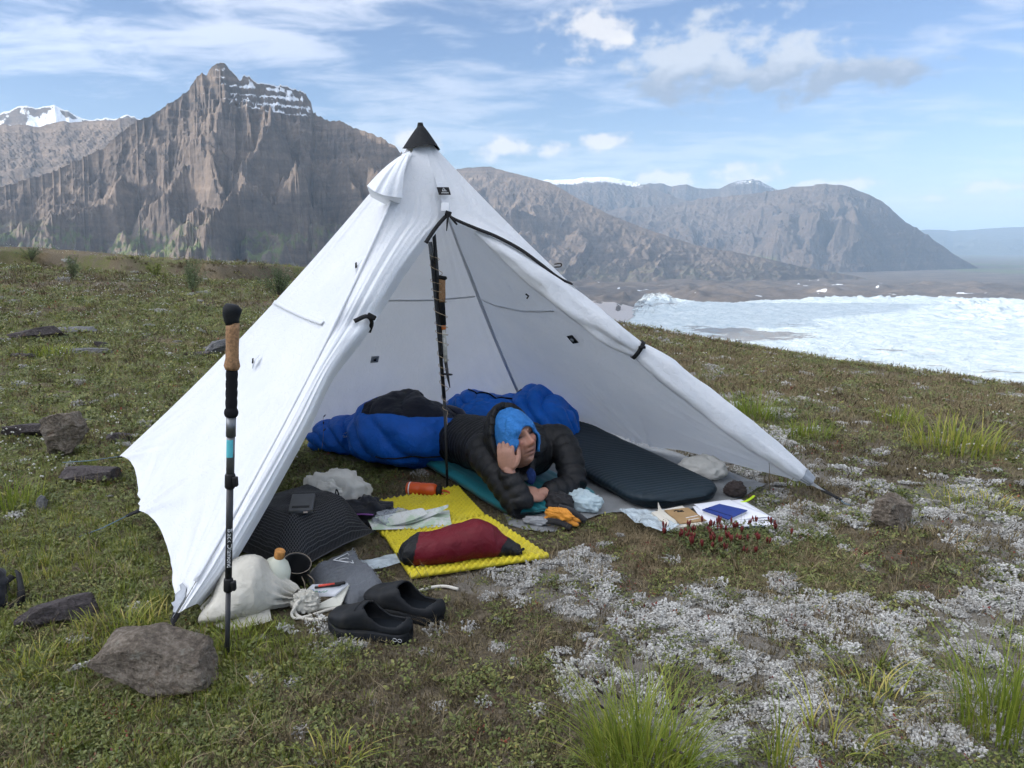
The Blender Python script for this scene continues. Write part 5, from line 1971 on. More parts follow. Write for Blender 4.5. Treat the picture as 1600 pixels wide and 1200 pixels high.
R2 = np.roll(R_, -1)
F3 = np.stack([R_, R_ + n_ * n_, R2 + n_ * n_, R2], -1)
pil = mobj("gear_sack", V, np.concatenate([F, F2, F3]), m_grid)
uv = np.stack([U.ravel(), Vv.ravel(), 0 * U.ravel()], -1)
set_color(pil, 'uvw', np.concatenate([uv, uv]))
tag(pil, "large black gridded gear sack lying flat at the tent's left corner", "sack")


def top_of(o_, x, y):
    """height of a built object's top at x, y"""
    best = -9
    for v in o_.data.vertices:
        if abs(v.co.x - x) < 0.02 and abs(v.co.y - y) < 0.02:
            best = max(best, v.co.z)
    return best


# power bank on the sack
pp = gp(473, 803, 0.17)
pz = top_of(pil, pp.x, pp.y)
b_ = MB()
Mp = Matrix.Rotation(0.12, 4, 'Z') @ Matrix.Rotation(0.25, 4, 'X')
root = empty("power_bank", (pp.x, pp.y, pz))
b_.box((0, 0, 0.012), (0.082, 0.105, 0.018), Mp, bev=0.005)
b_.build("case", mat("charcoal_plastic", (0.055, 0.058, 0.063), 0.5, var=0.15), root)
b_ = MB()
b_.box(Mp @ Vector((0.0, -0.030, 0.0215)), (0.060, 0.012, 0.001), Mp)
b_.build("recess", m_plastic, root, smooth=False)
b_ = MB()
b_.box(Mp @ Vector((0.018, -0.0535, 0.013)), (0.014, 0.002, 0.005), Mp)
b_.build("light", mat("pale_indicator", (0.6, 0.5, 0.45), 0.4), root, smooth=False)
tag(root, "charcoal power bank lying on top of the black gear sack", "power bank")

# white cotton sack behind it, with a black drawcord
m_cotton = fabric("white_cotton", (0.55, 0.54, 0.50), 0.85, 0.10, 0.7, 22, 0.008, 0.0, spec=0.15)
wc = Vector((-0.735, 3.07, 0)); wc.z = gz(wc.x, wc.y)
root = empty("cotton_sack", wc)
Pw = blob_P((0, 0, 0), (0.135, 0.10, 0.125), rz=0.2, amp=0.30, freq=2.3, seed=121, crease=0.12, cfreq=3.4, flat=0.5)
loft_obj("cloth", Pw, m_cotton, root)
Pw = blob_P((-0.02, -0.055, 0.09), (0.085, 0.05, 0.055), rz=0.1, amp=0.25, freq=3, seed=124, crease=0.13, cfreq=4)
loft_obj("gathered_mouth", Pw, m_cotton, root)
b_ = MB()
b_.tube(spline([(0.005, -0.09, 0.075), (0.03, -0.12, 0.12), (0.035, -0.115, 0.145), (0.045, -0.12, 0.12), (0.035, -0.10, 0.07), (0.01, -0.11, 0.05), (-0.02, -0.13, 0.055)], 30), 0.003, 6)
b_.build("drawcord", m_black, root)
tag(root, "white cotton sack with black drawcord behind the gear sack", "sack")
# dark garment and clear bag between sack and foam pad
m_darkcloth = fabric("dark_fleece", (0.012, 0.014, 0.020), 0.8, 0.2, 0.6, 30)
dc = Vector((-0.58, 2.98, 0)); dc.z = gz(dc.x, dc.y)
root = empty("folded_garment", dc)
loft_obj("dark_cloth", blob_P((0, 0, 0), (0.12, 0.08, 0.065), rz=-0.4, amp=0.35, freq=2.4, seed=131, crease=0.13, cfreq=3.5, flat=0.4), m_darkcloth, root)
loft_obj("dark_cloth", blob_P((-0.26, -0.02, 0.03), (0.06, 0.06, 0.06), rz=0.4, amp=0.35, freq=2.4, seed=135, crease=0.13, cfreq=3.5, flat=0.4), m_darkcloth, root)
b_ = MB()
b_.tube(spline([(-0.07, -0.085, 0.05), (-0.02, -0.09, 0.062), (0.035, -0.085, 0.058)], 12), 0.003, 6)
b_.build("purple_trim", mat("purple_trim", (0.20, 0.06, 0.28), 0.6), root)
tag(root, "dark crumpled garment tucked behind the gear sack", "clothing")


def clear_mat(name, tint, alpha, rough=0.25):
    m = bpy.data.materials.new(name)
    m.use_nodes = True
    t = NT(m.node_tree)
    P_ = t.n('ShaderNodeTexCoord').outputs['Object']
    bp_ = t.n('ShaderNodeBump', {'Height': t.noise(P_, 40, 5, 0.65, 0.8), 'Strength': 0.8, 'Distance': 0.006})
    tr_ = t.n('ShaderNodeBsdfTransparent', {'Color': (0.96, 0.98, 1.0)})
    pr = t.n('ShaderNodeBsdfPrincipled', {'Base Color': tint, 'Roughness': rough, 'Specular IOR Level': 0.6, 'Normal': bp_.outputs[0]})
    fr_ = t.m('ADD', t.m('MULTIPLY', t.step(t.noise(P_, 18, 5, 0.6, 0.6), 0.35, 0.7), 0.35), alpha)
    mx = t.n('ShaderNodeMixShader', {0: fr_, 1: tr_.outputs[0], 2: pr.outputs[0]})
    t.n('ShaderNodeOutputMaterial', {'Surface': mx.outputs[0]})
    return m


m_clear = clear_mat("clear_plastic_film", (0.55, 0.60, 0.66), 0.30)
m_milky = clear_mat("milky_plastic_film", (0.60, 0.70, 0.76), 0.55)
zc_ = Vector((-0.475, 2.91, 0)); zc_.z = gz(zc_.x, zc_.y)
zb_ = loft_obj("zip_bag", blob_P(zc_, (0.085, 0.06, 0.05), rz=0.5, amp=0.3, freq=2.5, seed=141, crease=0.14, cfreq=3.6, flat=0.4), m_clear)
tag(zb_, "clear zip bag wedged between the gear sack and the foam pad", "plastic bag")
st_ = sheet("plastic_sleeve", [gp(545, 885), gp(585, 880), gp(618, 873)], [gp(556, 899), gp(590, 897), gp(626, 887)], m_milky, 30, 16, 0.02, 0.004, 14, 5)
tag(st_, "flat clear plastic sleeve next to the yellow pad's corner", "plastic sleeve")

# ---------------- grey stuff sack lying flat, with its mark and lettering
m_greysack = fabric("grey_composite_fabric", (0.085, 0.095, 0.11), 0.5, 0.25, 0.9, 24, 0.008)
ea = [gp(474, 912), gp(505, 888), gp(535, 878), gp(552, 880)]
eb = [gp(546, 952), gp(566, 950), gp(590, 940), gp(607, 928)]
A_, B_ = spline(ea, 50), spline(eb, 50)
f = np.linspace(0, 1, 60)[None, :, None]
Pg = A_[:, None] * (1 - f) + B_[:, None] * f
eu = np.minimum(np.linspace(0, 1, 50), np.linspace(1, 0, 50))[:, None]
ev = np.minimum(np.linspace(0, 1, 60), np.linspace(1, 0, 60))[None, :]
thk = 0.045 * np.clip(eu * 6, 0, 1) ** 0.6 * np.clip(ev * 6, 0, 1) ** 0.6
gnd_ = ground_z(Pg[..., 0], Pg[..., 1])
Pt = Pg.copy()
Pt[..., 2] = gnd_ + 0.012 + thk * (1 + 0.5 * (ridged(Pg[..., 0] * 10, Pg[..., 1] * 10, seed=151, octv=3) - 0.5))
Pb = Pg.copy()
Pb[..., 2] = gnd_ + 0.006
root = empty("stuff_sack", tuple(Pg.mean((0, 1))[:2]) + (0,))
ro = np.array(root.location)
V = np.concatenate([(Pt - ro).reshape(-1, 3), (Pb - ro).reshape(-1, 3)])
F = grid_faces(50, 60)
body = mobj("sack_body", V, np.concatenate([F, F[:, ::-1] + 3000]), m_greysack, root)


def on_sack(fu, fv, lift_=0.004):
    a_, b2 = float(np.clip(fu, 0, 0.9999)) * 49, float(np.clip(fv, 0, 0.9999)) * 59
    i, j = int(a_), int(b2)
    fa_, fb_ = a_ - i, b2 - j
    q = (Pt[i, j] * (1 - fa_) + Pt[i + 1, j] * fa_) * (1 - fb_) + (Pt[i, j + 1] * (1 - fa_) + Pt[i + 1, j + 1] * fa_) * fb_
    return Vector(q - ro) + Vector((0, 0, lift_))


def wrap_sack(co):
    p = on_sack(0.955, 0.52 - co.x / 0.33)
    d2 = Vector(Pt[47, 30] - Pt[30, 30]).normalized()
    return p + d2 * (-co.y) * 1.0 + Vector((0, 0, 0.002))


lettering("MOUNTAIN GEAR", 0.032, None, m_whiteprint, body, wrap=lambda co: on_sack(0.86 + co.y * 3.2, 0.46 + co.x * 3.2, 0.008))
b_ = MB()
tri = [on_sack(0.34, 0.30), on_sack(0.66, 0.20), on_sack(0.58, 0.48), on_sack(0.34, 0.30)]
b_.tube(tri, 0.0016, 5)
b_.tube([on_sack(0.44, 0.30), on_sack(0.56, 0.30), on_sack(0.54, 0.40)], 0.0014, 5)
b_.build("emblem", m_whiteprint, body)
tag(root, "flattened grey stuff sack with white lettering beside the clogs", "stuff sack")

# ---------------- canvas bag tied with rope, bottle and mug beside it
m_canvas = fabric("stained_canvas", (0.50, 0.485, 0.43), 0.9, 0.14, 0.8, 18, 0.010, 0.0, spec=0.1)
cbx = gp(400, 955)
root = empty("canvas_bag", (cbx.x, cbx.y, gz(cbx.x, cbx.y)))
co_ = np.array(root.location)
st = [(*gp(322, 968)[:2], 0.05, 0.03, 0.0), (*gp(336, 968)[:2], 0.085, 0.07, 0.0), (*gp(360, 962)[:2], 0.105, 0.13, 0.0), (*gp(385, 955)[:2], 0.115, 0.165, 0.0), (*gp(410, 950)[:2], 0.105, 0.155, 0.0), (*gp(432, 947)[:2], 0.080, 0.105, 0.0),
      (*gp(450, 946)[:2], 0.045, 0.055, 0.01), (*gp(462, 947)[:2], 0.020, 0.032, 0.015)]
P, arc, ang = puffy(st, 80, 130, 0.95, wr=0.014, wfreq=9, seed=161)
uu = np.linspace(0, 1, 130)[:, None]
P = P + vnormals(P, cv=True) * (0.010 * sstep(uu, 0.6, 0.95) * np.sin(ang[None, :] * 11 + 2 * uu))[..., None] * -1
loft_obj("bag_body", P - co_, m_canvas, root)
m_canvas_in = fabric("shaded_canvas_lining", (0.26, 0.235, 0.20), 0.9, 0.2, 0.8, 18, 0.010, 0.0, spec=0.1)
fa = [gp(313, 960), gp(335, 984), gp(365, 990), gp(400, 984), gp(425, 975)]
fb = [gp(330, 950), gp(350, 962), gp(372, 966), gp(400, 962), gp(420, 958)]
A_, B_ = spline(fa, 40), spline(fb, 40)
f = np.linspace(0, 1, 16)[None, :, None]
Pm = A_[:, None] * (1 - f) + B_[:, None] * f
Pm[..., 2] = ground_z(Pm[..., 0], Pm[..., 1]) + 0.012 + 0.028 * f[..., 0] + 0.010 * fbm(Pm[..., 0] * 16, Pm[..., 1] * 16, seed=163)
grid_obj("bag_mouth_flap", Pm - co_, m_canvas, root)
kn = gp(479, 955); kz = gz(kn.x, kn.y)
loft_obj("gathered_neck", blob_P((kn.x - co_[0], kn.y - co_[1], kz - co_[2] + 0.006), (0.042, 0.034, 0.036), amp=0.25, freq=3, seed=165, crease=0.5, cfreq=3.2, flat=0.6), m_canvas, root)
b_ = MB()
rp = [gp(468, 938, 0.05), gp(460, 948, 0.035), gp(463, 960, 0.012), gp(476, 967, 0.008), gp(500, 968, 0.008), gp(530, 962, 0.008), gp(552, 955, 0.008), gp(580, 948, 0.008)]
b_.tube([Vector(p) - Vector(co_) for p in spline(rp, 50)], 0.0055, 8)
b_.build("rope", m_whitecord, root)
b_ = MB()
rp = [gp(465, 944, 0.045), gp(456, 958, 0.02), gp(461, 966, 0.008), gp(480, 963, 0.009), gp(505, 955, 0.008), gp(525, 950, 0.008), gp(545, 950, 0.008)]
b_.tube([Vector(p) - Vector(co_) for p in spline(rp, 40)], 0.0045, 8)
b_.build("rope", m_whitecord, root)
tag(root, "stained beige canvas bag tied at the neck with white rope", "bag")
b_ = MB()
rp = [on_ground(655, 926, 0.006), on_ground(672, 922, 0.008), on_ground(695, 920, 0.008), on_ground(716, 924, 0.006)]
b_.tube(spline(rp, 24), 0.0055, 8)
o = b_.build("rope_piece", m_whitecord)
tag(o, "short end of white rope on the moss right of the clogs", "rope")
# bottle with cork stopper standing half inside the bag
bx = gp(408, 940); bz = gz(bx.x, bx.y)
root = empty("stoppered_bottle", (bx.x + 0.012, bx.y + 0.03, bz - 0.03))
axb = Vector((0.28, -0.08, 1)).normalized()
b_ = MB()
b_.lathe([(0.030, 0.0), (0.046, 0.01), (0.048, 0.10), (0.046, 0.13), (0.034, 0.155), (0.017, 0.168), (0.015, 0.172)], 24, (0, 0, 0), axb)
b_.build("bottle_body", mat("cream_plastic", (0.60, 0.62, 0.52), 0.45), root)
b_ = MB()
b_.lathe([(0.0145, 0.171), (0.0155, 0.174), (0.0165, 0.196), (0.014, 0.199), (0.006, 0.197)], 20, (0, 0, 0), axb)
b_.build("cork_stopper", mat("orange_cork", (0.42, 0.19, 0.045), 0.7, var=0.3, vscale=90), root)
tag(root, "cream bottle with a cork stopper leaning out of the canvas bag", "bottle")
# black mug with wire handles
mx_ = gp(452, 925); mz = gz(mx_.x, mx_.y)
root = empty("camping_mug", (mx_.x, mx_.y + 0.05, mz))
axm = Vector((0.25, -0.35, 0.9)).normalized()
m_mug = mat("black_enamel", (0.016, 0.017, 0.019), 0.45, var=0.3)
b_ = MB()
b_.lathe([(0.0, 0.004), (0.042, 0.004), (0.044, 0.010), (0.044, 0.100), (0.0455, 0.102), (0.0425, 0.102), (0.0415, 0.098), (0.041, 0.012), (0.0, 0.010)], 28, (0, 0, 0), axm, cap=False)
b_.build("mug_body", m_mug, root)
b_ = MB()
q_ = Vector((0, 0, 1)).rotation_difference(axm)
ringp = [q_ @ Vector((0.0455 * math.cos(a_), 0.0455 * math.sin(a_), 0.102)) for a_ in np.linspace(0, 2 * math.pi, 30)]
b_.tube(ringp, 0.0010, 6, cap=False)
b_.build("rim", mat("worn_tan_rim", (0.26, 0.21, 0.15), 0.5), root)
for sgn in (-1, 1):
    b_ = MB()
    hp = [(0.044, 0.010 * sgn, 0.085), (0.070, 0.016 * sgn, 0.080), (0.078, 0.018 * sgn, 0.055), (0.066, 0.014 * sgn, 0.030), (0.044, 0.010 * sgn, 0.025)]
    b_.tube(spline([q_ @ (Matrix.Rotation(-0.7, 3, 'Z') @ Vector(h)) for h in hp], 18), 0.0018, 6)
    b_.build("wire_handle", mat("worn_tan_rim"), root)
tag(root, "black mug with wire handles beside the canvas bag", "mug")

# ---------------- sketchbook with two pens
nb = gp(510, 935)
root = empty("sketchbook", (nb.x, nb.y, gz(nb.x, nb.y)))
no = Vector(root.location)
m_page = paper_mat("sketch_page", (0.74, 0.76, 0.80))
b_ = MB()
c4 = [gp(474, 930, 0.055), gp(480, 945, 0.045), gp(525, 941, 0.050), gp(545, 911, 0.075), gp(490, 914, 0.075)]
pg = [gp(470, 930, 0.035), gp(523, 929, 0.042), gp(544, 911, 0.075), gp(488, 913, 0.072)]
pg = [p - no for p in pg]
dn = Vector((0, 0, -0.006))
b_.add(pg + [p + dn for p in pg], [[0, 1, 2, 3], [7, 6, 5, 4], [0, 4, 5, 1], [1, 5, 6, 2], [2, 6, 7, 3], [3, 7, 4, 0]])
page = b_.build("page", m_page, root, smooth=False)
b_ = MB()
pg2 = [p - no for p in (gp(480, 952, 0.012), gp(532, 946, 0.012), gp(546, 913, 0.066), gp(524, 931, 0.034))]
b_.add(pg2 + [p + dn for p in pg2], [[0, 1, 2, 3], [7, 6, 5, 4], [0, 4, 5, 1], [1, 5, 6, 2], [2, 6, 7, 3], [3, 7, 4, 0]])
b_.build("page_block", mat("cream_pages", (0.62, 0.62, 0.55), 0.8), root, smooth=False)


def on_page(u, v, l=0.002):
    p = (pg[0] * (1 - u) + pg[1] * u) * (1 - v) + (pg[3] * (1 - u) + pg[2] * u) * v
    return p + Vector((0, -0.001, l))


for cname, colr, strokes in (("red_ink", (0.55, 0.06, 0.03), [[(0.28, 0.78), (0.42, 0.90), (0.55, 0.80), (0.62, 0.92), (0.70, 0.82)], [(0.30, 0.70), (0.40, 0.84), (0.52, 0.74)], [(0.60, 0.74), (0.68, 0.86), (0.80, 0.90)]]),
                             ("green_ink", (0.05, 0.30, 0.16), [[(0.30, 0.20), (0.36, 0.34), (0.40, 0.22)], [(0.52, 0.18), (0.56, 0.36), (0.60, 0.20), (0.66, 0.34)]]),
                             ("blue_ink", (0.08, 0.22, 0.45), [[(0.16, 0.30), (0.20, 0.46), (0.26, 0.36)], [(0.42, 0.12), (0.46, 0.30), (0.50, 0.16)]])):
    b_ = MB()
    for sk_ in strokes:
        b_.ribbon(spline([on_page(u, v) for u, v in sk_], 14), 0.006 if cname == "red_ink" else 0.003, (0, -0.6, 0.8), 0.0006)
    b_.build("ink_drawing", mat(cname, colr, 0.7), page)
tag(root, "open sketchbook with coloured drawings next to the canvas bag", "sketchbook")


def pen(a, b, colr, label, name):
    r_ = empty("pen", a)
    d = Vector(b) - Vector(a)
    bb_ = MB()
    bb_.tube([Vector((0, 0, 0)), d * 0.02, d * 0.62], [0.002, 0.0045, 0.0045], 10)
    bb_.build("barrel", mat(name, colr, 0.4), r_)
    bb_ = MB()
    bb_.tube([d * 0.62, d * 0.97, d], [0.0052, 0.0052, 0.003], 10)
    bb_.build("cap", m_plastic, r_)
    tag(r_, label, "pen")


pen(no + on_page(0.30, 0.62, 0.007), no + on_page(0.98, 0.86, 0.007), (0.5, 0.04, 0.02), "red and black pen lying across the sketchbook", "red_pen")
pen(no + on_page(0.24, 0.50, 0.007), no + on_page(0.90, 0.74, 0.007), (0.02, 0.02, 0.022), "black pen lying just below the red one on the sketchbook", "black_pen")

# ---------------- clogs
m_clog_in = mat("clog_footbed", (0.008, 0.011, 0.015), 0.85, spec=0.15)


def clog(heel, toe, label, group, mirror=1, logo=False):
    """slip-on clog: sole, closed toe and low heel, open top"""
    H, T = Vector((heel.x, heel.y, 0)), Vector((toe.x, toe.y, 0))
    L = (T - H).length
    ax = (T - H).normalized()
    sd = Vector((ax.y, -ax.x, 0)) * mirror
    r_ = empty("clog", (H.x, H.y, gz(H.x, H.y)))
    n, k = 60, 48
    s = np.linspace(0, 1, n)
    hw = 0.048 * np.interp(s, [0, 0.03, 0.08, 0.2, 0.35, 0.5, 0.68, 0.82, 0.92, 0.97, 1.0], [0.30, 0.58, 0.74, 0.80, 0.78, 0.86, 1.02, 1.0, 0.80, 0.55, 0.18])
    off = 0.010 * np.interp(s, [0, 0.4, 0.75, 1], [0, 0.2, -0.2, 0.5])
    hi = np.interp(s, [0, 0.05, 0.15, 0.3, 0.42, 0.50, 0.60, 0.75, 0.88, 0.96, 1.0], [0.050, 0.062, 0.058, 0.060, 0.080, 0.098, 0.094, 0.078, 0.064, 0.050, 0.030])
    spring = 0.012 * sstep(s, 0.75, 1.0) + 0.003 * sstep(1 - s, 0.85, 1)
    a = np.linspace(0, 2 * np.pi, k, endpoint=False)

    def body(scale_w, zlo, zhi, pw=0.6):
        P_ = np.zeros((n, k, 3))
        for i in range(n):
            ca, sa = np.cos(a), np.sin(a)
            x = np.sign(ca) * np.abs(ca) ** pw * hw[i] * scale_w[i] + off[i]
            z = zlo[i] + (zhi[i] - zlo[i]) * (0.5 + 0.5 * np.sign(sa) * np.abs(sa) ** (pw * 1.15))
            P_[i] = np.array(ax)[None] * (s[i] * L) + np.array(sd)[None] * x[:, None] + np.array([0, 0, 1])[None] * (z + spring[i])[:, None]
        return P_
    one = np.ones(n)
    sole = loft_obj("sole", body(one * 1.04, one * 0.0, one * 0.034 - 0.004 * sstep(s, 0.9, 1), 0.35), m_rubber, r_)
    # upper: shell with the top open from the heel to mid-foot
    up = body(one, one * 0.026, hi)
    cut = 0.50
    V, F = [], []
    idx = -np.ones((n, k), int)
    for i in range(n):
        for j in range(k):
            idx[i, j] = len(V)
            V.append(up[i, j])
    open_half = np.interp(s, [0.0, 0.06, 0.12, 0.3, 0.45, 0.52, 0.54], [0.0, 0.0, 0.85, 0.98, 0.80, 0.35, 0.0])
    for i in range(n - 1):
        for j in range(k):
            j2 = (j + 1) % k
            ac = (a[j] + math.pi / k)
            if abs(ac - math.pi / 2) < open_half[i] * 1.10 and s[i] < 0.54:
                continue
            F.append([idx[i, j], idx[i + 1, j], idx[i + 1, j2], idx[i, j2]])
    for r in (0, n - 1):
        F.append([idx[r, j] for j in range(k)])
    me = mobj("upper", V, F, m_rubber, r_)
    so_ = me.modifiers.new("thickness", 'SOLIDIFY')
    so_.thickness = 0.005
    so_.offset = -1
    # footbed inside
    s2 = np.linspace(0.06, 0.9, 30)
    fb = np.zeros((30, 12, 3))
    for i in range(30):
        w_ = np.interp(s2[i], s, hw) * 0.93
        for j in range(12):
            v = -1 + 2 * j / 11
            fb[i, j] = np.array(ax) * s2[i] * L + np.array(sd) * (v * w_ + np.interp(s2[i], s, off)) + np.array([0, 0, 0.034 + 0.006 * v * v + np.interp(s2[i], s, spring)])
    grid_obj("footbed", fb, m_clog_in, r_)
    # raised line across the instep
    b1 = MB()
    i0 = int(0.60 * n)
    b1.tube([Vector(up[i0, j]) + Vector((0, 0, 0.0006)) for j in range(7, 18)], 0.0018, 6)
    b1.build("instep_seam", m_rubber, r_)
    if logo:
        for q in (-1, 1):
            b1 = MB()
            cc = ax * (0.10 * L + 0.0075 * q) - sd * (-1) * 0
            w_ = np.interp(0.10, s, hw) * 1.06
            side = sd * w_
            if side.y > 0:
                side = -side
            base_ = cc + side + Vector((0, 0, 0.020)) + side.normalized() * 0.001
            b1.tube([base_ + ax * 0.006 * math.cos(t_) + Vector((0, 0, 0.0045 * math.sin(t_))) for t_ in np.linspace(0, 2 * math.pi, 18)], 0.0008, 5)
            b1.build("ring_mark", mat("light_grey_print", (0.45, 0.47, 0.49), 0.5), sole)
    tag(r_, label, "clog", group)
    return r_


clog(gp(643, 1004), gp(515, 985), "front black clog, nearest to the camera, with two small rings on its heel", "pair of black clogs", 1, True)
clog(gp(690, 975), gp(577, 948), "rear black clog, half behind the other one", "pair of black clogs", -1)


# ---------------- things in front of the mats: gloves, cloth, plastic bag, books, papers
m_glove_o = fabric("orange_leather", (0.62, 0.25, 0.025), 0.6, 0.12, 0.5, 30)
m_glove_b = fabric("black_glove_fabric", (0.012, 0.012, 0.014), 0.7, 0.2, 0.6, 40)
gl_ = on_ground(874, 812, 0.02)
root = empty("work_glove", gl_)


def lp_(px, py, z):
    return gp(px, py, z) - gl_


loft_obj("cuff", blob_P(lp_(872, 800, 0.012), (0.075, 0.045, 0.055), rz=-0.35, amp=0.30, freq=2.2, seed=171, crease=0.10, cfreq=3.5, flat=0.5), m_glove_b, root)
loft_obj("palm", blob_P(lp_(872, 812, 0.030), (0.062, 0.022, 0.028), rz=-0.55, amp=0.30, freq=2.4, seed=173, crease=0.10, cfreq=3.2, flat=0.8), m_glove_o, root)
for k, (a_, b2, c2, w_) in enumerate((((858, 798, 0.062), (874, 800, 0.060), (890, 806, 0.050), 0.013), ((890, 807, 0.046), (900, 812, 0.036), (910, 813, 0.024), 0.012), ((886, 811, 0.038), (896, 818, 0.026), (904, 820, 0.018), 0.012),
                                      ((880, 813, 0.032), (887, 820, 0.020), (893, 823, 0.014), 0.011), ((856, 808, 0.036), (850, 814, 0.024), (860, 819, 0.016), 0.011))):
    b_ = MB()
    b_.tube(spline([lp_(*a_), lp_(*b2), lp_(*c2)], 12), list(w_ * np.array([0.8, 0.95, 1.0, 1.02, 1.0, 0.97, 1.0, 1.0, 0.95, 0.85, 0.7, 0.4])), 12, flat=0.7)
    b_.build("finger", m_glove_o, root)
b_ = MB()
b_.ribbon(spline([lp_(846, 815, 0.016), lp_(860, 814, 0.036), (lp_(876, 817, 0.030)), lp_(892, 825, 0.014)], 18), 0.024, (0, -0.7, 0.7), 0.008)
b_.build("strap", m_glove_b, root)
b_ = MB()
b_.ribbon(spline([lp_(872, 792, 0.075), lp_(890, 797, 0.070), (lp_(904, 806, 0.048)), lp_(915, 814, 0.026)], 18), 0.026, (0, -0.5, 0.8), 0.008)
b_.build("strap", m_glove_b, root)
tag(root, "orange and black work gloves in a heap by the person's elbow", "gloves")

m_palecloth = fabric("pale_blue_cloth", (0.42, 0.52, 0.56), 0.8, 0.08, 0.7, 26, 0.008)
pcl = on_ground(910, 800, 0.012)
o = blob("cloth_bag", pcl, (0.085, 0.050, 0.050), m_palecloth, rz=-0.55, amp=0.30, freq=2.3, seed=181, crease=0.12, cfreq=3.2, flat=0.5)
tag(o, "pale blue cloth bag just right of the gloves", "bag")
m_greyfoil = fabric("grey_crumpled_film", (0.26, 0.27, 0.28), 0.45, 0.3, 0.9, 26, 0.010)
pcl = on_ground(838, 822, 0.010)
o = blob("crumpled_wrapper", pcl, (0.050, 0.024, 0.020), m_greyfoil, rz=-0.3, amp=0.4, freq=2.6, seed=184, crease=0.10, cfreq=4, flat=0.4)
tag(o, "crumpled grey wrapper at the front edge of the ground sheet", "wrapper")
o = sheet("plastic_bag", [gp(966, 810), gp(980, 803), gp(1000, 805), gp(1040, 806), gp(1058, 815)], [gp(985, 822), gp(1005, 832), gp(1030, 841), gp(1055, 838), gp(1070, 828)], m_milky, 50, 30, 0.030, 0.022, 12, 191)
tag(o, "milky plastic bag in front of the slate mattress", "plastic bag")


def slab(px4, z, thick, org):
    """flat slab from four picture corners at height z"""
    P4 = [gp(px, py, z) - org for px, py in px4]
    dn_ = Vector((0, 0, -thick))
    V_ = P4 + [p + dn_ for p in P4]
    return V_, [[3, 2, 1, 0], [4, 5, 6, 7], [0, 1, 5, 4], [1, 2, 6, 5], [2, 3, 7, 6], [3, 0, 4, 7]]


bk = on_ground(1060, 808)
root = empty("paperback_book", bk)
for nm, q4, z, th, mt in (("back_pages", [(1018, 800), (1066, 790), (1102, 818), (1048, 826)], 0.030, 0.016, mat("book_pages", (0.62, 0.59, 0.52), 0.8)),
                          ("cover", [(1038, 797), (1075, 793), (1104, 813), (1062, 818)], 0.0345, 0.003, mat("kraft_cover", (0.33, 0.21, 0.095), 0.6, var=0.15))):
    V_, F_ = slab(q4, z, th, bk)
    o = MB().add(V_, F_).build(nm, mt, root, smooth=False)
b_ = MB()
cA = [gp(1028, 800, 0.030) - bk, gp(1037, 808, 0.032) - bk, gp(1058, 819, 0.034) - bk]
cB = [gp(1028, 784, 0.052) - bk, gp(1036, 798, 0.050) - bk, gp(1056, 813, 0.046) - bk]
A_, B_ = spline(cA, 14), spline(cB, 14)
f = np.linspace(0, 1, 6)[None, :, None]
grid_obj("curled_leaf", A_[:, None] * (1 - f) + B_[:, None] * f, mat("book_pages"), root)
b_ = MB()
e0 = gp(1061, 799, 0.0352) - bk
b_.tube([e0 + Vector((-0.02, 0, 0)), e0 + Vector((-0.012, 0.010, 0.0)), e0 + Vector((0.004, 0.004, 0)), e0 + Vector((0.016, 0.012, 0)), e0 + Vector((0.018, -0.002, 0)), e0 + Vector((-0.008, -0.004, 0))], 0.0025, 6)
b_.build("cover_emblem", m_plastic, root)
b_ = MB()
for i_, (a0, a1) in enumerate((((1072, 809), (1090, 805.5)), ((1076, 812.5), (1092, 809.5)))):
    b_.ribbon([gp(*a0, 0.0353) - bk, gp(*a1, 0.0353) - bk], 0.005, (0, 0, 1), 0.0005)
b_.build("cover_lettering", m_whiteprint, root, smooth=False)
tag(root, "brown covered paperback with curled pages in front of the slate mattress", "book")

pcs_ = [([(1082, 795), (1158, 783), (1210, 815), (1100, 824)], 0.012), ([(1090, 800), (1150, 790), (1212, 825), (1112, 829)], 0.009), ([(1084, 792), (1140, 785), (1206, 812), (1120, 818)], 0.0155)]
gpz = gz(*gp(1150, 808)[:2])
for k, (q4, z) in enumerate(pcs_):
    c_ = gp(1150, 808)
    A_, B_ = spline([gp(*q4[0], z), (gp(*q4[0], z) + gp(*q4[1], z)) / 2, gp(*q4[1], z)], 20), spline([gp(*q4[3], z), (gp(*q4[3], z) + gp(*q4[2], z)) / 2, gp(*q4[2], z)], 20)
    f = np.linspace(0, 1, 20)[None, :, None]
    Pp = A_[:, None] * (1 - f) + B_[:, None] * f
    Pp[..., 2] += gpz + 0.010 + 0.004 * vnoise(Pp[..., 0] * 9 + k * 7, Pp[..., 1] * 9, seed=195 + k) * (1 if k else 0.4)
    o = grid_obj("paper_sheet", Pp, m_paper)
    so_ = o.modifiers.new("thickness", 'SOLIDIFY'); so_.thickness = 0.0008
    tag(o, ["white paper sheet in the middle of the stack below the blue notebook", "lowest white paper sheet, its written edge sticking out towards the flowers", "topmost white paper sheet directly under the blue notebook"][k], "paper", "loose papers beside the books")
    if k == 1:
        b_ = MB()
        for r_ in range(2):
            xs = [gp(1150 + q * 7 + 4 * r_, 822.5 - q * 0.5 + r_ * 3.0, z + gpz + 0.0165) for q in range(7)]
            for q in range(6):
                b_.ribbon([xs[q], xs[q] + (xs[q + 1] - xs[q]) * 0.4 + Vector((0, 0.003, 0)), xs[q] + (xs[q + 1] - xs[q]) * 0.7], 0.0015, (0, 0, 1), 0.0003)
        b_.build("handwriting", mat("blue_ink"), o, smooth=False)
nbk = gp(1130, 799)
root = empty("notebook", (nbk.x, nbk.y, gpz))
q4 = [(1097, 796), (1124, 787), (1168, 797), (1138, 811)]
V_, F_ = slab(q4, 0.040, 0.004, nbk)
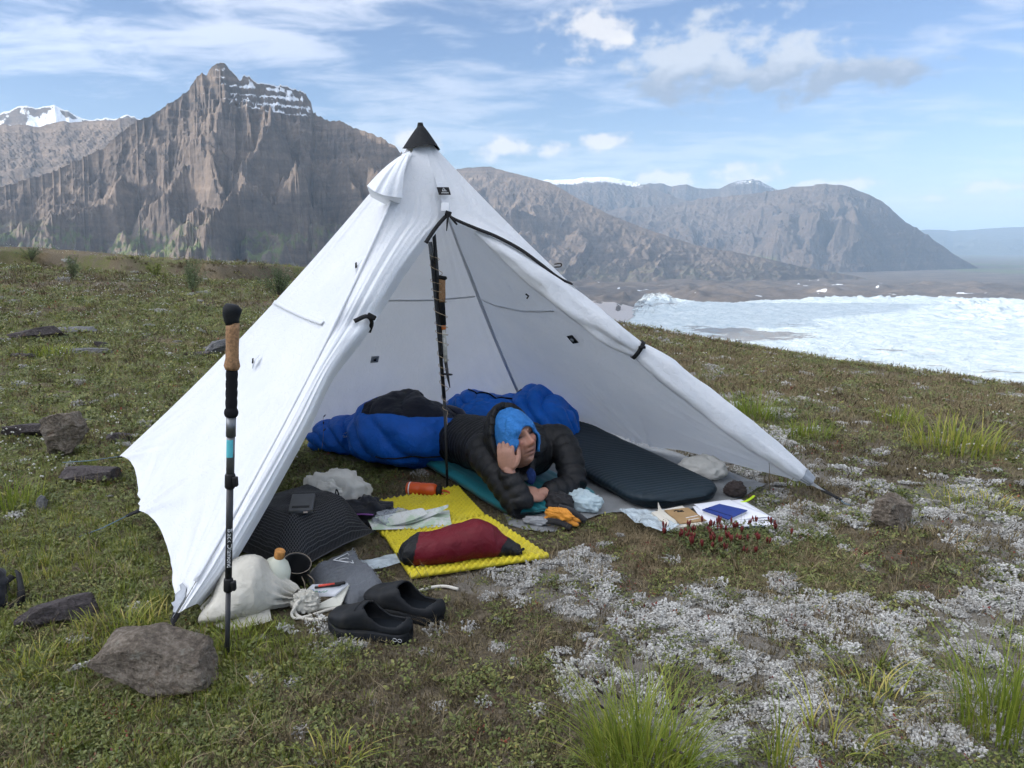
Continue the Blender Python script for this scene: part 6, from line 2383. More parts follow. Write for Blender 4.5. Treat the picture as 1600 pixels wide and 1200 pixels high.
MB().add(V_, F_).build("cover", mat("blue_cover", (0.010, 0.035, 0.22), 0.45, var=0.08), root, smooth=False)
V_, F_ = slab([(1099, 797), (1124, 789), (1166, 798), (1138, 811)], 0.0358, 0.011, nbk)
MB().add(V_, F_).build("page_block", mat("notebook_pages", (0.70, 0.70, 0.68), 0.8), root, smooth=False)
V_, F_ = slab(q4, 0.0246, 0.004, nbk)
MB().add(V_, F_).build("cover", mat("blue_cover"), root, smooth=False)
b_ = MB()
b_.ribbon([gp(1103, 793.8, 0.0410) - nbk, gp(1145, 806.8, 0.0410) - nbk], 0.006, (0, 0, 1), 0.001)
b_.build("elastic_band", mat("dark_blue_elastic", (0.006, 0.016, 0.10), 0.6), root, smooth=False)
tag(root, "blue hardback notebook with elastic band lying on white papers", "notebook")

# small white sack and a dark shoe-like bundle with a neon lace on the right of the mattress
o = blob("small_sack", on_ground(1098, 750, 0.012), (0.105, 0.060, 0.070), m_cotton, rz=-0.35, amp=0.28, freq=2.2, seed=201, crease=0.10, cfreq=3.4, flat=0.45)
tag(o, "small white cloth sack on the ground sheet right of the slate mattress", "sack")
dk = on_ground(1148, 778, 0.012)
root = empty("cap", dk)
loft_obj("crown", blob_P((0, 0, 0), (0.050, 0.038, 0.040), amp=0.3, freq=2.4, seed=205, crease=0.14, cfreq=3.4, flat=0.5), fabric("dark_brown_cloth", (0.030, 0.022, 0.020), 0.85), root)
b_ = MB()
b_.tube(spline([gp(1150, 786, 0.014) - dk, gp(1163, 784, 0.022) - dk, gp(1172, 780, 0.020) - dk, gp(1178, 775, 0.022) - dk], 14), 0.007, 8, flat=0.6)
b_.build("neon_strap", mat("neon_yellow_webbing", (0.50, 0.72, 0.02), 0.6), root)
tag(root, "dark crumpled cap with a neon yellow strap behind the papers", "cap")

# black pack straps at the left edge
sp0 = on_ground(10, 935)
root = empty("pack_strap", sp0)
b_ = MB()
b_.ribbon(spline([gp(-40, 915, 0.03) - sp0, gp(-10, 925, 0.05) - sp0, gp(10, 908, 0.055) - sp0, gp(20, 900, 0.06) - sp0], 16), 0.022, (0.2, -0.8, 0.6), 0.004)
b_.build("strap", m_black, root)
b_ = MB()
b_.ribbon(spline([gp(28, 893, 0.05) - sp0, gp(33, 920, 0.05) - sp0, gp(32, 940, 0.02) - sp0, gp(20, 948, 0.01) - sp0, gp(-5, 942, 0.015) - sp0, gp(-40, 930, 0.03) - sp0], 24), 0.022, (0.8, -0.5, 0.3), 0.004)
b_.build("strap", m_black, root)
loft_obj("pack_edge", blob_P(gp(-38, 950) - sp0, (0.09, 0.10, 0.08), amp=0.25, freq=2, seed=211, flat=0.5), m_darkcloth, root)
tag(root, "black webbing straps of a pack on the grass at the left edge", "strap")


# ------------------------------------------------------------------ rocks
def rock_mat(name, cols, lichen=0.45, scale=12.0):
    m = bpy.data.materials.new(name)
    m.use_nodes = True
    t = NT(m.node_tree)
    P_ = t.n('ShaderNodeTexCoord').outputs['Object']
    n1 = t.noise(P_, scale, 8, 0.68, 0.4)
    n2 = t.noise(P_, scale * 7, 6, 0.7)
    c = t.ramp(t.m('MULTIPLY_ADD', n2, 0.55, t.m('MULTIPLY', n1, 0.45)), cols)
    li = t.m('MULTIPLY', t.step(t.noise(P_, scale * 1.6, 7, 0.7), 0.56, 0.66), lichen)
    c = t.mix(li, c, (0.34, 0.33, 0.28))
    ru = t.m('MULTIPLY', t.step(t.noise(P_, scale * 0.9 + 3, 5, 0.65), 0.58, 0.72), 0.5)
    c = t.mix(ru, c, (0.16, 0.085, 0.045))
    bp_ = t.n('ShaderNodeBump', {'Height': t.m('MULTIPLY_ADD', n2, 0.5, n1), 'Strength': 1.0, 'Distance': 0.03})
    pr = t.n('ShaderNodeBsdfPrincipled', {'Base Color': c, 'Roughness': 0.9, 'Specular IOR Level': 0.2, 'Normal': bp_.outputs[0]})
    t.n('ShaderNodeOutputMaterial', {'Surface': pr.outputs[0]})
    return m


m_rk = rock_mat("tan_grey_stone", [(0.32, (0.045, 0.037, 0.03)), (0.48, (0.15, 0.125, 0.10)), (0.62, (0.30, 0.26, 0.215))])
m_rk_dark = rock_mat("dark_violet_stone", [(0.3, (0.030, 0.026, 0.028)), (0.5, (0.085, 0.074, 0.076)), (0.7, (0.16, 0.145, 0.14))], 0.15)
m_rk_grey = rock_mat("flat_grey_stone", [(0.3, (0.07, 0.072, 0.078)), (0.5, (0.17, 0.172, 0.178)), (0.7, (0.28, 0.28, 0.28))], 0.35)


def rock(px, py, rad, rz, mt, label, seed, planes=16, sink=0.25, tilt=0.0, rough=0.09, cuts=()):
    """broken stone: a lumpy body cut by flat faces, roughened"""
    rnd = np.random.RandomState(seed)
    nu, nv = 56, 90
    u = np.linspace(0.01, np.pi - 0.01, nu)
    v = np.linspace(0, 2 * np.pi, nv, endpoint=False)
    D = np.stack([np.sin(u)[:, None] * np.cos(v)[None], np.sin(u)[:, None] * np.sin(v)[None], np.cos(u)[:, None] + 0 * v[None]], -1)
    r = np.full(D.shape[:2], 1.35)
    dirs = rnd.normal(size=(planes, 3))
    dirs = np.concatenate([dirs, [[0.2, 0.1, 1], [-0.3, 0.2, 1], [1, 0.1, 0.2], [-1, 0, 0.1], [0, -1, 0.3], [0, 1, 0.2]]])
    dirs /= np.linalg.norm(dirs, axis=1, keepdims=True)
    for d in dirs:
        k = rnd.uniform(0.58, 1.0)
        dt = (D * d).sum(-1)
        r = np.minimum(r, np.where(dt > 0.05, k / np.maximum(dt, 0.05), 9))
    for d, k in cuts:
        d = np.array(d) / np.linalg.norm(d)
        dt = (D * d).sum(-1)
        r = np.minimum(r, np.where(dt > 0.05, k / np.maximum(dt, 0.05), 9))
    P_ = D * r[..., None]
    P_ = P_ * np.array(rad)
    f_ = 2.2 / max(rad)
    n_ = fbm(P_[..., 0] * f_, P_[..., 1] * f_, P_[..., 2] * f_ * 1.6, seed=seed, octv=7, gain=0.66)
    cr = ridged(P_[..., 0] * f_ * 1.3, P_[..., 1] * f_ * 1.3, P_[..., 2] * f_ * 2.5, seed=seed + 2, octv=4)
    P_ = P_ * (1 + rough * 1.6 * n_ - rough * 0.8 * (cr - 0.4))[..., None]
    M_ = np.array(Matrix.Rotation(rz, 3, 'Z') @ Matrix.Rotation(tilt, 3, 'Y'))
    P_ = P_ @ M_.T
    c_ = hit(px, py)
    zb_ = c_.z
    P_[..., 2] -= P_[..., 2].min() + sink * rad[2]
    o_ = loft_obj("rock", P_, mt)
    o_.data.polygons.foreach_set("use_smooth", np.zeros(len(o_.data.polygons), bool))
    o_.location = (c_.x, c_.y, zb_)
    tag(o_, label, "rock")
    return o_


rock(246, 1062, (0.172, 0.095, 0.078), -0.10, m_rk, "large tan grey rock in front of the tent's left corner strap", 41, planes=5, sink=0.22, rough=0.075, cuts=(((0.55, -0.1, 0.85), 0.50), ((-0.75, -0.2, 0.65), 0.74), ((0.1, -1, 0.25), 0.72), ((-0.2, -0.5, 0.9), 0.70)))
rock(88, 975, (0.135, 0.050, 0.045), 0.55, m_rk_dark, "long dark rock sunk in the grass near the pack straps", 12, sink=0.35)
rock(106, 712, (0.155, 0.11, 0.135), 0.25, m_rk, "brown rock with an overhanging ledge left of the tent", 23, sink=0.30, tilt=-0.25)
rock(140, 752, (0.20, 0.09, 0.045), 0.25, m_rk_dark, "low flat dark rock below the brown ledged rock", 14, sink=0.55)
rock(188, 690, (0.10, 0.05, 0.04), 0.4, m_rk_dark, "small dark rock at the tent's rear left corner", 15, sink=0.5)
rock(40, 682, (0.16, 0.06, 0.05), 0.15, m_rk_dark, "dark half buried rock left of the brown ledged rock", 16, sink=0.5)
rock(66, 795, (0.025, 0.022, 0.040), 0.0, m_rk_grey, "small upright grey stone in the grass at the left", 17, sink=0.3)
rock(1390, 822, (0.098, 0.075, 0.085), 0.4, m_rk, "rounded brown rock right of the tent's front right corner", 29, planes=26, sink=0.20)
rock(62, 530, (0.34, 0.12, 0.085), 0.30, m_rk_dark, "slanting brown slab beyond the grass at the left", 31, sink=0.4, tilt=-0.12)
rock(122, 518, (0.30, 0.16, 0.05), 0.0, m_rk_grey, "flat pale grey slab behind the slanting brown slab", 32, sink=0.4)
rock(138, 552, (0.26, 0.10, 0.045), 0.2, m_rk_grey, "flat grey slab in front of the slanting brown slab", 33, sink=0.5)
rock(157, 543, (0.07, 0.05, 0.045), 0.2, m_rk_dark, "small dark stone sitting on the front grey slab", 34, sink=0.2)
rock(342, 552, (0.19, 0.11, 0.085), 0.35, m_rk_grey, "grey rock just behind the trekking pole's grip", 35, sink=0.4, tilt=-0.2)
rock(305, 556, (0.15, 0.09, 0.035), 0.1, m_rk_dark, "low dark stone left of the trekking pole's grip", 36, sink=0.4)
rock(36, 560, (0.13, 0.08, 0.035), 0.1, m_rk_dark, "low dark stone in the grass below the slanting slab", 38, sink=0.4)
rock(1034, 514, (0.09, 0.07, 0.06), 0.1, m_rk_dark, "small dark stone on the skyline below the lake", 37, sink=0.3)

# ------------------------------------------------------------------ the person lying in the sleeping bag
def remesh(name, V, F, voxel, mat_, parent=None, smooth_it=4, origin=(0, 0, 0)):
    """fuse overlapping closed pieces into one continuous surface"""
    me = bpy.data.meshes.new("fuse")
    me.from_pydata([tuple(np.array(v) - np.array(origin)) for v in V], [], F)
    me.update()
    bm = bmesh.new()
    bm.from_mesh(me)
    bmesh.ops.recalc_face_normals(bm, faces=bm.faces[:])
    bm.to_mesh(me)
    bm.free()
    ob = bpy.data.objects.new("fuse", me)
    COL.objects.link(ob)
    md = ob.modifiers.new("fuse", 'REMESH')
    md.mode = 'VOXEL'
    md.voxel_size = voxel
    ms = ob.modifiers.new("soften", 'SMOOTH')
    ms.factor = 0.5
    ms.iterations = smooth_it
    dg = bpy.context.evaluated_depsgraph_get()
    out = bpy.data.meshes.new_from_object(ob.evaluated_get(dg))
    bpy.data.objects.remove(ob)
    out.name = name
    out.materials.clear()
    out.materials.append(mat_)
    out.polygons.foreach_set("use_smooth", np.ones(len(out.polygons), bool))
    return link(bpy.data.objects.new(name, out), parent)


HC = np.array(at(806, 688, 3.13))                               # middle of the head
Zh = Vector((-0.36, 0.16, 0.92)).normalized()
fdir = Vector((0.64, -0.76, -0.08))
Yh = (fdir - Zh * fdir.dot(Zh)).normalized()
Xh = Yh.cross(Zh).normalized()
RH = np.array([Xh, Yh, Zh])                                      # rows: head axes


def head_w(L):
    """head space (x right of the face, y out of the face, z up) to the world"""
    return np.asarray(L) @ RH + HC


def sphere_dirs(nu, nv):
    u = np.linspace(0.01, np.pi - 0.01, nu)
    v = np.linspace(0, 2 * np.pi, nv, endpoint=False)
    return np.stack([np.sin(u)[:, None] * np.cos(v)[None], np.sin(u)[:, None] * np.sin(v)[None], np.cos(u)[:, None] + 0 * v[None]], -1)


def head_shape(D):
    P_ = D * np.array([0.074, 0.096, 0.116])
    x, y, z = P_[..., 0], P_[..., 1], P_[..., 2]
    low = np.clip(-z / 0.116, 0, 1)
    x = x * (1 - 0.30 * low ** 1.5)
    y = np.where(y > 0, y * (1 - 0.10 * low), y * (1 - 0.35 * low))
    y = np.where(y > 0, np.minimum(y, 0.084 + 0.35 * (y - 0.084)), y)
    fr = sstep(D[..., 1], 0.25, 0.6)

    def g(cx, cz, sx, sz):
        return np.exp(-((x - cx) / sx) ** 2 - ((z - cz) / sz) ** 2) * fr
    dy = 0.0
    bridge = np.interp(z, [-0.040, -0.032, -0.022, 0.005, 0.030, 0.04], [0.0, 0.020, 0.026, 0.014, 0.004, 0.0])
    dy = dy + bridge * np.exp(-(x / np.interp(z, [-0.04, -0.02, 0.02], [0.015, 0.013, 0.009])) ** 2) * fr
    dy = dy + 0.006 * (g(-0.013, -0.028, 0.008, 0.008) + g(0.013, -0.028, 0.008, 0.008))
    dy = dy + 0.007 * (g(-0.028, 0.034, 0.022, 0.009) + g(0.028, 0.034, 0.022, 0.009))
    dy = dy - 0.011 * (g(-0.031, 0.014, 0.017, 0.012) + g(0.031, 0.014, 0.017, 0.012))
    dy = dy + 0.006 * (g(-0.031, 0.014, 0.011, 0.007) + g(0.031, 0.014, 0.011, 0.007))
    dy = dy - 0.0035 * (g(-0.031, 0.010, 0.013, 0.0022) + g(0.031, 0.010, 0.013, 0.0022))
    dy = dy + 0.006 * (g(-0.043, -0.014, 0.016, 0.014) + g(0.043, -0.014, 0.016, 0.014))
    dy = dy - 0.004 * (g(-0.027, -0.045, 0.006, 0.018) + g(0.027, -0.045, 0.006, 0.018))
    dy = dy + 0.004 * g(0, -0.053, 0.022, 0.006) + 0.005 * g(0, -0.068, 0.019, 0.006) - 0.005 * g(0, -0.0605, 0.024, 0.0030)
    dy = dy - 0.004 * g(0, -0.080, 0.020, 0.006) + 0.010 * g(0, -0.098, 0.020, 0.014)
    y = y + dy * 1.3
    return np.stack([x, y, z], -1)


def add_loft(V, F, P_):
    nu, nv = P_.shape[:2]
    n0 = len(V)
    V += P_.reshape(-1, 3).tolist()
    F += (grid_faces(nu, nv, False, True) + n0).tolist()
    for r in (0, nu - 1):
        V.append(P_[r].mean(0).tolist())
        c_ = len(V) - 1
        for k in range(nv):
            k2 = (k + 1) % nv
            F.append([c_, n0 + r * nv + k2, n0 + r * nv + k])


def tube_P(pts, rad, n=40, seg=24, baf=0.0, step=0.045, ecc=1.0):
    """round tapering limb; baf puffs it between stitched rings"""
    C_ = spline(pts, n)
    R_ = np.interp(np.linspace(0, len(rad) - 1, n), range(len(rad)), rad)
    arc_ = np.concatenate([[0], np.cumsum(np.linalg.norm(np.diff(C_, axis=0), axis=1))])
    if baf:
        R_ = R_ + baf * (np.abs(np.sin(np.pi * arc_ / step)) ** 0.55 - 0.6)
    T_ = np.gradient(C_, axis=0)
    T_ /= np.linalg.norm(T_, axis=1, keepdims=True)
    s_ = np.cross(T_[0], [0.31, 0.2, 0.93])
    P_ = np.zeros((n, seg, 3))
    aa = np.linspace(0, 2 * np.pi, seg, endpoint=False)
    for i in range(n):
        s_ = s_ - T_[i] * s_.dot(T_[i])
        s_ /= np.linalg.norm(s_)
        q_ = np.cross(T_[i], s_)
        P_[i] = C_[i] + R_[i] * (np.cos(aa)[:, None] * s_ + np.sin(aa)[:, None] * q_ * ecc)
    # round the ends
    return P_


# joints
S_l, S_r = Vector((-0.130, 3.215, 0.235)), Vector((0.200, 3.375, 0.240))
E_l = at(812, 796, 3.00)
E_l.z = 0.075
W_l = Vector(at(795, 736, 3.03))
E_r = gp(893, 762, 0.075)
W_r = gp(846, 772, 0.085)
hips, waist, chest = Vector((-0.30, 3.84, 0.12)), Vector((-0.12, 3.58, 0.14)), Vector((0.03, 3.32, 0.19))
neck0, neck1 = Vector((0.035, 3.25, 0.24)), Vector(head_w((0, -0.02, -0.07)))

V, F = [], []
add_loft(V, F, head_w(head_shape(sphere_dirs(90, 130))))
for sx in (-1, 1):                                               # ears
    ear = blob_P((0, 0, 0), (0.010, 0.018, 0.030), amp=0.05, seed=3, nu=14, nv=18, flat=2) - np.array([0, 0, 0.03])
    add_loft(V, F, head_w(ear + np.array([0.072 * sx, -0.008, -0.002])))
add_loft(V, F, tube_P([neck0, (neck0 + neck1) / 2, neck1], [0.062, 0.055, 0.052], 14, 20))
add_loft(V, F, tube_P([hips, waist, chest, neck0 + Vector((0, 0, -0.04))], [0.05, 0.05, 0.06, 0.055], 24, 24))
add_loft(V, F, tube_P([S_l * 0.6 + chest * 0.4, S_l, (S_l + E_l) / 2, E_l], [0.045, 0.045, 0.038, 0.031], 22, 16))
add_loft(V, F, tube_P([E_l, (E_l + W_l) / 2, W_l, W_l + (W_l - E_l) * 0.12], [0.030, 0.030, 0.025, 0.022], 20, 16))
add_loft(V, F, tube_P([S_r * 0.6 + chest * 0.4, S_r, (S_r + E_r) / 2, E_r], [0.045, 0.045, 0.038, 0.031], 22, 16))
add_loft(V, F, tube_P([E_r, (E_r + W_r) / 2, W_r, W_r + (W_r - E_r) * 0.12], [0.030, 0.030, 0.025, 0.022], 20, 16))


def hand(wr, along, palm_n, side_d, curl, spread=0.0, thumb_side=1, scale=1.0):
    """palm and five fingers: along = wrist to knuckles, palm_n = out of the palm, side_d = across towards the little finger"""
    al, pn, sd = Vector(along).normalized(), Vector(palm_n).normalized(), Vector(side_d).normalized()
    k = scale
    pc = Vector(wr) + al * 0.048 * k
    D_ = sphere_dirs(20, 28)
    Dp = np.sign(D_) * np.abs(D_) ** 0.8
    B_ = np.array([sd, al, pn])
    add_loft(V, F, (Dp * np.array([0.042, 0.052, 0.016]) * k) @ B_ + np.array(pc))
    lens = [0.072, 0.080, 0.075, 0.060]
    for i in range(4):
        o_ = -0.0315 + i * 0.021
        p0 = Vector(wr) + al * (0.084 - 0.005 * abs(i - 1.2)) * k + sd * o_ * k
        pts, d, p = [Vector(wr) + al * 0.055 * k + sd * o_ * 0.9 * k, p0], al.copy(), p0
        for j, fl in enumerate((0.44, 0.32, 0.24)):
            a_ = curl[j]
            ax_r = sd
            d = (Matrix.Rotation(a_, 3, ax_r) @ d).normalized()
            dd = (d + sd * spread * (i - 1.5)).normalized()
            p = p + dd * lens[i] * fl * k
            pts.append(p)
        add_loft(V, F, tube_P(pts, [0.0085 * k, 0.0092 * k, 0.0085 * k, 0.0078 * k, 0.0062 * k], 18, 12))
    t0 = Vector(wr) + al * 0.020 * k - sd * 0.030 * k * thumb_side
    t1 = t0 + al * 0.028 * k - sd * 0.018 * k * thumb_side + pn * 0.010 * k
    t2 = t1 + al * 0.028 * k - sd * 0.002 * k * thumb_side + pn * 0.010 * k
    t3 = t2 + al * 0.018 * k + sd * 0.006 * k * thumb_side + pn * 0.004 * k
    add_loft(V, F, tube_P([Vector(wr) + al * 0.02 * k, t0, t1, t2, t3], [0.012 * k, 0.0125 * k, 0.0105 * k, 0.0095 * k, 0.007 * k], 18, 12))


cheek = Vector(head_w((0.082, 0.040, -0.015)))
alL = (cheek + Vector((-0.010, 0.0, 0.03)) - W_l).normalized()
pnL = (Vector(HC) - cheek)
pnL = (pnL - alL * pnL.dot(alL)).normalized()
sdL = alL.cross(pnL).normalized()
if sdL.y > 0:
    sdL = -sdL
# fingers fold back under the edge of the hood: bend towards the palm side
sgn = 1 if (Matrix.Rotation(0.3, 3, sdL) @ alL).dot(pnL) > 0 else -1
hand(W_l + Vector((-0.002, -0.004, 0)), alL, pnL, sdL, [0.35 * sgn, 0.9 * sgn, 0.7 * sgn], thumb_side=-1, scale=0.98)
alR = (W_r - E_r).normalized() + Vector((0, -0.1, 0.15))
alR.normalize()
pnR = Vector((0.05, 0.55, -0.8))
pnR = (pnR - alR * pnR.dot(alR)).normalized()
sdR = Vector((0, -0.5, -0.6))
sdR = (sdR - alR * sdR.dot(alR) - pnR * sdR.dot(pnR)).normalized()
sgn = 1 if (Matrix.Rotation(0.3, 3, sdR) @ alR).dot(pnR) > 0 else -1
hand(W_r, alR, pnR, sdR, [0.8 * sgn, 1.2 * sgn, 0.9 * sgn], scale=1.0)


def skin_material():
    m = bpy.data.materials.new("weathered_skin")
    m.use_nodes = True
    t = NT(m.node_tree)
    P_ = t.n('ShaderNodeTexCoord').outputs['Object']
    cv = t.n('ShaderNodeVertexColor', layer_name='tone').outputs['Color']
    nz = t.noise(P_, 70, 5, 0.65)
    c = t.mix(0.35, cv, t.ramp(nz, [(0.3, (0.30, 0.30, 0.30)), (0.7, (0.62, 0.60, 0.60))]), 'OVERLAY')
    bp_ = t.n('ShaderNodeBump', {'Height': t.noise(P_, 160, 5, 0.65, 0.5), 'Strength': 0.35, 'Distance': 0.002})
    pr = t.n('ShaderNodeBsdfPrincipled', {'Base Color': c, 'Roughness': 0.55, 'Specular IOR Level': 0.4, 'Subsurface Weight': 0.08, 'Subsurface Radius': (0.01, 0.004, 0.002), 'Normal': bp_.outputs[0]})
    t.n('ShaderNodeOutputMaterial', {'Surface': pr.outputs[0]})
    return m


person = empty("person", (chest.x, chest.y, 0))
po = np.array(person.location)
body = remesh("body", V, F, 0.0030, skin_material(), person, 2, po)
co = np.zeros(len(body.data.vertices) * 3, np.float32)
body.data.vertices.foreach_get("co", co)
L = (co.reshape(-1, 3) + po - HC) @ RH.T
x, y, z = L[:, 0], L[:, 1], L[:, 2]
col_ = np.tile(np.array([[0.40, 0.215, 0.155]]), (len(L), 1))
fr = (y > 0.03) & (np.abs(x) < 0.08) & (np.abs(z) < 0.13)


def gg(cx, cz, sx, sz):
    return (np.exp(-((x - cx) / sx) ** 2 - ((z - cz) / sz) ** 2) * fr)[:, None]


def tint(c_, w_):
    global col_
    col_ = col_ * (1 - w_) + np.array([c_]) * w_


tint((0.46, 0.17, 0.125), 0.55 * (gg(-0.042, -0.015, 0.018, 0.018) + gg(0.042, -0.015, 0.018, 0.018) + gg(0, -0.025, 0.014, 0.014)))
tint((0.26, 0.10, 0.085), np.clip(0.75 * (gg(0, -0.054, 0.021, 0.005) + gg(0, -0.068, 0.018, 0.005)), 0, 0.85))
tint((0.07, 0.025, 0.022), np.clip(0.95 * gg(0, -0.0605, 0.023, 0.0030), 0, 1))
tint((0.22, 0.10, 0.075), 0.5 * (gg(-0.027, -0.042, 0.004, 0.018) + gg(0.027, -0.042, 0.004, 0.018)))
tint((0.20, 0.09, 0.07), 0.75 * (gg(-0.031, 0.014, 0.016, 0.012) + gg(0.031, 0.014, 0.016, 0.012)))
tint((0.025, 0.015, 0.012), np.clip(1.6 * (gg(-0.031, 0.011, 0.013, 0.0042) + gg(0.031, 0.011, 0.013, 0.0042)), 0, 1))
tint((0.17, 0.11, 0.08), np.clip(0.9 * (gg(-0.030, 0.037, 0.020, 0.0045) + gg(0.030, 0.037, 0.020, 0.0045)), 0, 0.8))
tint((0.26, 0.17, 0.13), 0.35 * gg(0, -0.085, 0.04, 0.022))
set_color(body, 'tone', col_)

# jacket: one fused quilted surface of trunk and sleeves
m_jacket = fabric("black_down_jacket", (0.008, 0.0085, 0.010), 0.5, 0.25, 0.7, 26, 0.009, 0.0, spec=0.32)
V, F = [], []
axd = (chest - hips)
st = [(-0.34, 3.90, 0.14, 0.20, 0.03), (-0.25, 3.77, 0.170, 0.235, 0.03), (-0.16, 3.64, 0.180, 0.245, 0.04), (-0.07, 3.49, 0.190, 0.255, 0.05), (0.00, 3.37, 0.200, 0.265, 0.06), (0.035, 3.29, 0.180, 0.240, 0.08), (0.055, 3.235, 0.11, 0.15, 0.12), (0.06, 3.215, 0.05, 0.06, 0.17)]
P, arc, ang = puffy(st, 72, 170, 0.92, baffle=0.011, bstep=0.034, wr=0.006, wfreq=14, seed=221)
add_loft(V, F, P)
add_loft(V, F, tube_P([chest * 0.55 + S_l * 0.45 + Vector((0, 0, 0.0)), S_l, (S_l * 0.5 + E_l * 0.5) + Vector((-0.012, -0.01, 0.01)), E_l + Vector((-0.012, 0, 0)), E_l + Vector((0.006, -0.02, -0.008))], [0.075, 0.070, 0.061, 0.056, 0.040], 70, 30, 0.010, 0.047))
add_loft(V, F, tube_P([E_l + Vector((0.004, -0.012, -0.020)), E_l + Vector((0.004, -0.004, 0.01)), (E_l + W_l) / 2, W_l + Vector((0, 0, -0.010)), W_l], [0.040, 0.052, 0.047, 0.041, 0.034], 60, 30, 0.008, 0.045))
add_loft(V, F, tube_P([chest * 0.55 + S_r * 0.45, S_r, (S_r + E_r) / 2 + Vector((0.02, 0, 0.02)), E_r + Vector((0.01, 0.01, 0)), E_r + Vector((0.02, -0.01, -0.01))], [0.075, 0.072, 0.064, 0.058, 0.040], 70, 30, 0.010, 0.047))
add_loft(V, F, tube_P([E_r + Vector((0.025, 0, -0.01)), E_r, (E_r + W_r) / 2 + Vector((0, 0, 0.004)), W_r * 0.75 + E_r * 0.25, W_r * 0.88 + E_r * 0.12], [0.038, 0.054, 0.048, 0.043, 0.036], 60, 30, 0.008, 0.045))
# collar round the neck
nk = [Vector((0.035 + 0.085 * math.cos(a_), 3.245 + 0.07 * math.sin(a_), 0.250 + 0.012 * math.sin(a_))) for a_ in np.linspace(0, 2 * math.pi, 26)]
add_loft(V, F, tube_P(nk, [0.036] * 4, 60, 16, 0.004, 0.05))
jacket = remesh("jacket", V, F, 0.0050, m_jacket, person, 2, po)
# jacket hood: quilted shell standing round the back of the head
D = sphere_dirs(54, 90)
HP = head_shape(D)
sc_ = 1.36 + 0.012 * (np.abs(np.sin(np.arccos(np.clip(D[..., 2], -1, 1)) * 4.0)) ** 0.6) + 0.09 * fbm(D[..., 0] * 4, D[..., 1] * 4, D[..., 2] * 4, seed=231)
HW = head_w(HP * sc_[..., None] * np.array([1.0, 0.95, 1.0]) + np.array([0.0, -0.018, -0.002]))
keep = D[..., 1] < 0.10 + 0.10 * D[..., 2]
nu_, nv_ = D.shape[:2]
Fh = [f for f in grid_faces(nu_, nv_, False, True).tolist() if all(keep[i // nv_, i % nv_] for i in f)]
hood = mobj("jacket_hood", (HW - po).reshape(-1, 3), Fh, m_jacket, person)
so_ = hood.modifiers.new("thickness", 'SOLIDIFY'); so_.thickness = 0.026; so_.offset = 0.0
sb_ = hood.modifiers.new("soft", 'SUBSURF'); sb_.levels = 1; sb_.render_levels = 1
# light blue inner hood drawn close round the face
m_hood = fabric("sky_blue_shell", (0.028, 0.20, 0.56), 0.55, 0.16, 1.0, 40, 0.016, 0.0, spec=0.4)
D = sphere_dirs(90, 150)
HP = head_shape(D)
HP[..., 1] = np.where(D[..., 1] > 0, np.minimum(HP[..., 1], 0.085), HP[..., 1])
cr_ = ridged(D[..., 0] * 3.3, D[..., 1] * 3.3, D[..., 2] * 3.3, seed=241, octv=4)
wr_ = fbm(D[..., 0] * 7, D[..., 1] * 7, D[..., 2] * 7, seed=243, octv=3)
HS = HP * (1.13 + 0.055 * sstep(D[..., 2], 0, 0.9) + 0.06 * (cr_ - 0.4) + 0.02 * wr_)[..., None]
side_ = np.where(D[..., 0] > 0, 0.70 + 0.16 * sstep(-D[..., 2], -0.05, 0.35), 0.68)
opening = ((D[..., 0] / side_) ** 2 + ((D[..., 2] + 0.36) / 0.74) ** 2 < 1) & (D[..., 1] > 0)
chin_gap = (D[..., 2] < -0.60)
keep = ~(opening | chin_gap)
nu_, nv_ = D.shape[:2]
Fh = [f for f in grid_faces(nu_, nv_, False, True).tolist() if all(keep[i // nv_, i % nv_] for i in f)]
cap_ = mobj("inner_hood", (head_w(HS) - po).reshape(-1, 3), Fh, m_hood, person)
so_ = cap_.modifiers.new("thickness", 'SOLIDIFY'); so_.thickness = 0.004; so_.offset = 1.0
# gathered edge of the inner hood
b_ = MB()
ed = []
for a_ in np.linspace(0, 2 * math.pi, 60):
    dx_, dz_ = math.cos(a_), -0.36 + 0.74 * math.sin(a_)
    dx_ *= (0.70 + 0.16 * float(sstep(-dz_, -0.05, 0.35))) if dx_ > 0 else 0.68
    if dz_ < -0.60:
        continue
    q2 = 1 - dx_ ** 2 - dz_ ** 2
    d_ = np.array([[dx_, math.sqrt(max(q2, 0.02)), dz_]])
    d_ /= np.linalg.norm(d_)
    h_ = head_shape(d_)[0]
    h_[1] = min(h_[1], 0.085)
    ed.append((a_, Vector(head_w(h_ * (1.15 + 0.02 * math.sin(a_ * 17))) - po)))
ed.sort(key=lambda e: (e[0] - 1.5 * math.pi) % (2 * math.pi))
b_.tube([e[1] for e in ed], 0.0055, 8)
b_.build("hood_edge", m_hood, person)
# blue shirt collar showing below the chin
cc_ = np.array(at(829, 745, 3.13)) - po
loft_obj("shirt_collar", blob_P(cc_ + np.array([0, 0, -0.035]), (0.022, 0.014, 0.036), amp=0.2, freq=2.4, seed=247, crease=0.1, cfreq=3, flat=1.5), fabric("royal_blue_shirt", (0.006, 0.03, 0.14), 0.7), person)
tag(person, "person in black down jacket and light blue hood lying with one hand on cheek", "person")

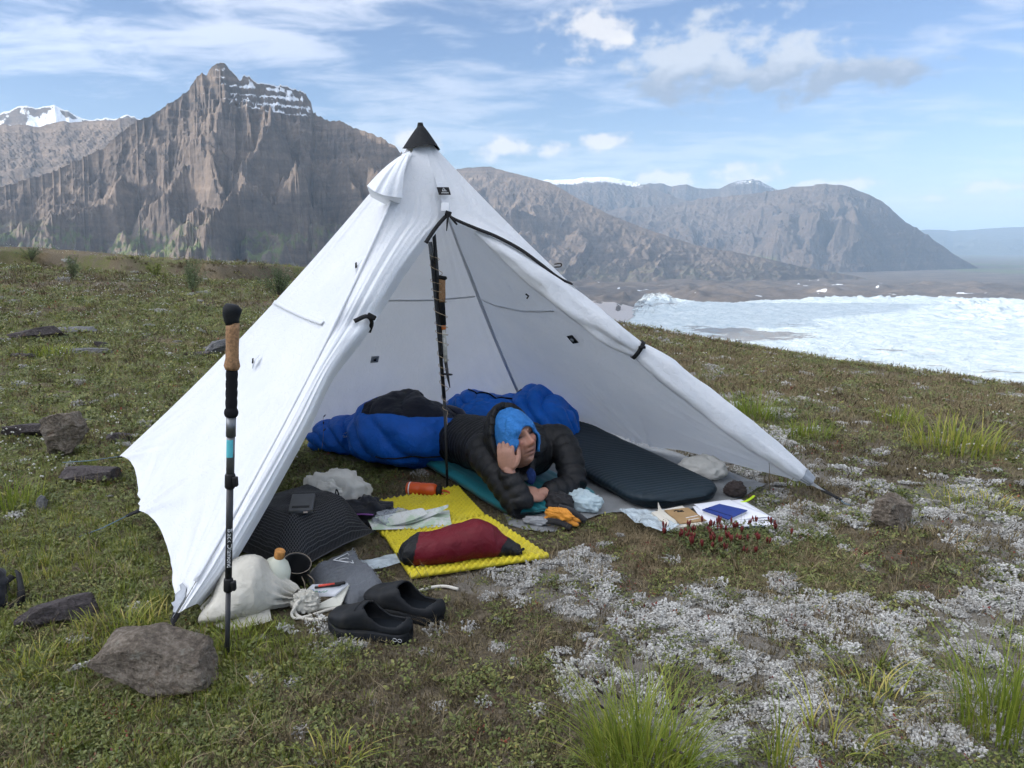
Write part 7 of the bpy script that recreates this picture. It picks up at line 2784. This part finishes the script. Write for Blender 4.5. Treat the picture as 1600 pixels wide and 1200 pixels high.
# ------------------------------------------------------------------ plants and ground cover
def veg_mat(name, ramp_cols, rough=0.7, transl=0.25, spec=0.3, tip=None):
    """leaf or lichen: colour varies from plant to plant"""
    m = bpy.data.materials.new(name)
    m.use_nodes = True
    t = NT(m.node_tree)
    rnd = t.n('ShaderNodeObjectInfo').outputs['Random']
    P_ = t.n('ShaderNodeTexCoord').outputs['Object']
    isl = t.n('ShaderNodeNewGeometry').outputs['Random Per Island']
    v = t.m('MULTIPLY_ADD', rnd, 0.5, t.m('MULTIPLY', isl, 0.5))
    c = t.ramp(v, ramp_cols)
    pr = t.n('ShaderNodeBsdfPrincipled', {'Base Color': c, 'Roughness': rough, 'Specular IOR Level': spec})
    if transl > 0:
        tr_ = t.n('ShaderNodeBsdfTranslucent', {'Color': c})
        mx = t.n('ShaderNodeMixShader', {0: transl, 1: pr.outputs[0], 2: tr_.outputs[0]})
        t.n('ShaderNodeOutputMaterial', {'Surface': mx.outputs[0]})
    else:
        t.n('ShaderNodeOutputMaterial', {'Surface': pr.outputs[0]})
    return m


m_lichen = veg_mat("reindeer_lichen", [(0.1, (0.23, 0.22, 0.195)), (0.5, (0.385, 0.38, 0.36)), (0.9, (0.54, 0.54, 0.52))], 0.9, 0.0, 0.1)
m_leaf = veg_mat("small_green_leaves", [(0.1, (0.072, 0.094, 0.028)), (0.5, (0.140, 0.168, 0.046)), (0.85, (0.235, 0.240, 0.070)), (0.97, (0.33, 0.29, 0.09))], 0.5, 0.2, 0.4)
m_redleaf = veg_mat("red_autumn_leaves", [(0.1, (0.075, 0.018, 0.014)), (0.5, (0.16, 0.030, 0.022)), (0.9, (0.26, 0.075, 0.035))], 0.5, 0.2, 0.4)
m_grass = veg_mat("green_grass", [(0.1, (0.10, 0.14, 0.020)), (0.5, (0.185, 0.225, 0.036)), (0.8, (0.29, 0.29, 0.060)), (0.95, (0.46, 0.38, 0.10))], 0.5, 0.3, 0.4)
m_sedge = veg_mat("bright_sedge", [(0.25, (0.15, 0.205, 0.028)), (0.5, (0.27, 0.31, 0.045)), (0.7, (0.38, 0.37, 0.075)), (0.75, (0.50, 0.42, 0.13))], 0.5, 0.35, 0.35)
m_straw = veg_mat("dry_grass", [(0.1, (0.11, 0.078, 0.042)), (0.5, (0.24, 0.185, 0.105)), (0.9, (0.42, 0.35, 0.22))], 0.7, 0.2, 0.2)
m_heath = veg_mat("dark_heath", [(0.1, (0.055, 0.044, 0.026)), (0.5, (0.135, 0.11, 0.062)), (0.9, (0.25, 0.215, 0.125))], 0.8, 0.1, 0.2)
m_flower = veg_mat("white_seed_heads", [(0.1, (0.45, 0.44, 0.40)), (0.9, (0.72, 0.71, 0.66))], 0.8, 0.2, 0.2)
m_redflower = veg_mat("dark_red_seed_heads", [(0.1, (0.07, 0.009, 0.010)), (0.9, (0.17, 0.026, 0.024))], 0.6, 0.1, 0.3)

RNG = np.random.RandomState(7)


def proto(name, V, F, mat_):
    me = mesh_from(name, np.array(V), F, False)
    me.materials.append(mat_)
    return bpy.data.objects.new(name, me)


def lichen_proto(seed, rad=0.032, n=64):
    r = np.random.RandomState(seed)
    V, F = [], []
    for k in range(n):
        a, q = r.uniform(0, 6.283), rad * math.sqrt(r.uniform())
        c = np.array([q * math.cos(a), q * math.sin(a), 0.0])
        h = r.uniform(0.004, 0.013) * (1.1 - 0.5 * q / rad)
        w = r.uniform(0.0022, 0.0042)
        tl = r.normal(size=2) * 0.003
        b0 = len(V)
        for i in range(4):
            aa = a + i * 1.571
            V.append(c + [w * math.cos(aa) * 0.7, w * math.sin(aa) * 0.7, -0.002])
        for i in range(4):
            aa = a + i * 1.571 + 0.6
            V.append(c + [w * math.cos(aa) + tl[0], w * math.sin(aa) + tl[1], h * r.uniform(0.65, 0.9)])
        V.append(c + [tl[0] * 1.2, tl[1] * 1.2, h])
        for i in range(4):
            j = (i + 1) % 4
            F.append([b0 + i, b0 + j, b0 + 4 + j, b0 + 4 + i])
            F.append([b0 + 4 + i, b0 + 4 + j, b0 + 8])
    return V, F


def leaf_proto(seed, rad=0.032, n=26, size=0.0085, lift=0.012):
    r = np.random.RandomState(seed)
    V, F = [], []
    for k in range(n):
        a, q = r.uniform(0, 6.283), rad * math.sqrt(r.uniform())
        c = np.array([q * math.cos(a), q * math.sin(a), r.uniform(0.001, lift)])
        d = r.uniform(0, 6.283)
        el_ = r.uniform(-0.1, 0.9)
        L_ = size * r.uniform(0.7, 1.4)
        W_ = L_ * r.uniform(0.45, 0.7)
        f = np.array([math.cos(d) * math.cos(el_), math.sin(d) * math.cos(el_), math.sin(el_)])
        s = np.array([-math.sin(d), math.cos(d), 0.0])
        up = np.cross(f, s) * -1
        b0 = len(V)
        V += [c, c + f * L_ * 0.45 + s * W_ * 0.5 + up * W_ * 0.18, c + f * L_ * 0.85 + s * W_ * 0.32 + up * W_ * 0.1, c + f * L_, c + f * L_ * 0.85 - s * W_ * 0.32 + up * W_ * 0.1, c + f * L_ * 0.45 - s * W_ * 0.5 + up * W_ * 0.18]
        F += [[b0, b0 + 1, b0 + 2, b0 + 3], [b0, b0 + 3, b0 + 4, b0 + 5]]
    return V, F


def blades(seed, n, rad, hmin, hmax, wid, lean=0.5, seg=4, curve=1.0, heads=0.0):
    """tuft of curved blades; returns blade mesh and the positions of tips"""
    r = np.random.RandomState(seed)
    V, F, tips = [], [], []
    for k in range(n):
        a, q = r.uniform(0, 6.283), rad * math.sqrt(r.uniform())
        p = np.array([q * math.cos(a), q * math.sin(a), -0.004])
        out = a + r.normal() * 0.7
        h = r.uniform(hmin, hmax)
        ln = lean * r.uniform(0.2, 1.0) * (0.35 + q / max(rad, 1e-6))
        w = wid * r.uniform(0.6, 1.2)
        sdx = np.array([-math.sin(out), math.cos(out), 0])
        tw = r.uniform(-0.6, 0.6)
        sdx = sdx * math.cos(tw) + np.array([math.cos(out), math.sin(out), 0]) * math.sin(tw)
        b0 = len(V)
        for i in range(seg + 1):
            f = i / seg
            bend = ln * (f ** (1.0 + curve))
            c = p + np.array([math.cos(out) * bend * h, math.sin(out) * bend * h, h * (f - 0.30 * ln * f ** 2.5)])
            ww = w * (1 - f) ** 0.6
            if i < seg:
                V += [c - sdx * ww * 0.5, c + sdx * ww * 0.5]
            else:
                V.append(c)
                tips.append(c)
        for i in range(seg - 1):
            F.append([b0 + 2 * i, b0 + 2 * i + 1, b0 + 2 * i + 3, b0 + 2 * i + 2])
        F.append([b0 + 2 * seg - 2, b0 + 2 * seg - 1, b0 + 2 * seg])
    return V, F, tips


def scatter(name, pts, rot, scl, protos, label, cat):
    """many copies of a few small plants, placed by geometry nodes (one object for each kind of plant)"""
    for k, pr in enumerate(protos):
        sel = np.arange(len(pts)) % len(protos) == k
        me = bpy.data.meshes.new(name)
        P_ = pts[sel]
        me.vertices.add(len(P_))
        me.vertices.foreach_set("co", P_.astype(np.float32).ravel())
        at_ = me.attributes.new("rot", 'FLOAT_VECTOR', 'POINT')
        at_.data.foreach_set("vector", rot[sel].astype(np.float32).ravel())
        at_ = me.attributes.new("scl", 'FLOAT', 'POINT')
        at_.data.foreach_set("value", scl[sel].astype(np.float32))
        ob = link(bpy.data.objects.new(name, me))
        ng = bpy.data.node_groups.new("scatter_" + name, 'GeometryNodeTree')
        ng.interface.new_socket("Geometry", in_out='INPUT', socket_type='NodeSocketGeometry')
        ng.interface.new_socket("Geometry", in_out='OUTPUT', socket_type='NodeSocketGeometry')
        gi, go = ng.nodes.new('NodeGroupInput'), ng.nodes.new('NodeGroupOutput')
        iop = ng.nodes.new('GeometryNodeInstanceOnPoints')
        oi = ng.nodes.new('GeometryNodeObjectInfo')
        oi.inputs['Object'].default_value = pr
        oi.inputs['As Instance'].default_value = True
        na = ng.nodes.new('GeometryNodeInputNamedAttribute'); na.data_type = 'FLOAT_VECTOR'; na.inputs['Name'].default_value = "rot"
        nb_ = ng.nodes.new('GeometryNodeInputNamedAttribute'); nb_.data_type = 'FLOAT'; nb_.inputs['Name'].default_value = "scl"
        ng.links.new(gi.outputs[0], iop.inputs['Points'])
        ng.links.new(oi.outputs['Geometry'], iop.inputs['Instance'])
        ng.links.new(na.outputs[0], iop.inputs['Rotation'])
        ng.links.new(nb_.outputs[0], iop.inputs['Scale'])
        ng.links.new(iop.outputs[0], go.inputs[0])
        md = ob.modifiers.new("scatter", 'NODES')
        md.node_group = ng
        tag(ob, label, cat, kind="stuff")


def poly_mask(poly, x, y):
    """inside a polygon (ground points)"""
    P_ = [(p.x, p.y) for p in poly]
    c = np.zeros(len(x), bool)
    j = len(P_) - 1
    for i in range(len(P_)):
        xi, yi = P_[i]
        xj, yj = P_[j]
        with np.errstate(divide='ignore', invalid='ignore'):
            t_ = ((yi > y) != (yj > y)) & (x < (xj - xi) * (y - yi) / (yj - yi) + xi)
        c ^= t_
        j = i
    return c


KEEP_OUT = [[gp(549, 796), gp(718, 763), gp(862, 878), gp(640, 913)],
            [gp(796, 824), gp(848, 836), gp(945, 808), gp(1120, 796), gp(1200, 760), gp(930, 655), gp(820, 655), gp(690, 700), gp(690, 745), gp(800, 815)],
            [gp(482, 712), gp(560, 722), gp(600, 740), gp(690, 744), gp(720, 700), gp(700, 670), gp(500, 672)],
            [gp(690, 690), gp(905, 700), gp(910, 660), gp(690, 655)],
            [gp(966, 812), gp(1030, 842), gp(1075, 825), gp(1212, 826), gp(1160, 782), gp(1000, 800)],
            [Vector((-0.73, 2.42, 0)), Vector((-0.54, 2.74, 0)), Vector((-0.62, 3.15, 0)), Vector((-0.95, 3.12, 0)), Vector((-1.08, 2.66, 0))],
            [gp(318, 985), gp(345, 940), gp(470, 930), gp(490, 962), gp(430, 975)],
            [gp(470, 915), gp(540, 878), gp(610, 930), gp(690, 950), gp(690, 985), gp(640, 1006), gp(515, 1000), gp(505, 960)],
            [gp(555, 880), gp(620, 870), gp(628, 890), gp(556, 902)],
            [gp(150, 1085), gp(165, 1010), gp(310, 1020), gp(345, 1075), gp(250, 1092)]]


def cloud(n, rmin, rmax, power, lim=50.0, seed=0):
    """random places on the hill in view, denser near the camera"""
    r_ = np.random.RandomState(seed)
    n = int(n * 1.35)
    u = r_.uniform(size=n)
    if abs(power - 2) < 1e-6:
        rr = rmin * (rmax / rmin) ** u
    else:
        k = 2 - power
        rr = (rmin ** k + u * (rmax ** k - rmin ** k)) ** (1 / k)
    th = np.radians(r_.uniform(-lim, lim, n))
    x, y = rr * np.sin(th), rr * np.cos(th)
    out = np.zeros(n, bool)
    for p in KEEP_OUT:
        out |= poly_mask(p, x, y)
    return x[~out], y[~out], rr[~out], r_


def place(x, y, r_, smin, smax, rr, grow=0.5, r0=3.0, tiltk=0.25, dz=0.0):
    z = ground_z(x, y) + dz
    n = len(x)
    rot = np.stack([r_.normal(size=n) * tiltk, r_.normal(size=n) * tiltk, r_.uniform(0, 6.283, n)], -1)
    scl = r_.uniform(smin, smax, n) * np.maximum(1, rr / r0) ** grow
    return np.stack([x, y, z], -1), rot, scl


inside_tent = [FL, FR, BR, BL]
# pale lichen
x, y, rr, r_ = cloud(60000, 0.95, 30, 1.9, seed=1)
li, gr, dr = cover(x, y)
brk = fbm(x * 14, y * 14, seed=401, octv=2)
ok = r_.uniform(size=len(x)) < np.clip(li * (0.30 + 1.05 * brk) + 0.010, 0, 1) * (1 - 0.5 * poly_mask(inside_tent, x, y))
x, y, rr = x[ok], y[ok], rr[ok]
scatter("lichen", *place(x, y, r_, 0.4, 1.25, rr, 0.70, 2.2, 0.2, 0.001), [proto("lichen_clump", *lichen_proto(s), m_lichen) for s in (1, 2, 3)], "pale grey white lichen in patches on the ground", "lichen")
# low leafy plants
x, y, rr, r_ = cloud(42000, 0.95, 26, 1.9, seed=2)
li, gr, dr = cover(x, y)
brk = fbm(x * 6, y * 6, seed=402, octv=3)
ok = r_.uniform(size=len(x)) < np.clip(0.13 + 0.75 * gr * (0.6 + 0.8 * brk) - 0.10 * li + 0.28 * (brk > 0.1), 0, 1)
x, y, rr = x[ok], y[ok], rr[ok]
scatter("ground_cover", *place(x, y, r_, 0.7, 1.3, rr, 0.7, 2.4, 0.3), [proto("leaf_cluster", *leaf_proto(s), m_leaf) for s in (11, 12, 13)], "low dark green leafy ground cover between the lichen", "ground cover")
x, y, rr, r_ = cloud(9000, 0.95, 22, 1.9, seed=3)
brk = fbm(x * 2.2, y * 2.2, seed=403, octv=3)
ok = r_.uniform(size=len(x)) < np.clip(1.2 * (brk - 0.06), 0.04, 1)
x, y, rr = x[ok], y[ok], rr[ok]
scatter("red_leaves", *place(x, y, r_, 0.5, 1.0, rr, 0.7, 2.4, 0.3), [proto("red_leaf_cluster", *leaf_proto(21, 0.026, 12, 0.009), m_redleaf)], "scattered red autumn leaves low on the ground", "leaves")
# dark heath and moss
x, y, rr, r_ = cloud(30000, 0.95, 26, 1.9, seed=4)
li, gr, dr = cover(x, y)
ok = r_.uniform(size=len(x)) < np.clip(0.75 - 0.40 * li - 0.35 * gr, 0.05, 1)
x, y, rr = x[ok], y[ok], rr[ok]
scatter("heath", *place(x, y, r_, 0.7, 1.4, rr, 0.7, 2.4, 0.3), [proto("heath_sprig", *blades(s, 34, 0.034, 0.006, 0.022, 0.0034, 0.9, 2)[:2], m_heath) for s in (31, 32)], "dark brown heath and moss sprigs", "heath")
# short green grass
x, y, rr, r_ = cloud(38000, 0.95, 32, 1.85, seed=5)
li, gr, dr = cover(x, y)
brk = fbm(x * 3, y * 3, seed=405, octv=3)
gl2 = sstep(x, 0.6, -0.9)
ok = r_.uniform(size=len(x)) < np.clip((0.08 + 0.75 * gl2) * gr * (0.55 + 0.9 * brk) + 0.015, 0, 1) * (1 - 0.7 * poly_mask(inside_tent, x, y))
x, y, rr = x[ok], y[ok], rr[ok]
p_, ro_, sc2 = place(x, y, r_, 0.55, 1.25, rr, 0.55, 3.0, 0.15)
sc2 = sc2 * np.where(poly_mask(inside_tent, x, y), 0.5, 1.0) * (0.6 + 0.5 * sstep(np.hypot(x + 1.3, y - 2.4), 1.6, 0.3))
scatter("grass", p_, ro_, sc2, [proto("grass_tuft", *blades(s, 16, 0.022, 0.022, 0.068, 0.0030, 0.8, 3)[:2], m_grass) for s in (41, 42, 43)], "short green grass growing through the moss", "grass")
# dry grass
x, y, rr, r_ = cloud(34000, 0.95, 30, 1.75, seed=6)
li, gr, dr = cover(x, y)
far_r = sstep(y, 3.8, 6.0) * sstep(x, -1.0, 1.2)
ok = r_.uniform(size=len(x)) < np.clip(0.10 + 0.32 * dr + 0.60 * far_r - 0.08 * li, 0, 1) * (1 - 0.85 * poly_mask(inside_tent, x, y))
x, y, rr = x[ok], y[ok], rr[ok]
p_, ro_, sc2 = place(x, y, r_, 0.5, 1.2, rr, 0.40, 3.0, 0.25)
scatter("dry_grass", p_, ro_, sc2, [proto("dry_tuft", *blades(s, 14, 0.030, 0.02, 0.085, 0.0022, 1.3, 3)[:2], m_straw) for s in (51, 52, 53)], "thin dry straw coloured grass over the hillside", "grass")
# white fluffy heads on the far slope
hv, hf = [], []
for k in range(5):
    c = np.array([RNG.uniform(-0.05, 0.05), RNG.uniform(-0.05, 0.05), RNG.uniform(0.03, 0.07)])
    b0 = len(hv)
    hv += [c + np.array(d) * 0.006 for d in ((1, 0, 0), (-1, 0, 0), (0, 1, 0), (0, -1, 0), (0, 0, 1), (0, 0, -1))]
    hf += [[b0 + i for i in f] for f in ((0, 2, 4), (2, 1, 4), (1, 3, 4), (3, 0, 4), (2, 0, 5), (1, 2, 5), (3, 1, 5), (0, 3, 5))]
x, y, rr, r_ = cloud(5000, 4.0, 30, 1.5, seed=8)
th = np.degrees(np.arctan2(x, y))
ok = r_.uniform(size=len(x)) < 0.20 * sstep(th, -8, -18) + 0.06
x, y, rr = x[ok], y[ok], rr[ok]
scatter("seed_heads", *place(x, y, r_, 0.6, 1.2, rr, 0.35, 6.0, 0.2), [proto("seed_head_group", hv, hf, m_flower)], "tiny white seed heads dotted over the hillside", "seed heads")


# ---------------- single tussocks
def tussock(px, py, n, rad, hmin, hmax, label, seed, wid=0.0045, lean=0.8, mt=None, heads=0, seg=6, curve=1.0):
    c = hit(px, py)
    V_, F_, tips = blades(seed, n, rad, hmin, hmax, wid, lean, seg, curve)
    root = empty("grass_tussock", c)
    o_ = mobj("blades", np.array(V_), F_, mt or m_sedge, root, smooth=False)
    o_["kind"] = "stuff"
    if heads:
        r = np.random.RandomState(seed + 1)
        b_ = MB()
        order = np.argsort([-t[2] for t in tips])[:heads]
        for i in order:
            t_ = Vector(tips[i])
            d = Vector((t_.x, t_.y, 0.12)).normalized() * r.uniform(0.010, 0.016)
            b_.tube([t_ - d * 0.3, t_ + d * 0.2, t_ + d], [0.0012, 0.0030, 0.0006], 5)
        o2 = b_.build("seed_spikes", mat("dark_sedge_spikes", (0.022, 0.014, 0.012), 0.8), root)
        o2["kind"] = "stuff"
    tag(root, label, "grass tussock", "grass tussocks on the hillside")
    return root


tussock(1000, 1212, 620, 0.115, 0.06, 0.24, "big bright green sedge tussock at the bottom edge, with dark spikes", 301, heads=26, wid=0.0036, lean=1.05)
tussock(1215, 1195, 26, 0.03, 0.06, 0.20, "thin upright tuft just right of the big bottom tussock", 302)
tussock(1575, 1140, 260, 0.11, 0.08, 0.30, "tall green grass tussock in the bottom right corner", 303, wid=0.0042, heads=8, lean=0.95)
tussock(1365, 1100, 60, 0.10, 0.04, 0.15, "sparse grass tuft amid lichen left of the corner tussock", 304, lean=1.3)
tussock(1375, 1045, 7, 0.02, 0.10, 0.22, "few long leaning blades on the lichen in the right foreground", 305, lean=1.2)
tussock(1300, 1170, 40, 0.08, 0.04, 0.14, "low grass tuft on the bottom edge left of the corner tussock", 306, lean=1.3)
tussock(1170, 655, 190, 0.17, 0.08, 0.24, "yellow green tussock close behind the tent's right door roll", 307, wid=0.007)
tussock(1262, 682, 130, 0.16, 0.06, 0.15, "small round green tussock right of the yellow green one", 308, wid=0.007)
tussock(1490, 702, 240, 0.26, 0.08, 0.24, "wide tussock on the slope above the brown rock", 309, wid=0.008)
tussock(1400, 662, 120, 0.16, 0.06, 0.17, "tussock uphill between the round one and the wide one", 310, wid=0.008)
tussock(1470, 855, 110, 0.14, 0.03, 0.10, "flattened yellowish tussock next to the brown rock", 311, lean=2.2, mt=m_straw)
tussock(1520, 792, 150, 0.18, 0.03, 0.09, "low green mat of grass beyond the brown rock", 312, lean=1.2)
tussock(1235, 760, 26, 0.05, 0.05, 0.16, "thin tuft under the tent's front right corner", 313)
tussock(15, 790, 170, 0.13, 0.05, 0.14, "bright green tussock at the left edge below the rocks", 314, wid=0.005)
tussock(75, 556, 220, 0.26, 0.06, 0.14, "dark green tuft of grass below the slanting slab", 315, wid=0.009)
tussock(378, 1012, 90, 0.07, 0.03, 0.09, "short grass around the foot of the trekking pole", 316, lean=1.2)
tussock(180, 985, 120, 0.10, 0.03, 0.09, "short grass between the dark rock and the tan rock", 317, lean=1.2)
tussock(40, 1050, 120, 0.10, 0.03, 0.085, "short green grass left of the tan rock", 318, lean=1.2)
tussock(520, 1190, 60, 0.06, 0.03, 0.09, "yellow green tuft at the bottom edge below the clogs", 319, lean=1.2)
tussock(230, 415 + 560, 40, 0.06, 0.03, 0.08, "short tuft beside the tent's left corner strap", 320, lean=1.2)


# ---------------- stalks with seed heads before the tent's right wall
def stalk(px, py, top_px, top_py, label, branches=1, seed=0):
    c = hit(px, py)
    tp = at(top_px, top_py, c.y + 0.01)
    root = empty("grass_stalk", c)
    b_ = MB()
    mid = (tp - c) * 0.5 + Vector((0.012, 0, 0.01))
    P_ = spline([Vector((0, 0, -0.005)), mid, tp - c], 14)
    b_.tube(P_, list(np.linspace(0.0016, 0.0008, 14)), 5)
    b_.build("stem", mat("dry_stem", (0.16, 0.12, 0.05), 0.7), root)
    r = np.random.RandomState(seed)
    for k in range(branches):
        q = Vector(P_[13 - 2 * k])
        b_ = MB()
        d = Vector((r.uniform(-0.010, 0.014), 0, 0.014))
        b_.tube([q, q + d * 0.5, q + d], [0.0010, 0.0040, 0.0012], 6)
        b_.build("seed_head", mat("dark_sedge_spikes"), root)
    tag(root, label, "grass stalk", "dry stalks before the tent")


stalk(1178, 738, 1154, 694, "leftmost dry stalk with a dark head before the tent's right wall", 1, 1)
stalk(1203, 765, 1190, 672, "tallest branched stalk before the tent's right wall", 3, 2)
stalk(1224, 770, 1258, 712, "stalk leaning right near the tent's front right corner", 1, 3)
stalk(497, 730, 505, 652, "thin dark stalk in front of the sleeping bag's foot", 3, 4)


# ---------------- plant with red heads in front of the books
cpl = hit(1130, 845)
root = empty("red_headed_plant", cpl)
lv, lf = [], []
hb = MB()
r = np.random.RandomState(77)
n_h = 0
for k in range(420):
    px, py = r.normal(1130, 52), r.normal(848, 14)
    if not (1035 < px < 1235 and 822 < py < 885):
        continue
    c = gp(px, py) - Vector((cpl.x, cpl.y, 0))
    c.z = gz(c.x + cpl.x, c.y + cpl.y) - cpl.z
    v_, f_ = leaf_proto(int(r.randint(1e6)), 0.014, 6, 0.013, 0.030)
    b0 = len(lv)
    lv += [np.array(c) + np.array(q) for q in v_]
    lf += [[i + b0 for i in f] for f in f_]
    if r.uniform() < 0.11:
        n_h += 1
        h = r.uniform(0.030, 0.048)
        for q in range(3):
            d = Vector((r.uniform(-0.005, 0.005), r.uniform(-0.005, 0.005), 0))
            hb.tube([c + Vector((0, 0, h * 0.6)) + d, c + Vector((0, 0, h)) + d * 1.6, c + Vector((0, 0, h + 0.010)) + d * 2], [0.0015, 0.0042, 0.001], 5)
o_ = mobj("leaves", np.array(lv), lf, m_leaf, root, smooth=False); o_["kind"] = "stuff"
o_ = hb.build("red_heads", m_redflower, root); o_["kind"] = "stuff"
tag(root, "leafy plant with dark red heads growing in front of the papers", "plant")


# ---------------- willow shrubs near the left skyline
m_willow = veg_mat("willow_leaves", [(0.1, (0.075, 0.11, 0.055)), (0.5, (0.14, 0.185, 0.09)), (0.9, (0.23, 0.27, 0.14))], 0.5, 0.3, 0.3)
m_twig = mat("willow_twigs", (0.07, 0.055, 0.04), 0.85)


def willow(px, py, wpx, hpx, label, seed, nst=16, bright=False):
    c = hit(px, py)
    sc_ = c.y / FPX
    W_, H_ = wpx * sc_, hpx * sc_
    root = empty("willow_shrub", c)
    r = np.random.RandomState(seed)
    tw = MB()
    V_, F_ = [], []
    for k in range(nst):
        a = r.uniform(0, 6.283)
        out = r.uniform(0.1, 1.0)
        tip = Vector((math.cos(a) * W_ * 0.5 * out, math.sin(a) * W_ * 0.4 * out, H_ * r.uniform(0.55, 1.05) * (1.1 - 0.35 * out)))
        P_ = spline([Vector((tip.x * 0.12, tip.y * 0.12, -0.02)), Vector((tip.x * 0.45, tip.y * 0.45, tip.z * 0.55)), tip], 12)
        tw.tube(P_, list(np.linspace(0.006, 0.0018, 12)), 5)
        for i in range(3, 12):
            for q in range(11):
                p = P_[i] + r.normal(size=3) * np.array([0.030, 0.030, 0.025])
                L_ = r.uniform(0.022, 0.042)
                d = r.normal(size=3); d[2] = abs(d[2]) * 0.8 + 0.2
                d /= np.linalg.norm(d)
                s_ = np.cross(d, r.normal(size=3)); s_ /= np.linalg.norm(s_)
                b0 = len(V_)
                V_ += [p, p + d * L_ * 0.5 + s_ * L_ * 0.22, p + d * L_, p + d * L_ * 0.5 - s_ * L_ * 0.22]
                F_.append([b0, b0 + 1, b0 + 2, b0 + 3])
    st_ = tw.build("stems", m_twig, root)
    st_["kind"] = "stuff"
    o_ = mobj("crown", np.array(V_), F_, m_grass if bright else m_willow, root, smooth=False)
    o_["kind"] = "stuff"
    tag(root, label, "shrub", "willow shrubs near the left skyline")


willow(436, 466, 72, 56, "largest willow shrub, half hidden by the tent's left edge", 1, 26)
willow(300, 458, 62, 50, "loose grey green willow shrub left of the largest one", 2, 18)
willow(245, 434, 34, 26, "small bright green shrub below the eroded bank", 3, 9, True)
willow(112, 436, 46, 38, "young upright green shrub beside pale stones at the left", 4, 12)
willow(48, 406, 56, 22, "low wide green shrub on the skyline at the far left", 5, 14)
